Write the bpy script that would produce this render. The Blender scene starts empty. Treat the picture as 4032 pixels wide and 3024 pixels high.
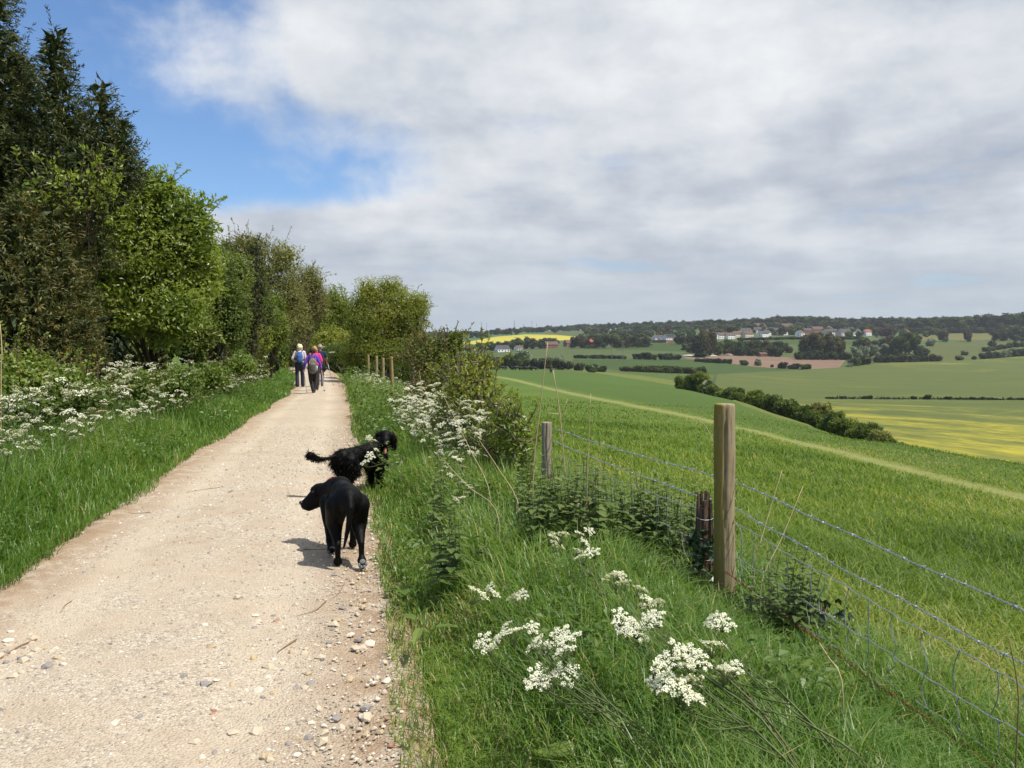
import bpy, math, random
import numpy as np
from mathutils import Vector, Matrix

R = math.radians
rng = np.random.default_rng(7)
random.seed(7)
scene = bpy.context.scene
COL = scene.collection

# ------------------------------------------------------------------ camera, sky, sun, exposure
CAMZ = 1.55
cam_d = bpy.data.cameras.new('camera')
cam = bpy.data.objects.new('camera', cam_d)
COL.objects.link(cam)
cam.location = (0, 0, CAMZ)
cam.rotation_euler = (R(90), 0, 0)
cam_d.sensor_width = 36
cam_d.lens = 28.8
cam_d.shift_y = -0.0355
cam_d.clip_start = 0.05
cam_d.clip_end = 20000
scene.camera = cam

SUN_EL, SUN_AZ = R(62), R(112)          # azimuth clockwise from +Y
sun_d = bpy.data.lights.new('sun', 'SUN')
sun_d.energy = 5.0
sun_d.angle = R(0.5)
sun_d.color = (1.0, 0.955, 0.88)
sun = bpy.data.objects.new('sun', sun_d)
COL.objects.link(sun)
to_sun = Vector((math.sin(SUN_AZ) * math.cos(SUN_EL), math.cos(SUN_AZ) * math.cos(SUN_EL), math.sin(SUN_EL)))
sun.rotation_euler = to_sun.to_track_quat('Z', 'Y').to_euler()
sun.location = (30, 0, 60)

scene.view_settings.view_transform = 'Standard'
scene.view_settings.look = 'None'
scene.view_settings.exposure = 0.25
scene.view_settings.gamma = 1.0
scene.view_settings.use_curve_mapping = False
scene.cycles.max_bounces = 6
scene.cycles.transparent_max_bounces = 6
scene.cycles.volume_bounces = 0
scene.cycles.use_denoising = True


class NT:
    """short-hand for building node trees"""
    def __init__(s, tree):
        s.t = tree
        tree.nodes.clear()

    def n(s, typ, ins=None, **props):
        nd = s.t.nodes.new(typ)
        for k, v in props.items():
            setattr(nd, k, v)
        for k, v in (ins or {}).items():
            sock = nd.inputs[k]
            if hasattr(v, 'is_linked') or hasattr(v, 'links'):
                s.t.links.new(v, sock)
            else:
                sock.default_value = v
        return nd

    def math(s, op, a, b=0.0, c=None, clamp=False):
        ins = {0: a, 1: b}
        if c is not None:
            ins[2] = c
        return s.n('ShaderNodeMath', ins, operation=op, use_clamp=clamp).outputs[0]

    def sm(s, v, lo, hi):
        return s.n('ShaderNodeMapRange', {'Value': v, 'From Min': lo, 'From Max': hi}, interpolation_type='SMOOTHSTEP').outputs[0]

    def mix(s, f, a, b, mode='MIX'):
        nd = s.n('ShaderNodeMix', None, data_type='RGBA', blend_type=mode)
        for i, v in ((0, f), (6, a), (7, b)):
            if hasattr(v, 'links'):
                s.t.links.new(v, nd.inputs[i])
            else:
                nd.inputs[i].default_value = v if i == 0 else (*v, 1) if len(v) == 3 else v
        return nd.outputs[2]

    def noise(s, vec, scale, detail=4, rough=0.55, dist=0.0):
        return s.n('ShaderNodeTexNoise', {'Vector': vec, 'Scale': scale, 'Detail': detail, 'Roughness': rough, 'Distortion': dist}).outputs[0]

    def ramp(s, f, stops, interp='LINEAR'):
        nd = s.n('ShaderNodeValToRGB', {0: f})
        cr = nd.color_ramp
        cr.interpolation = interp
        while len(cr.elements) < len(stops):
            cr.elements.new(0.5)
        for e, (p, c) in zip(cr.elements, stops):
            e.position = p
            e.color = (*c, 1)
        return nd.outputs[0]


world = bpy.data.worlds.new("World")
scene.world = world
world.use_nodes = True
w = NT(world.node_tree)
SKY = 0.1
sky = w.n('ShaderNodeTexSky', None, sky_type='NISHITA', sun_disc=False)
sky.sun_elevation = SUN_EL
sky.sun_rotation = SUN_AZ
sky.air_density = 1.0
sky.dust_density = 0.6
sky.ozone_density = 2.2
tc = w.n('ShaderNodeTexCoord').outputs['Generated']
sep = w.n('ShaderNodeSeparateXYZ', {0: tc})
dx, dy, dz = sep.outputs
dzp = w.math('MAXIMUM', dz, 0.0)
den = w.math('ADD', dzp, 0.10)
pvec = w.n('ShaderNodeCombineXYZ', {0: w.math('DIVIDE', dx, den), 1: w.math('DIVIDE', dy, den), 2: 0.0}).outputs[0]
n1 = w.noise(pvec, 0.9, 7, 0.5, 0.25)
n2 = w.noise(w.n('ShaderNodeMapping', {'Vector': tc, 'Scale': (1.0, 1.0, 1.9)}).outputs[0], 4.6, 8, 0.56, 0.1)
n3 = w.noise(w.n('ShaderNodeVectorMath', {0: pvec, 1: (3.1, 7.7, 1.3)}, operation='ADD').outputs[0], 1.3, 6, 0.5, 0.1)
q = w.math('ADD', dx, w.math('MULTIPLY_ADD', w.sm(dz, 0.30, 0.215), -0.17, 0.355))
q = w.math('ADD', q, w.math('MULTIPLY', w.math('SUBTRACT', n1, 0.5), 0.20))
q = w.math('ADD', q, w.math('MULTIPLY', w.math('SUBTRACT', n2, 0.5), 0.30))
q = w.math('ADD', q, w.math('MULTIPLY', w.sm(dz, 0.185, 0.135), 0.30))
n5 = w.noise(tc, 13.0, 8, 0.6, 0.2)
q = w.math('ADD', q, w.math('MULTIPLY', w.math('SUBTRACT', n5, 0.5), 0.24))
mask = w.sm(q, -0.085, 0.12)
# thin places in the cloud sheet
thin = w.math('MULTIPLY', w.sm(n3, 0.40, 0.28), 0.30)
mask = w.math('MULTIPLY', mask, w.math('SUBTRACT', 1.0, thin))
mask = w.math('MAXIMUM', mask, w.math('MULTIPLY', w.sm(dz, 0.10, 0.02), 0.95))
shade = w.math('MULTIPLY_ADD', w.math('SUBTRACT', n3, 0.5), 1.25, 0.53)
shade = w.math('ADD', shade, w.math('MULTIPLY', w.math('SUBTRACT', n2, 0.5), 1.35))
n4 = w.noise(w.n('ShaderNodeMapping', {'Vector': tc, 'Scale': (1.0, 1.0, 1.6)}).outputs[0], 15.0, 8, 0.6, 0.2)
shade = w.math('ADD', shade, w.math('MULTIPLY', w.math('SUBTRACT', n4, 0.5), 0.55))
shade = w.math('ADD', shade, w.math('MULTIPLY', w.sm(q, 0.28, 0.02), 0.22))
shade = w.math('ADD', shade, w.math('MULTIPLY', w.sm(dz, 0.12, 0.36), 0.07))
ccol = w.ramp(shade, [(0.12, (0.33, 0.37, 0.45)), (0.42, (0.45, 0.49, 0.555)), (0.66, (0.58, 0.61, 0.655)), (1.0, (0.73, 0.745, 0.765))])
hz = w.sm(dz, 0.17, 0.0)
ccol = w.mix(w.math('MULTIPLY', hz, 0.9), ccol, (0.43, 0.49, 0.555))
ccol = w.n('ShaderNodeVectorMath', {0: ccol, 'Scale': 1.0 / SKY}, operation='SCALE').outputs[0]
bluer = w.mix(1.0, sky.outputs[0], (0.92, 1.12, 1.34), 'MULTIPLY')
skyc = w.mix(mask, bluer, ccol)
bg = w.n('ShaderNodeBackground', {'Color': skyc, 'Strength': SKY})
w.n('ShaderNodeOutputWorld', {'Surface': bg.outputs[0]})

# ------------------------------------------------------------------ mesh helpers


def tag(o, label=None, cat=None, group=None, kind=None):
    for k, v in (('label', label), ('category', cat), ('group', group), ('kind', kind)):
        if v:
            o[k] = v
    return o


def empty(name, loc=(0, 0, 0), rz=0.0, label=None, cat=None, group=None):
    o = bpy.data.objects.new(name, None)
    COL.objects.link(o)
    o.location = loc
    o.rotation_euler = (0, 0, rz)
    o.empty_display_size = 0.1
    return tag(o, label, cat, group)


class Acc:
    """collects vertices, faces and a per-vertex tint, and links them as one mesh object"""
    def __init__(s):
        s.V, s.F, s.T, s.M, s.n = [], [], [], [], 0

    def add(s, V, F, t=0.5, m=0):
        V = np.asarray(V, float)
        F = F if isinstance(F, list) else [F]
        for f in F:
            f = np.asarray(f, np.int64)
            if f.size:
                s.F.append(f + s.n)
                s.M.append(np.full(len(f), m, np.int32))
        s.V.append(V)
        s.T.append(np.broadcast_to(np.asarray(t, float), (len(V),)))
        s.n += len(V)
        return s

    def mesh(s, name, mats, smooth=False):
        me = bpy.data.meshes.new(name)
        V = np.concatenate(s.V) if s.V else np.zeros((0, 3))
        me.vertices.add(len(V))
        me.vertices.foreach_set('co', V.astype(np.float32).ravel())
        loops = np.concatenate([f.ravel() for f in s.F])
        sizes = np.concatenate([np.full(len(f), f.shape[1]) for f in s.F])
        me.loops.add(len(loops))
        me.loops.foreach_set('vertex_index', loops.astype(np.int32))
        me.polygons.add(len(sizes))
        me.polygons.foreach_set('loop_start', np.concatenate([[0], np.cumsum(sizes)[:-1]]).astype(np.int32))
        me.polygons.foreach_set('use_smooth', np.full(len(sizes), smooth))
        mats = mats if isinstance(mats, (list, tuple)) else [mats]
        for m in mats:
            me.materials.append(m)
        if len(mats) > 1:
            me.polygons.foreach_set('material_index', np.concatenate(s.M))
        a = me.attributes.new('tint', 'FLOAT', 'POINT')
        a.data.foreach_set('value', np.concatenate(s.T).astype(np.float32))
        me.update(calc_edges=True)
        return me

    def build(s, name, mats, parent=None, smooth=False, loc=None):
        o = bpy.data.objects.new(name, s.mesh(name, mats, smooth))
        COL.objects.link(o)
        if parent:
            o.parent = parent
        if loc is not None:
            o.location = loc
        return o


def dup(src, loc=None, rz=None, scale=None, label=None, group=None, parent=None):
    c = src.copy()
    COL.objects.link(c)
    if parent is not None:
        c.parent = parent
    if loc is not None:
        c.location = loc
    if rz is not None:
        c.rotation_euler = (0, 0, rz)
    if scale is not None:
        c.scale = scale if hasattr(scale, '__len__') else (scale,) * 3
    if label:
        c['label'] = label
    if group:
        c['group'] = group
    for ch in src.children:
        dup(ch, parent=c)
    return c


def nrm(v):
    v = np.asarray(v, float)
    return v / np.maximum(np.linalg.norm(v, axis=-1, keepdims=True), 1e-9)


def tube(P, rad, k=6, cap=True):
    P = np.asarray(P, float)
    n = len(P)
    rad = np.broadcast_to(np.asarray(rad, float), (n,))
    T = nrm(np.gradient(P, axis=0))
    ref = np.array([0, 0, 1.0]) if abs(T[0][2]) < 0.9 else np.array([1.0, 0, 0])
    A = nrm(np.cross(T, ref))
    B = np.cross(T, A)
    an = np.arange(k) * 2 * np.pi / k
    V = P[:, None] + rad[:, None, None] * (np.cos(an)[None, :, None] * A[:, None] + np.sin(an)[None, :, None] * B[:, None])
    V = V.reshape(-1, 3)
    i = np.arange(n - 1)[:, None] * k
    j = np.arange(k)[None]
    j2 = (j + 1) % k
    F = np.stack([i + j, i + j2, i + k + j2, i + k + j], -1).reshape(-1, 4)
    Fs = [F]
    if cap:
        Fs.append(np.array([list(range(k))[::-1]]))
        Fs.append(np.array([list(range((n - 1) * k, n * k))]))
    return V, Fs


def curve(P, n=12):
    """Catmull-Rom through the points"""
    P = np.asarray(P, float)
    if len(P) < 3:
        return P[0] + (P[-1] - P[0]) * np.linspace(0, 1, n)[:, None]
    Q = np.vstack([2 * P[0] - P[1], P, 2 * P[-1] - P[-2]])
    s = np.linspace(0, len(P) - 1 - 1e-6, n)
    i = s.astype(int)
    t = (s - i)[:, None]
    p0, p1, p2, p3 = Q[i], Q[i + 1], Q[i + 2], Q[i + 3]
    return 0.5 * (2 * p1 + (p2 - p0) * t + (2 * p0 - 5 * p1 + 4 * p2 - p3) * t ** 2 + (3 * p1 - p0 - 3 * p2 + p3) * t ** 3)


def box(c, s, rz=0.0):
    x, y, z = np.array(s) / 2
    V = np.array([(a, b, d) for d in (-z, z) for a, b in ((-x, -y), (x, -y), (x, y), (-x, y))])
    cr, sr = math.cos(rz), math.sin(rz)
    V = np.stack([V[:, 0] * cr - V[:, 1] * sr, V[:, 0] * sr + V[:, 1] * cr, V[:, 2]], -1) + np.array(c)
    return V, np.array([(3, 2, 1, 0), (4, 5, 6, 7), (0, 1, 5, 4), (1, 2, 6, 5), (2, 3, 7, 6), (3, 0, 4, 7)])


def blades(P, h, wd, lean, segs=2, seed=0, stiff=0.0):
    """grass blades: vectorised; lean = horizontal reach as a share of the height"""
    r = np.random.default_rng(seed)
    n = len(P)
    a = r.uniform(0, 2 * np.pi, n)
    D = np.stack([np.cos(a), np.sin(a), np.zeros(n)], -1)
    b = a + np.pi / 2 + r.uniform(-0.5, 0.5, n)
    S = np.stack([np.cos(b), np.sin(b), np.zeros(n)], -1)
    V = []
    for k in range(segs):
        s = k / segs
        c = P + D * (h * lean * (s * 0.25 + s * s * 0.75))[:, None] + np.array([0, 0, 1.0]) * (h * (s - 0.18 * lean * s * s))[:, None]
        ww = (wd * (1 - 0.45 * s) * 0.5)[:, None]
        V += [c - S * ww, c + S * ww]
    tip = P + D * (h * lean)[:, None] + np.array([0, 0, 1.0]) * (h * (1 - 0.42 * lean))[:, None]
    V.append(tip)
    m = 2 * segs + 1
    V = np.stack(V, 1).reshape(-1, 3)
    base = np.arange(n)[:, None] * m
    F = []
    for k in range(segs - 1):
        F.append(base + np.array([[2 * k, 2 * k + 1, 2 * k + 3, 2 * k + 2]]))
    F.append(base + np.array([[2 * segs - 2, 2 * segs - 1, 2 * segs]]))
    return V, F, m


def leaves(C, D, N, L, Wd, droop=0.12):
    """one kite-shaped leaf per row"""
    D = nrm(D)
    S = nrm(np.cross(D, N))
    N = nrm(np.cross(S, D))
    L = np.broadcast_to(L, (len(C),))[:, None]
    Wd = np.broadcast_to(Wd, (len(C),))[:, None]
    mid = C + D * L * 0.45
    V = np.stack([C, mid + S * Wd / 2 + N * Wd * 0.12, C + D * L - N * L * droop, mid - S * Wd / 2 + N * Wd * 0.12], 1).reshape(-1, 3)
    F = np.arange(len(C) * 4).reshape(-1, 4)
    return V, F


def rdir(n, r=None):
    return nrm((r or rng).normal(size=(n, 3)))


# ------------------------------------------------------------------ materials
def new_mat(name):
    m = bpy.data.materials.new(name)
    m.use_nodes = True
    return m, NT(m.node_tree)


def finish(t, surf, disp=None):
    t.n('ShaderNodeOutputMaterial', {'Surface': surf})


def plain(name, col, rough=0.7, spec=0.3, var=0.12, scale=20.0, bump=0.0, metal=0.0, sheen=0.0, bscale=None):
    m, t = new_mat(name)
    tcn = t.n('ShaderNodeTexCoord').outputs['Object']
    nz = t.noise(tcn, scale, 5, 0.6)
    c = t.mix(nz, tuple(v * (1 - var) for v in col), tuple(min(1, v * (1 + var)) for v in col))
    ins = {'Base Color': c, 'Roughness': rough, 'Specular IOR Level': spec, 'Metallic': metal, 'Sheen Weight': sheen}
    if bump:
        b = t.n('ShaderNodeBump', {'Height': t.noise(tcn, bscale or scale * 3, 4, 0.6), 'Strength': bump, 'Distance': 0.02})
        ins['Normal'] = b.outputs[0]
    finish(t, t.n('ShaderNodeBsdfPrincipled', ins).outputs[0])
    return m


def leafmat(name, stops, trans=0.35, rough=0.5, spec=0.35, objvar=0.25, tcol=1.35):
    """tint attribute picks the colour of each leaf; light comes through"""
    m, t = new_mat(name)
    at = t.n('ShaderNodeAttribute', None, attribute_name='tint')
    rnd = t.n('ShaderNodeObjectInfo').outputs['Random']
    f = t.math('ADD', at.outputs['Fac'], t.math('MULTIPLY', t.math('SUBTRACT', rnd, 0.5), objvar))
    c = t.ramp(f, stops)
    p = t.n('ShaderNodeBsdfPrincipled', {'Base Color': c, 'Roughness': rough, 'Specular IOR Level': spec})
    tl = t.n('ShaderNodeBsdfTranslucent', {'Color': t.mix(1.0, c, (tcol, tcol, tcol * 0.55), 'MULTIPLY')})
    mx = t.n('ShaderNodeMixShader', {0: trans, 1: p.outputs[0], 2: tl.outputs[0]})
    finish(t, mx.outputs[0])
    return m


M = {}
M['grass'] = leafmat('grass_blade', [(0.0, (0.040, 0.085, 0.016)), (0.35, (0.090, 0.185, 0.028)), (0.7, (0.165, 0.268, 0.045)), (0.9, (0.27, 0.30, 0.08)), (1.0, (0.46, 0.38, 0.19))], 0.45, 0.42, 0.45)
M['field_grass'] = leafmat('field_grass', [(0.0, (0.045, 0.085, 0.012)), (0.38, (0.108, 0.182, 0.022)), (0.7, (0.205, 0.275, 0.040)), (0.9, (0.35, 0.33, 0.10)), (1.0, (0.46, 0.38, 0.17))], 0.44, 0.5, 0.3)
M['yew'] = leafmat('yew_needles', [(0.0, (0.018, 0.030, 0.009)), (0.4, (0.042, 0.060, 0.014)), (0.78, (0.085, 0.092, 0.022)), (1.0, (0.15, 0.125, 0.034))], 0.18, 0.5, 0.3)
M['elder'] = leafmat('elder_leaf', [(0.0, (0.075, 0.125, 0.018)), (0.5, (0.175, 0.240, 0.036)), (1.0, (0.30, 0.35, 0.070))], 0.45, 0.38, 0.5)
M['hedge'] = leafmat('hedge_leaf', [(0.0, (0.040, 0.070, 0.015)), (0.5, (0.095, 0.140, 0.026)), (1.0, (0.18, 0.22, 0.048))], 0.4, 0.5, 0.35)
M['haw'] = leafmat('hawthorn_leaf', [(0.0, (0.050, 0.088, 0.013)), (0.5, (0.130, 0.180, 0.023)), (1.0, (0.26, 0.275, 0.042))], 0.42, 0.45, 0.4)
M['bud'] = leafmat('young_leaf', [(0.0, (0.145, 0.135, 0.055)), (0.5, (0.195, 0.200, 0.066)), (1.0, (0.28, 0.295, 0.095))], 0.35, 0.6, 0.2)
M['redtip'] = leafmat('red_tipped_leaf', [(0.0, (0.055, 0.090, 0.015)), (0.6, (0.130, 0.175, 0.030)), (0.86, (0.19, 0.16, 0.045)), (1.0, (0.24, 0.11, 0.05))], 0.35, 0.45, 0.4)
M['bramble'] = leafmat('bramble_leaf', [(0.0, (0.060, 0.110, 0.018)), (0.5, (0.140, 0.205, 0.032)), (0.9, (0.25, 0.29, 0.058)), (1.0, (0.36, 0.16, 0.06))], 0.38, 0.45, 0.4)
M['nettle'] = leafmat('nettle_leaf', [(0.0, (0.045, 0.078, 0.022)), (0.6, (0.095, 0.145, 0.038)), (1.0, (0.16, 0.20, 0.055))], 0.3, 0.6, 0.25)
M['broad'] = leafmat('broad_leaf', [(0.0, (0.050, 0.105, 0.018)), (0.6, (0.110, 0.180, 0.032)), (1.0, (0.20, 0.265, 0.055))], 0.4, 0.45, 0.4)
M['ivy'] = leafmat('ivy_leaf', [(0.0, (0.016, 0.038, 0.012)), (0.7, (0.035, 0.065, 0.018)), (1.0, (0.12, 0.045, 0.03))], 0.15, 0.35, 0.5)
M['petal'] = leafmat('white_petal', [(0.0, (0.60, 0.62, 0.38)), (0.3, (0.78, 0.78, 0.60)), (1.0, (0.88, 0.87, 0.76))], 0.3, 0.6, 0.2, 0.0, 1.0)
M['blossom'] = leafmat('may_blossom', [(0.0, (0.45, 0.48, 0.36)), (1.0, (0.74, 0.74, 0.66))], 0.25, 0.6, 0.2, 0.0, 1.0)
M['stem'] = leafmat('green_stem', [(0.0, (0.050, 0.085, 0.025)), (0.6, (0.095, 0.125, 0.035)), (1.0, (0.14, 0.075, 0.06))], 0.1, 0.5, 0.35)
M['straw'] = plain('dead_stem', (0.42, 0.33, 0.19), 0.75, 0.2, 0.3, 14)
M['brownstem'] = plain('brown_dead_stem', (0.22, 0.14, 0.08), 0.8, 0.2, 0.3, 14)
M['bark'] = plain('bark', (0.085, 0.065, 0.045), 0.9, 0.1, 0.35, 12, 0.6)
M['twigbark'] = plain('grey_twig', (0.16, 0.13, 0.09), 0.9, 0.1, 0.3, 12)
M['fartree'] = leafmat('far_leaf', [(0.0, (0.030, 0.050, 0.018)), (0.5, (0.056, 0.084, 0.025)), (0.8, (0.090, 0.125, 0.032)), (1.0, (0.14, 0.175, 0.044))], 0.2, 0.65, 0.15, 0.55)
M['fardark'] = leafmat('far_dark_leaf', [(0.0, (0.020, 0.034, 0.017)), (0.6, (0.036, 0.056, 0.024)), (1.0, (0.060, 0.080, 0.032))], 0.12, 0.65, 0.15, 0.4)
M['farbrown'] = leafmat('far_brown_leaf', [(0.0, (0.048, 0.050, 0.024)), (0.6, (0.080, 0.080, 0.034)), (1.0, (0.115, 0.110, 0.044))], 0.2, 0.65, 0.15, 0.4)
M['farlime'] = leafmat('far_lime_leaf', [(0.0, (0.060, 0.085, 0.020)), (0.6, (0.105, 0.140, 0.030)), (1.0, (0.16, 0.20, 0.045))], 0.25, 0.65, 0.15, 0.3)
M['copper'] = leafmat('copper_leaf', [(0.0, (0.030, 0.010, 0.012)), (1.0, (0.075, 0.022, 0.026))], 0.15, 0.6, 0.2, 0.2)
M['silver'] = leafmat('silver_leaf', [(0.0, (0.13, 0.17, 0.10)), (1.0, (0.25, 0.29, 0.19))], 0.2, 0.6, 0.2, 0.2)

# ------------------------------------------------------------------ the lie of the land
F_, CX_, HY_ = 1770.0, 1106.0, 751.0        # focal length, centre column and eye-level row of the survey grid

PL = np.array([(-12, -0.4), (0, -2.35), (5.28, -3.3), (8.6, -3.96), (13.1, -4.79), (19.7, -6.08), (26.4, -7.26), (31.5, -8.44), (46, -12.2), (60, -16.2), (80, -22.5), (110, -33)])
PR = np.array([(-12, 2.2), (0, 0.28), (3.02, -0.35), (5.28, -0.82), (8.34, -1.44), (15.3, -2.9), (23, -4.57), (32, -6.58), (46, -9.9), (60, -13.6), (80, -19.6), (110, -30)])
FN = np.array([(-12, 4.6), (-2, 2.75), (1.8, 1.95), (4.9, 1.27), (7.6, 0.33), (13, -1.0), (18, -2.15), (23, -3.34), (26.5, -4.16), (29.5, -4.88), (33.8, -5.9), (37.5, -6.8), (50, -9.8), (70, -15.5), (110, -29)])


def path_l(y): return np.interp(y, PL[:, 0], PL[:, 1])
def path_r(y): return np.interp(y, PR[:, 0], PR[:, 1])
def fence_x(y): return np.interp(y, FN[:, 0], FN[:, 1])
def sst(v, a, b):
    t = np.clip((v - a) / (b - a), 0, 1)
    return t * t * (3 - 2 * t)


# survey columns: bearing (grid column) -> (distance ahead, height)
SV = {
    -3000: [(5, 0), (100, 0.5), (400, 6), (1000, 14), (2000, 30), (5000, 50)],
    300: [(5, 0), (100, 0.3), (400, 2), (1000, 8), (2000, 30), (5000, 50)],
    720: [(5, 0), (90, 0), (200, -1.5), (400, -4), (800, 0), (1500, 20), (2200, 44), (5000, 60)],
    900: [(5, 0), (25, -0.5), (60, -1.8), (150, -4), (330, -7.2), (500, -10), (800, -7), (1000, -1), (1300, 8), (1600, 27), (2100, 42), (3000, 55), (5000, 70)],
    1050: [(5, -0.1), (30, -1.3), (60, -2.2), (150, -4.0), (330, -7.0), (500, -10.5), (800, -7), (1000, -1), (1300, 8), (1600, 27), (2100, 44), (3000, 58), (5000, 70)],
    1250: [(5, -0.2), (30, -1.6), (60, -2.7), (150, -4.9), (300, -7.2), (480, -12), (700, -8), (900, -1), (1100, 6), (1300, 13), (1600, 28), (2100, 46), (3000, 60), (5000, 70)],
    1500: [(5, -0.2), (15, -1.0), (25, -1.7), (47, -2.67), (90, -4.1), (150, -5.6), (185, -9), (250, -13), (480, -14), (700, -7.9), (900, 1), (1000, 10.6), (1300, 24), (1600, 40), (2500, 62), (5000, 75)],
    1620: [(5, -0.3), (15, -1.2), (25, -1.8), (40, -2.6), (75, -4.2), (118, -6.0), (145, -9.5), (220, -14.5), (330, -16.5), (480, -16.2), (600, -13), (700, -8), (900, 2), (1020, 11.5), (1300, 24), (1600, 42), (2500, 60), (5000, 75)],
    1750: [(5, -0.4), (15, -1.4), (33, -2.5), (60, -4.35), (88, -6.6), (112, -10), (150, -13), (250, -17), (330, -19.7), (480, -18.5), (600, -15.0), (760, -7), (950, 4.8), (1050, 12.8), (1300, 23), (1600, 43), (2500, 60), (5000, 75)],
    2000: [(5, -0.5), (12, -1.3), (25, -2.45), (48, -3.98), (65, -7.5), (90, -11.5), (150, -15.2), (240, -18), (330, -20), (480, -19.9), (650, -14.6), (760, -10.5), (950, 2), (1100, 11.5), (1300, 23), (1500, 34), (2500, 55), (5000, 75)],
    2212: [(5, -0.6), (12, -1.5), (22, -2.54), (40, -3.85), (60, -9), (90, -12.6), (130, -16.6), (160, -17.9), (240, -20), (330, -20.3), (480, -20.7), (650, -16.4), (800, -10.6), (950, 0), (1100, 11.5), (1300, 26), (1500, 45), (2500, 60), (5000, 75)],
    2700: [(5, -0.8), (20, -3.2), (40, -6), (60, -10), (90, -13.6), (130, -17.2), (240, -21), (480, -21), (800, -10), (1100, 14), (1500, 45), (5000, 75)],
    9000: [(5, -0.8), (20, -4), (60, -11), (130, -18), (480, -22), (800, -10), (1500, 45), (5000, 75)],
}
_keys = sorted(SV)
_ang = np.array([math.atan((k - CX_) / F_) for k in _keys])
_lg = np.linspace(math.log(5), math.log(5000), 220)
_ag = np.linspace(R(-72), R(72), 289)
_tab0 = np.array([np.interp(_lg, np.log([p[0] for p in SV[k]]), [p[1] for p in SV[k]]) for k in _keys])
_tab = np.array([np.interp(_ag, _ang, _tab0[:, j]) for j in range(len(_lg))]).T


def _blur(A, ax, s):
    k = np.exp(-0.5 * (np.arange(-3 * s, 3 * s + 1) / s) ** 2)
    k /= k.sum()
    P = np.pad(A, [(3 * s, 3 * s) if i == ax else (0, 0) for i in (0, 1)], mode='edge')
    return sum(kk * np.take(P, np.arange(i, i + A.shape[ax]), ax) for i, kk in enumerate(k))


_tab = _blur(_blur(_tab, 0, 3), 1, 2)


def gz(x, y):
    """ground height"""
    x = np.asarray(x, float)
    y = np.asarray(y, float)
    s = path_l(y) - x                       # metres beyond the verge edge of the path on the wooded side
    u = (x - fence_x(y)) * 0.96             # metres beyond the fence
    near = np.where(s > 0, 0.12 * sst(s, 0, 0.7) + 0.14 * sst(s, 0.5, 3.0), 0.0)
    v = (x - path_r(y))
    near = near + np.where((v > 0) & (u < 0), 0.07 * sst(v, 0, 0.6) * sst(-u, 0, 0.5), 0.0)
    up = np.maximum(u, 0)
    near = near - 0.2 * up / (1 + 0.012 * up) * sst(up, -0.2, 0.8)
    near = np.maximum(near, -8)
    near = near + np.where(u > 0.5, 0.06 * np.sin(x * 0.9 + y * 0.35) * np.sin(y * 0.55 - x * 0.2) * sst(u, 0.5, 3), 0)
    a = np.clip(np.arctan2(x, y), _ag[0], _ag[-1])
    r = np.hypot(x, y)
    Y = np.clip(r * np.cos(a), 5, 4999)
    fi = (a - _ag[0]) / (_ag[1] - _ag[0])
    fj = (np.log(Y) - _lg[0]) / (_lg[1] - _lg[0])
    i = np.clip(fi.astype(int), 0, len(_ag) - 2)
    j = np.clip(fj.astype(int), 0, len(_lg) - 2)
    fi, fj = fi - i, fj - j
    far = (_tab[i, j] * (1 - fi) * (1 - fj) + _tab[i + 1, j] * fi * (1 - fj) + _tab[i, j + 1] * (1 - fi) * fj + _tab[i + 1, j + 1] * fi * fj)
    wt = sst(r, 18, 45)
    behind = np.where(y < 2, sst(-y, -2, 20), 0.0)
    return (near * (1 - wt) + far * wt) * (1 - behind) + behind * np.where(u > 0, np.maximum(near, -8), 0)


_Ym = np.exp(np.linspace(math.log(2.0), math.log(4800), 1400))


def hit(xd, yd):
    """ground point seen along one bearing of the survey grid"""
    X = (xd - CX_) / F_ * _Ym
    Z = CAMZ - (yd - HY_) / F_ * _Ym
    G = gz(X, _Ym)
    k = int(np.argmax(Z < G)) if (Z < G).any() else len(_Ym) - 1
    if k > 0:
        d0, d1 = Z[k - 1] - G[k - 1], Z[k] - G[k]
        f = d0 / (d0 - d1 + 1e-9)
        Y = _Ym[k - 1] + f * (_Ym[k] - _Ym[k - 1])
    else:
        Y = _Ym[0]
    X = (xd - CX_) / F_ * Y
    return np.array([X, Y, float(gz(X, Y))])


def at(xd, Y, dz=0.0):
    X = (xd - CX_) / F_ * Y
    return np.array([X, Y, float(gz(X, Y)) + dz])


def sp(xd, yd, Y):
    return np.array([(xd - CX_) / F_ * Y, Y, CAMZ - (yd - HY_) / F_ * Y])


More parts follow.
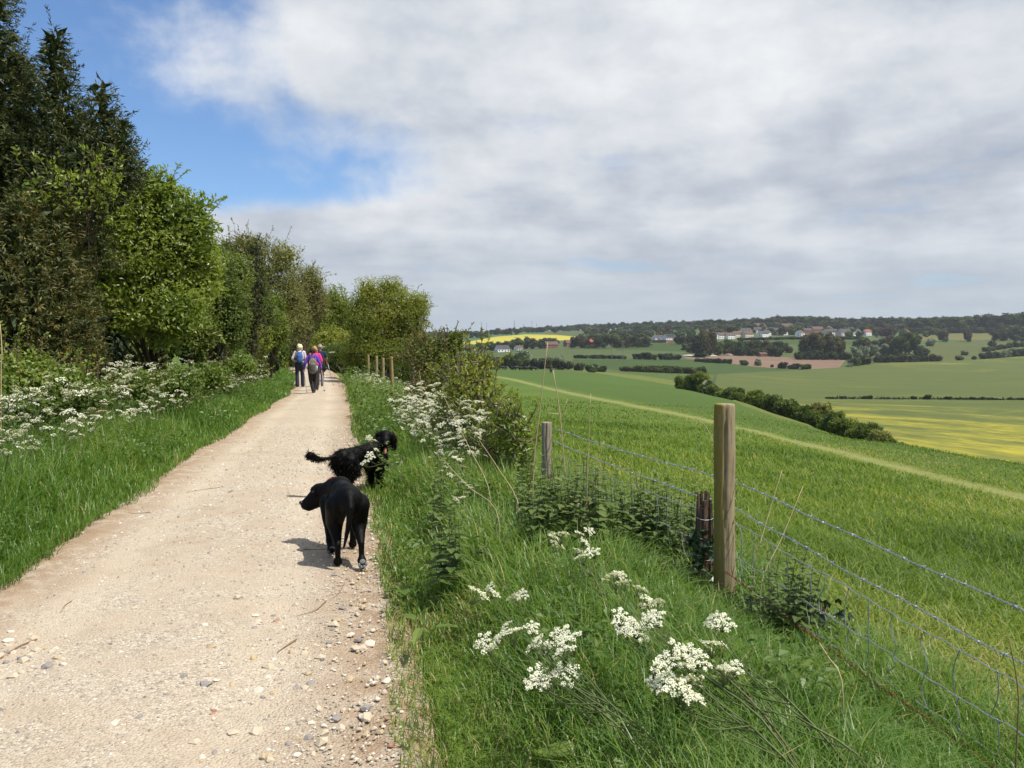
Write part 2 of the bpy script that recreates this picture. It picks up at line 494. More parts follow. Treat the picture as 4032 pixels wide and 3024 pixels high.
# ------------------------------------------------------------------ ground
def ground_material():
    m, t = new_mat('pasture')
    pos = t.n('ShaderNodeNewGeometry').outputs['Position']
    sx = t.n('ShaderNodeSeparateXYZ', {0: pos})
    nb = t.noise(pos, 0.045, 4, 0.6)
    nm = t.noise(pos, 0.5, 5, 0.65)
    stretch = t.n('ShaderNodeMapping', {'Vector': pos, 'Scale': (1.0, 0.35, 1.0)}).outputs[0]
    nf = t.noise(stretch, 5.0, 6, 0.7)
    ny = t.noise(stretch, 40.0, 3, 0.7)
    f = t.math('ADD', t.math('MULTIPLY', nf, 0.45), t.math('ADD', t.math('MULTIPLY', nm, 0.35), t.math('MULTIPLY', nb, 0.2)))
    c = t.ramp(f, [(0.34, (0.045, 0.085, 0.012)), (0.48, (0.080, 0.128, 0.015)), (0.60, (0.125, 0.165, 0.022)), (0.70, (0.19, 0.20, 0.040))])
    c = t.mix(t.math('MULTIPLY', ny, 0.5), c, (0.045, 0.09, 0.014), 'MIX')
    # trodden straw-coloured lines running along the slope
    P1, P2 = STRIP
    d = nrm(np.array(P2[:2]) - np.array(P1[:2]))
    nx, nyy = -d[1], d[0]
    off = -(nx * P1[0] + nyy * P1[1])
    dist = t.math('ADD', t.math('ADD', t.math('MULTIPLY', sx.outputs[0], float(nx)), t.math('MULTIPLY', sx.outputs[1], float(nyy))), float(off))
    dist = t.math('ADD', dist, t.math('MULTIPLY', t.math('SUBTRACT', nm, 0.5), 2.6))
    band = t.sm(t.math('ABSOLUTE', dist), 1.7, 0.0)
    band = t.math('MULTIPLY', band, t.sm(nf, 0.22, 0.5))
    c = t.mix(t.math('MULTIPLY', band, 0.6), c, (0.28, 0.27, 0.10))
    # beyond the track the ground colour turns darker green
    dark = t.math('MULTIPLY', t.sm(dist, 1.0, 4.0), t.sm(sx.outputs[1], 18.0, 40.0)) if DARK_SIDE > 0 else t.math('MULTIPLY', t.sm(dist, -1.0, -4.0), t.sm(sx.outputs[1], 18.0, 40.0))
    c = t.mix(t.math('MULTIPLY', dark, 0.55), c, (0.042, 0.080, 0.014))
    far = t.sm(sx.outputs[1], 360.0, 520.0)
    c = t.mix(far, c, t.ramp(nb, [(0.3, (0.050, 0.075, 0.022)), (0.7, (0.075, 0.10, 0.028))]))
    b = t.n('ShaderNodeBump', {'Height': nf, 'Strength': 0.8, 'Distance': 0.12})
    p = t.n('ShaderNodeBsdfPrincipled', {'Base Color': c, 'Roughness': 0.85, 'Specular IOR Level': 0.15, 'Normal': b.outputs[0]})
    finish(t, p.outputs[0])
    return m


STRIP = (hit(1900, 1000), hit(1080, 815))
_d = STRIP[1] - STRIP[0]
DARK_SIDE = 1 if (-_d[1] * (hit(1700, 900)[0] - STRIP[0][0]) + _d[0] * (hit(1700, 900)[1] - STRIP[0][1])) > 0 else -1
M['ground'] = ground_material()

rings = np.concatenate([[0.25], np.exp(np.linspace(math.log(0.6), math.log(5000), 150))])
angs = np.concatenate([np.radians(np.linspace(-180, -40, 50)[:-1]), np.radians(np.linspace(-40, 40, 300)), np.radians(np.linspace(40, 180, 50)[1:-1])])
na = len(angs)
RR, AA = np.meshgrid(rings, angs, indexing='ij')
GX, GY = RR * np.sin(AA), RR * np.cos(AA)
GZ = gz(GX, GY)
inpath = (GX > path_l(GY) - 0.12) & (GX < path_r(GY) + 0.12) & (GY < 105) & (GY > -12)
GZ = np.where(inpath, GZ - 0.07, GZ)
gacc = Acc()
i = np.arange(len(rings) - 1)[:, None] * na
j = np.arange(na)[None]
j2 = (j + 1) % na
gacc.add(np.stack([GX, GY, GZ], -1).reshape(-1, 3), [np.stack([i + j, i + na + j, i + na + j2, i + j2], -1).reshape(-1, 4), np.arange(na)[None]])
ground = tag(gacc.build('ground', M['ground'], smooth=True), 'rolling green pasture falling away into the valley', kind='structure')


# ------------------------------------------------------------------ the chalk path
def path_material():
    m, t = new_mat('gravel_track')
    pos = t.n('ShaderNodeNewGeometry').outputs['Position']
    at_ = t.n('ShaderNodeAttribute', None, attribute_name='tint').outputs['Fac']
    n1 = t.noise(pos, 0.7, 5, 0.6)
    n2 = t.noise(pos, 6.0, 6, 0.65)
    n3 = t.noise(pos, 60.0, 4, 0.7)
    c = t.ramp(t.math('ADD', t.math('MULTIPLY', n1, 0.55), t.math('MULTIPLY', n2, 0.45)), [(0.3, (0.355, 0.278, 0.198)), (0.5, (0.450, 0.368, 0.272)), (0.7, (0.510, 0.430, 0.328))])
    vor = t.n('ShaderNodeTexVoronoi', {'Vector': pos, 'Scale': 75.0, 'Randomness': 1.0}, feature='F1')
    cell = t.n('ShaderNodeSeparateColor', {0: vor.outputs['Color']})
    st = t.ramp(cell.outputs[0], [(0.0, (0.22, 0.20, 0.175)), (0.22, (0.38, 0.32, 0.245)), (0.6, (0.50, 0.43, 0.33)), (1.0, (0.64, 0.58, 0.48))])
    stony = t.math('MULTIPLY', t.sm(t.noise(pos, 1.7, 4, 0.6), 0.38, 0.62), 0.75)
    c = t.mix(stony, c, st)
    c = t.mix(t.math('MULTIPLY', t.sm(n3, 0.45, 0.75), 0.35), c, (0.24, 0.175, 0.115))
    # trodden earth along the edges
    # compacted pale wheel lines
    lines_ = t.math('ADD', t.sm(t.math('ABSOLUTE', t.math('SUBTRACT', at_, 0.25)), 0.11, 0.02), 0.0)
    c = t.mix(t.math('MULTIPLY', t.math('MULTIPLY', lines_, t.sm(n1, 0.3, 0.6)), 0.45), c, (0.54, 0.46, 0.345))
    edge = t.math('MULTIPLY', t.sm(at_, 0.27, 0.0), t.sm(n2, 0.3, 0.6))
    c = t.mix(t.math('MULTIPLY', edge, 0.8), c, (0.26, 0.165, 0.095))
    h = t.math('ADD', t.math('MULTIPLY', vor.outputs['Distance'], -0.6), t.math('ADD', t.math('MULTIPLY', n3, 0.7), t.math('MULTIPLY', n2, 0.8)))
    b = t.n('ShaderNodeBump', {'Height': h, 'Strength': 0.75, 'Distance': 0.02})
    p = t.n('ShaderNodeBsdfPrincipled', {'Base Color': c, 'Roughness': 0.92, 'Specular IOR Level': 0.15, 'Normal': b.outputs[0]})
    finish(t, p.outputs[0])
    return m


M['path'] = path_material()


def vnoise(x, y, seed=0):
    """cheap smooth noise in -1..1"""
    r = np.random.default_rng(seed)
    o = np.zeros(np.broadcast(x, y).shape)
    for k in range(6):
        f = 0.7 * 1.7 ** k
        a, b, c = r.uniform(0, 6.28, 3)
        o = o + np.sin(x * f * math.cos(a) + y * f * math.sin(a) + b) * np.sin(x * f * math.sin(a + 1) - y * f * math.cos(a + 1) + c) / (1.35 ** k)
    return o / 2.2


def path_z(x, y):
    l, r_ = path_l(y), path_r(y)
    s = np.clip((x - l) / (r_ - l), 0, 1)
    hump = 0.03 * np.sin(np.pi * s) - 0.018 * np.exp(-((s - 0.24) / 0.09) ** 2) - 0.022 * np.exp(-((s - 0.74) / 0.10) ** 2)
    return hump + 0.012 * vnoise(x * 1.3, y * 1.3, 3) + 0.006 * vnoise(x * 5, y * 5, 4)


ys = np.concatenate([np.linspace(-11, 1.5, 20)[:-1], np.exp(np.linspace(math.log(1.5), math.log(104), 340))])
ss = np.linspace(-0.09, 1.09, 60)
YY, SS = np.meshgrid(ys, ss, indexing='ij')
LX, RX = path_l(YY), path_r(YY)
wob = 0.10 * vnoise(YY * 1.6, SS * 0 + 3, 8)
XX = LX + (RX - LX) * SS + wob * (np.abs(SS - 0.5) * 2)
ZZ = path_z(XX, YY) + 0.004
ZZ = np.where((SS < 0) | (SS > 1), ZZ - 0.09 * np.minimum(1, np.maximum(-SS, SS - 1) / 0.09), ZZ)
ZZ = ZZ + 0.012 * np.exp(-((SS - 0.04) / 0.05) ** 2) - 0.012 * np.exp(-((SS - 0.93) / 0.06) ** 2)
pacc = Acc()
nss = len(ss)
i = np.arange(len(ys) - 1)[:, None] * nss
j = np.arange(nss - 1)[None]
pacc.add(np.stack([XX, YY, ZZ], -1).reshape(-1, 3), np.stack([i + j, i + j + 1, i + nss + j + 1, i + nss + j], -1).reshape(-1, 4), np.minimum(SS, 1 - SS).reshape(-1))
path = tag(pacc.build('path', M['path'], smooth=True), 'pale chalk and gravel footpath curving along the hillside', kind='structure')

# stones: the large ones one by one, the fine gravel together
stone_cols = {'cream': (0.52, 0.44, 0.33), 'chalk': (0.62, 0.55, 0.45), 'flint': (0.27, 0.25, 0.235), 'ochre': (0.46, 0.36, 0.22), 'brick': (0.36, 0.20, 0.14)}
for k, c in stone_cols.items():
    M['stone_' + k] = plain(k + '_stone', c, 0.85, 0.25, 0.3, 60, 0.35)
ph = (1 + 5 ** 0.5) / 2
ICO_V = nrm(np.array([(-1, ph, 0), (1, ph, 0), (-1, -ph, 0), (1, -ph, 0), (0, -1, ph), (0, 1, ph), (0, -1, -ph), (0, 1, -ph), (ph, 0, -1), (ph, 0, 1), (-ph, 0, -1), (-ph, 0, 1)], float))
ICO_F = np.array([(0, 11, 5), (0, 5, 1), (0, 1, 7), (0, 7, 10), (0, 10, 11), (1, 5, 9), (5, 11, 4), (11, 10, 2), (10, 7, 6), (7, 1, 8), (3, 9, 4), (3, 4, 2), (3, 2, 6), (3, 6, 8), (3, 8, 9), (4, 9, 5), (2, 4, 11), (6, 2, 10), (8, 6, 7), (9, 8, 1)])
stone_meshes = {}
for k in stone_cols:
    for v in range(3):
        V = ICO_V * rng.uniform(0.7, 1.15, (12, 1)) * np.array([1.0, rng.uniform(0.6, 0.9), rng.uniform(0.4, 0.6)])
        stone_meshes[k, v] = Acc().add(V, ICO_F).mesh('stone', M['stone_' + k])


def stone(x, y, size, kind):
    o = bpy.data.objects.new('stone', stone_meshes[kind, random.randrange(3)])
    COL.objects.link(o)
    o.parent = path
    o.location = (x, y, float(path_z(x, y)) + 0.004 + size * 0.03)
    o.rotation_euler = (random.uniform(-.3, .3), random.uniform(-.3, .3), random.uniform(0, 6.28))
    o.scale = (size, size, size)


def stone_kind():
    v = random.random()
    return 'cream' if v < 0.52 else 'chalk' if v < 0.74 else 'flint' if v < 0.89 else 'ochre' if v < 0.98 else 'brick'


nst = 0
while nst < 265:
    v = random.random()
    if v < 0.7:
        xd, yd = random.uniform(430, 890), random.uniform(1300, 1655)
    elif v < 0.90:
        xd, yd = random.uniform(0, 150), random.uniform(1370, 1470)
    else:
        xd, yd = random.uniform(150, 850), random.uniform(1150, 1655)
    Y = F_ * CAMZ / (yd - HY_)
    x = (xd - CX_) / F_ * Y
    if not (path_l(Y) + 0.05 < x < path_r(Y) - 0.02):
        continue
    stone(x, Y, min(0.040, 0.010 + random.expovariate(1 / 0.0085)), stone_kind())
    nst += 1
for xd, yd, s, k in [(770, 1405, .036, 'cream'), (757, 1375, .03, 'chalk'), (712, 1392, .024, 'flint'), (815, 1470, .028, 'cream'), (835, 1475, .03, 'chalk'), (660, 1405, .022, 'cream'), (725, 1560, .03, 'flint'), (640, 1640, .026, 'chalk'), (790, 1590, .022, 'ochre'), (770, 1330, .02, 'cream'), (735, 1270, .018, 'ochre'), (762, 1265, .024, 'cream'), (668, 1600, .024, 'flint'), (700, 1575, .022, 'chalk'), (300, 1565, .022, 'flint'), (182, 1240, .025, 'flint'), (800, 1210, .022, 'cream')]:
    Y = F_ * CAMZ / (yd - HY_)
    stone((xd - CX_) / F_ * Y, Y, s, k)

M['pebble'] = leafmat('fine_gravel', [(0.0, (0.15, 0.15, 0.16)), (0.2, (0.28, 0.24, 0.19)), (0.6, (0.44, 0.37, 0.28)), (1.0, (0.62, 0.58, 0.50))], 0.0, 0.85, 0.2, 0)
npb = 30000
Yp = np.exp(rng.uniform(math.log(2.4), math.log(16), npb))
sgp = np.clip(rng.beta(1.1, 0.9, npb), 0.015, 0.985)
Xp = path_l(Yp) + (path_r(Yp) - path_l(Yp)) * sgp
dens = 0.40 + 0.5 * vnoise(Xp * 0.9, Yp * 0.9, 5) + 0.7 * (sgp - 0.4)
keep = rng.uniform(0, 1, npb) < np.clip(dens, 0.08, 1)
Xp, Yp = Xp[keep], Yp[keep]
npb = len(Xp)
sz = np.minimum(0.0022 + rng.exponential(0.0030, npb), 0.014) * np.clip(Yp / 5, 0.8, 1.6)
OCT = np.array([(1, 0, 0), (0, 1, 0), (-1, 0, 0), (0, -1, 0), (0, 0, 0.75), (0, 0, -0.4)], float)
OF = np.array([(0, 1, 4), (1, 2, 4), (2, 3, 4), (3, 0, 4)])
ra = rng.uniform(0, 6.28, npb)
jit = OCT[None] * rng.uniform(0.55, 1.25, (npb, 6, 1))
Vp = np.stack([jit[..., 0] * np.cos(ra)[:, None] - jit[..., 1] * np.sin(ra)[:, None], jit[..., 0] * np.sin(ra)[:, None] + jit[..., 1] * np.cos(ra)[:, None], jit[..., 2]], -1) * sz[:, None, None]
Vp = Vp + np.stack([Xp, Yp, path_z(Xp, Yp) + 0.005], -1)[:, None]
tint = np.repeat(rng.beta(1.6, 1.3, npb), 6)
g = Acc().add(Vp.reshape(-1, 3), (np.arange(npb)[:, None, None] * 6 + OF[None]).reshape(-1, 3), tint).build('gravel', M['pebble'], path)
tag(g, kind='stuff')

# ------------------------------------------------------------------ fields across the valley
def resample(P, n):
    P = np.asarray(P, float)
    d = np.concatenate([[0], np.cumsum(np.linalg.norm(np.diff(P, axis=0), axis=1))])
    s = np.linspace(0, d[-1], n)
    return np.stack([np.interp(s, d, P[:, k]) for k in range(2)], -1)


def hits(*pts):
    return [hit(*p)[:2] for p in pts]


def ats(*pts):
    return [at(*p)[:2] for p in pts]


def drape(name, A, B, mat, label, off=0.3, n=80, m=40, parent=None):
    A, B = resample(A, n), resample(B, n)
    t = np.linspace(0, 1, m)[:, None, None]
    P = A[None] * (1 - t) + B[None] * t
    Z = gz(P[..., 0], P[..., 1]) + off
    Z[0] -= off + 0.3
    Z[-1] -= off + 0.3
    Z[:, 0] -= off + 0.3
    Z[:, -1] -= off + 0.3
    V = np.concatenate([P, Z[..., None]], -1).reshape(-1, 3)
    i = np.arange(m - 1)[:, None] * n
    j = np.arange(n - 1)[None]
    F = np.stack([i + j, i + n + j, i + n + j + 1, i + j + 1], -1).reshape(-1, 4)
    o = Acc().add(V, F, np.broadcast_to(t[..., 0], (m, n)).reshape(-1)).build(name, mat, parent, smooth=True)
    return tag(o, label, kind='structure')


def field_mat(name, stops, scale, stretch=(1, 1, 1), yellow=None, detail=6, bump=0.5, bias=0.0, mul=1.0):
    m, t = new_mat(name)
    pos = t.n('ShaderNodeNewGeometry').outputs['Position']
    mp = t.n('ShaderNodeMapping', {'Vector': pos, 'Scale': stretch}).outputs[0]
    nb = t.noise(mp, scale * 0.16, 4, 0.6)
    nf = t.noise(mp, scale, detail, 0.7)
    f = t.math('ADD', t.math('MULTIPLY', nb, 0.5), t.math('MULTIPLY', nf, 0.5))
    c = t.ramp(f, stops)
    if yellow:
        tt = t.n('ShaderNodeAttribute', None, attribute_name='tint').outputs['Fac']
        sx = t.n('ShaderNodeSeparateXYZ', {0: pos})
        k = t.noise(t.n('ShaderNodeMapping', {'Vector': pos, 'Scale': (0.45, 1.0, 1.0), 'Rotation': (0, 0, 0.12)}).outputs[0], 0.032, 7, 0.68, 0.6)
        fine = t.noise(t.n('ShaderNodeMapping', {'Vector': pos, 'Scale': (0.25, 1.0, 1.0)}).outputs[0], 0.9, 4, 0.7)
        # the crop flowers most on the low near side
        low = t.math('MULTIPLY', t.sm(sx.outputs[1], 330.0, 100.0), 0.27)
        far = t.math('MULTIPLY', t.sm(sx.outputs[1], 560.0, 720.0), 0.05)
        v = t.math('ADD', t.math('ADD', k, t.math('MULTIPLY', t.math('SUBTRACT', fine, 0.5), 0.55)), t.math('ADD', low, far))
        y = t.sm(v, 0.56 - bias, 0.98 - bias)
        c = t.mix(t.math('MULTIPLY', y, 0.95), c, yellow)
    b = t.n('ShaderNodeBump', {'Height': nf, 'Strength': bump, 'Distance': 0.5})
    finish(t, t.n('ShaderNodeBsdfPrincipled', {'Base Color': c, 'Roughness': 0.9, 'Specular IOR Level': 0.1, 'Normal': b.outputs[0]}).outputs[0])
    return m


M['rape'] = field_mat('oilseed_crop', [(0.3, (0.062, 0.088, 0.022)), (0.55, (0.085, 0.105, 0.030)), (0.75, (0.115, 0.125, 0.032))], 0.5, (0.3, 1, 1), yellow=(0.42, 0.36, 0.035))  # valley field colours set duller, with a cloud's shade put into them
M['yellow'] = field_mat('flowering_crop', [(0.35, (0.32, 0.29, 0.040)), (0.65, (0.43, 0.375, 0.05))], 0.06, (0.3, 1, 1))
M['bluegreen'] = field_mat('young_corn', [(0.3, (0.050, 0.105, 0.045)), (0.7, (0.070, 0.13, 0.055))], 0.06, (0.3, 1, 1))
M['plough'] = field_mat('bare_earth', [(0.3, (0.135, 0.088, 0.060)), (0.55, (0.185, 0.125, 0.088)), (0.75, (0.235, 0.175, 0.125))], 0.25, (0.25, 1, 1))
M['meadow'] = field_mat('hill_meadow', [(0.3, (0.062, 0.078, 0.022)), (0.7, (0.095, 0.108, 0.034))], 0.1, (0.4, 1, 1))
M['darkmeadow'] = field_mat('dark_meadow', [(0.3, (0.032, 0.060, 0.016)), (0.7, (0.055, 0.085, 0.022))], 0.12, (0.4, 1, 1))  # a darker green than the hill meadow
M['palemeadow'] = field_mat('pale_meadow', [(0.3, (0.100, 0.100, 0.034)), (0.7, (0.135, 0.130, 0.045))], 0.1, (0.3, 1, 1))
M['margin'] = field_mat('rough_margin', [(0.3, (0.080, 0.105, 0.022)), (0.6, (0.13, 0.145, 0.036)), (0.75, (0.21, 0.20, 0.07))], 0.8, (1, 1, 1))

drape('crop_field', hits((1541, 811), (1650, 805), (1758, 799), (1811, 796), (1870, 790), (1920, 785), (2029, 782), (2141, 776), (2212, 770)) + ats((2700, 820)),
      ats((1536, 260), (1560, 205), (1640, 160), (1750, 118), (1850, 98), (1950, 82), (2212, 72), (2700, 62)), M['rape'], 'green oilseed crop streaked with yellow flowers on the valley floor', 0.9, 160, 120)
drape('flower_field', hits((982, 743), (1071, 728), (1136, 723), (1200, 724), (1256, 729)), hits((982, 746), (1032, 743), (1100, 739), (1200, 736), (1256, 733)), M['yellow'], 'bright yellow flowering field on the far hillside', 0.8)
drape('corn_field', hits((960, 733), (1000, 729), (1061, 722), (1136, 718), (1180, 719)), hits((960, 745), (1000, 740), (1071, 728.5), (1136, 723.6), (1180, 723.6)), M['bluegreen'], 'blue green field above the yellow field', 0.5)
drape('ploughed_field', hits((1470, 767), (1570, 766), (1669, 771), (1810, 775), (1830, 777)), hits((1480, 775), (1520, 779), (1570, 785), (1625, 792), (1700, 797), (1770, 799), (1812, 796)), M['plough'], 'bare pinkish brown earth field beyond the meadow', 0.3)
drape('dark_meadow', hits((1232, 776), (1350, 777), (1450, 777), (1520, 779), (1570, 785.5), (1625, 792.5), (1700, 798), (1760, 800)), hits((1230, 795), (1330, 799), (1440, 806), (1530, 810), (1600, 806.5), (1700, 802.5), (1760, 800.3)), M['darkmeadow'], 'dark green meadow between hedges', 0.25)
drape('hill_meadow', hits((1900, 764), (1950, 752), (2000, 745), (2100, 742), (2212, 738)) + ats((2500, 930)), hits((1900, 783), (1950, 782), (2029, 780), (2141, 774), (2212, 768)) + ats((2500, 815)), M['meadow'], 'olive meadow sloping up behind the crop', 0.3)
drape('pale_meadow', hits((1990, 722), (2040, 721), (2100, 719), (2165, 718)), hits((1990, 735), (2040, 735), (2100, 735), (2165, 734)), M['palemeadow'], 'pale grass field below the hilltop wood', 0.3)
drape('rough_margin', hits((1205, 796), (1236, 797), (1329, 806), (1451, 821), (1506, 836), (1590, 859), (1679, 887), (1760, 917)), hits((1205, 798), (1236, 801), (1329, 813), (1458, 834), (1522, 850), (1591, 876), (1679, 906), (1790, 934)), M['margin'], 'pale rough grass margin along the valley hedge', 0.12, 160, 14)
drape('village_meadow', hits((1330, 741), (1400, 741), (1480, 741), (1530, 745)), hits((1330, 757), (1400, 757), (1480, 760), (1530, 765)), M['darkmeadow'], 'small green paddock below the white terrace', 0.3)
drape('village_green', hits((1650, 735), (1700, 735), (1780, 736), (1860, 738)), hits((1650, 743), (1700, 744), (1780, 746), (1860, 746)), M['darkmeadow'], 'green slope below the village houses', 0.3)

# ------------------------------------------------------------------ far trees: a few unit-height kinds, copied
ICO2_V, ICO2_F = None, None


def ico(sub=1):
    V, F = ICO_V.tolist(), [tuple(f) for f in ICO_F]
    for _ in range(sub):
        mid, G = {}, []

        def mp(a, b):
            k = (min(a, b), max(a, b))
            if k not in mid:
                v = nrm((np.array(V[a]) + np.array(V[b])) / 2)
                V.append(v.tolist())
                mid[k] = len(V) - 1
            return mid[k]
        for a, b, c in F:
            x, y, z = mp(a, b), mp(b, c), mp(c, a)
            G += [(a, x, z), (b, y, x), (c, z, y), (x, y, z)]
        F = G
    return np.array(V), np.array(F)


I1V, I1F = ico(1)
I2V, I2F = ico(2)


def crown_cloud(acc, blobs, n, L, W, r, outward=0.6, up=0.35, shell=0.78, core=0.72, jitter=0.12, tint_amp=0.35, skip_inner=0.72, fill=0.0, lo=False, tone=0.5):
    """leaf-sized faces spread through a union of ellipsoids, over a rough inner mass"""
    B = np.array(blobs, float)
    wgt = (B[:, 3] * B[:, 4] + B[:, 3] * B[:, 5] + B[:, 4] * B[:, 5])
    k = r.choice(len(B), int(n * 1.6), p=wgt / wgt.sum())
    d = rdir(len(k), r)
    lump = 1 + jitter * (np.sin(d[:, 0] * 7 + k) * np.sin(d[:, 1] * 6 + k * 2.3) + np.sin(d[:, 2] * 9 + k * 1.7))
    rad = r.uniform(shell, 1.06, len(k)) * lump
    C = B[k, :3] + d * B[k, 3:6] * rad[:, None]
    inside = np.zeros(len(k), bool)
    for b in B:
        inside |= (((C - b[:3]) / b[3:6]) ** 2).sum(1) < skip_inner ** 2
    C, d, k = C[~inside][:n], d[~inside][:n], k[~inside][:n]
    n = len(C)
    D = nrm(d * outward + rdir(n, r) * 0.8 + np.array([0, 0, 0.1]))
    N = nrm(d * 0.7 + rdir(n, r) * 0.6 + np.array([0, 0, up]))
    V, F = leaves(C - D * (np.asarray(L) * 0.4 if np.ndim(L) == 0 else 0), D, N, L * r.uniform(0.6, 1.3, n), W * r.uniform(0.7, 1.3, n))
    blobt = r.uniform(-tint_amp, tint_amp, len(B))
    t = np.clip(tone + blobt[k] * 0.7 + r.normal(0, 0.15, n), 0, 1)
    acc.add(V, F, np.repeat(t, 4))
    if fill:
        m = int(n * fill)
        kf = r.choice(len(B), m, p=wgt / wgt.sum())
        df = rdir(m, r)
        Cf = B[kf, :3] + df * B[kf, 3:6] * r.uniform(0.15, 0.72, m)[:, None]
        V, F = leaves(Cf, rdir(m, r), nrm(df + rdir(m, r) * 0.7), L * 2.6 * r.uniform(0.7, 1.3, m), W * 3.0 * r.uniform(0.7, 1.3, m))
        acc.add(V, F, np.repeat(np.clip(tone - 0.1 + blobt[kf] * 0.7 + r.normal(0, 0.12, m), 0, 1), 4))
    if core:
        for b in B:
            cv, cf = (ICO_V, ICO_F) if lo else (I1V, I1F)
            Vc = cv * r.uniform(0.85, 1.1, (len(cv), 1)) * b[3:6] * core + b[:3]
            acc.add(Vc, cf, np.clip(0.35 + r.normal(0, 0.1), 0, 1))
    return acc


def kind_blobs(kind, r):
    Bl = []
    if kind == 'round':
        for _ in range(9):
            d = rdir(1, r)[0]
            Bl.append([d[0] * 0.24, d[1] * 0.24, 0.60 + d[2] * 0.22, *(r.uniform(0.15, 0.22) * np.array([1, 1, 0.9]))])
        Bl.append([0, 0, 0.60, 0.27, 0.27, 0.26])
        for _ in range(5):
            a, q_ = r.uniform(0, 6.28), r.uniform(0.08, 0.24)
            Bl.append([math.cos(a) * q_, math.sin(a) * q_, r.uniform(0.16, 0.36), *(r.uniform(0.14, 0.2) * np.array([1, 1, 0.95]))])
    elif kind == 'tall':
        for z in np.linspace(0.25, 0.85, 8):
            d = rdir(1, r)[0]
            q_ = 0.20 * math.sin(math.pi * min(1, z + 0.02)) ** 0.7
            Bl.append([d[0] * 0.09, d[1] * 0.09, z, q_, q_, 0.14])
    elif kind == 'conifer':
        for z in np.linspace(0.12, 0.93, 9):
            q_ = 0.24 * (1.03 - z)
            for a in r.uniform(0, 6.28, 2):
                Bl.append([math.cos(a) * q_ * 0.5, math.sin(a) * q_ * 0.5, z, q_ * 0.75, q_ * 0.75, 0.075])
    elif kind == 'shrub':
        for _ in range(9):
            a, q_ = r.uniform(0, 6.28), r.uniform(0.05, 0.42)
            z = r.uniform(0.22, 0.72)
            s = r.uniform(0.2, 0.3)
            Bl.append([math.cos(a) * q_, math.sin(a) * q_, z, s, s, min(s, 1.0 - z)])
        Bl.append([0, 0, 0.38, 0.45, 0.45, 0.38])
    return Bl


UNIT = {}


def unit(kind, mk, v, hi=False):
    key = (kind, mk, v, hi)
    if key not in UNIT:
        r = np.random.default_rng(abs(hash((kind, v))) % 9999 if False else {'round': 11, 'tall': 23, 'conifer': 37, 'shrub': 51}[kind] + v * 101)
        Bl = kind_blobs(kind, r)
        a = Acc()
        n = {'round': 900, 'tall': 700, 'conifer': 700, 'shrub': 700}[kind] * (4 if hi else 1)
        s = {'round': 0.075, 'tall': 0.06, 'conifer': 0.055, 'shrub': 0.12}[kind] * (0.5 if hi else 1)
        crown_cloud(a, Bl, n, s * 1.3, s, r, shell=0.8, core=0.8 if not hi else 0.6, fill=0.25 if hi else 0.0)
        me = a.mesh('crown', M[mk])
        tr = Acc().add(*tube([(0, 0, -0.05), (0.01, 0, 0.2), (0, 0.01, 0.55)], [0.028, 0.022, 0.010], 6)).mesh('trunk', M['bark'])
        UNIT[key] = (me, tr)
    return UNIT[key]


BLS = {}


def blossom_unit(kind, v):
    if (kind, v) not in BLS:
        r = np.random.default_rng(300 + v)
        Bl = np.array(kind_blobs(kind, np.random.default_rng({'round': 11, 'tall': 23, 'conifer': 37, 'shrub': 51}[kind] + v * 101)))
        a = Acc()
        for _ in range(34):
            b_ = Bl[r.integers(len(Bl))]
            d = nrm(rdir(1, r)[0] + np.array([0, 0, 0.35]))
            c = b_[:3] + d * b_[3:6] * r.uniform(0.95, 1.1)
            m = r.integers(10, 34)
            sp_ = r.uniform(0.02, 0.07)
            V, F = leaves(c + r.normal(0, 1, (m, 3)) * [sp_, sp_, sp_ * 0.6], rdir(m, r), nrm(rdir(m, r) + d), 0.05, 0.04)
            a.add(V, F, np.repeat(r.uniform(0, 1, m), 4))
        BLS[kind, v] = a.mesh('blossom', M['blossom'])
    return BLS[kind, v]


def veg(name, P, h, wd, kind, mk, label, cat, group, hi=False, sink=0.0):
    me, tr = unit(kind, 'hedge' if mk == 'blossom' else mk, random.randrange(3), hi)
    base = {'round': 0.92, 'tall': 0.5, 'conifer': 0.48, 'shrub': 1.25}[kind]
    e = empty(name, (P[0], P[1], P[2] - sink), random.uniform(0, 6.28), label, cat, group)
    sxy = wd / base
    e.scale = (sxy, sxy, h)
    for nm, d in [('crown', me), ('trunk', tr)] + ([('blossom', blossom_unit(kind, random.randrange(3)))] if mk == 'blossom' else []):
        o = bpy.data.objects.new(nm, d)
        COL.objects.link(o)
        o.parent = e
    return e


def veg_px(name, xd, yb, yt, wpx, kind, mk, label, cat, group, Y=None, hi=False, sink=0.0):
    P = hit(xd, yb) if Y is None else at(xd, Y)
    top = CAMZ - (yt - HY_) / F_ * P[1]
    h = max(0.5, top - P[2] + sink)
    return veg(name, P, h, wpx / F_ * P[1], kind, mk, label, cat, group, hi, sink)


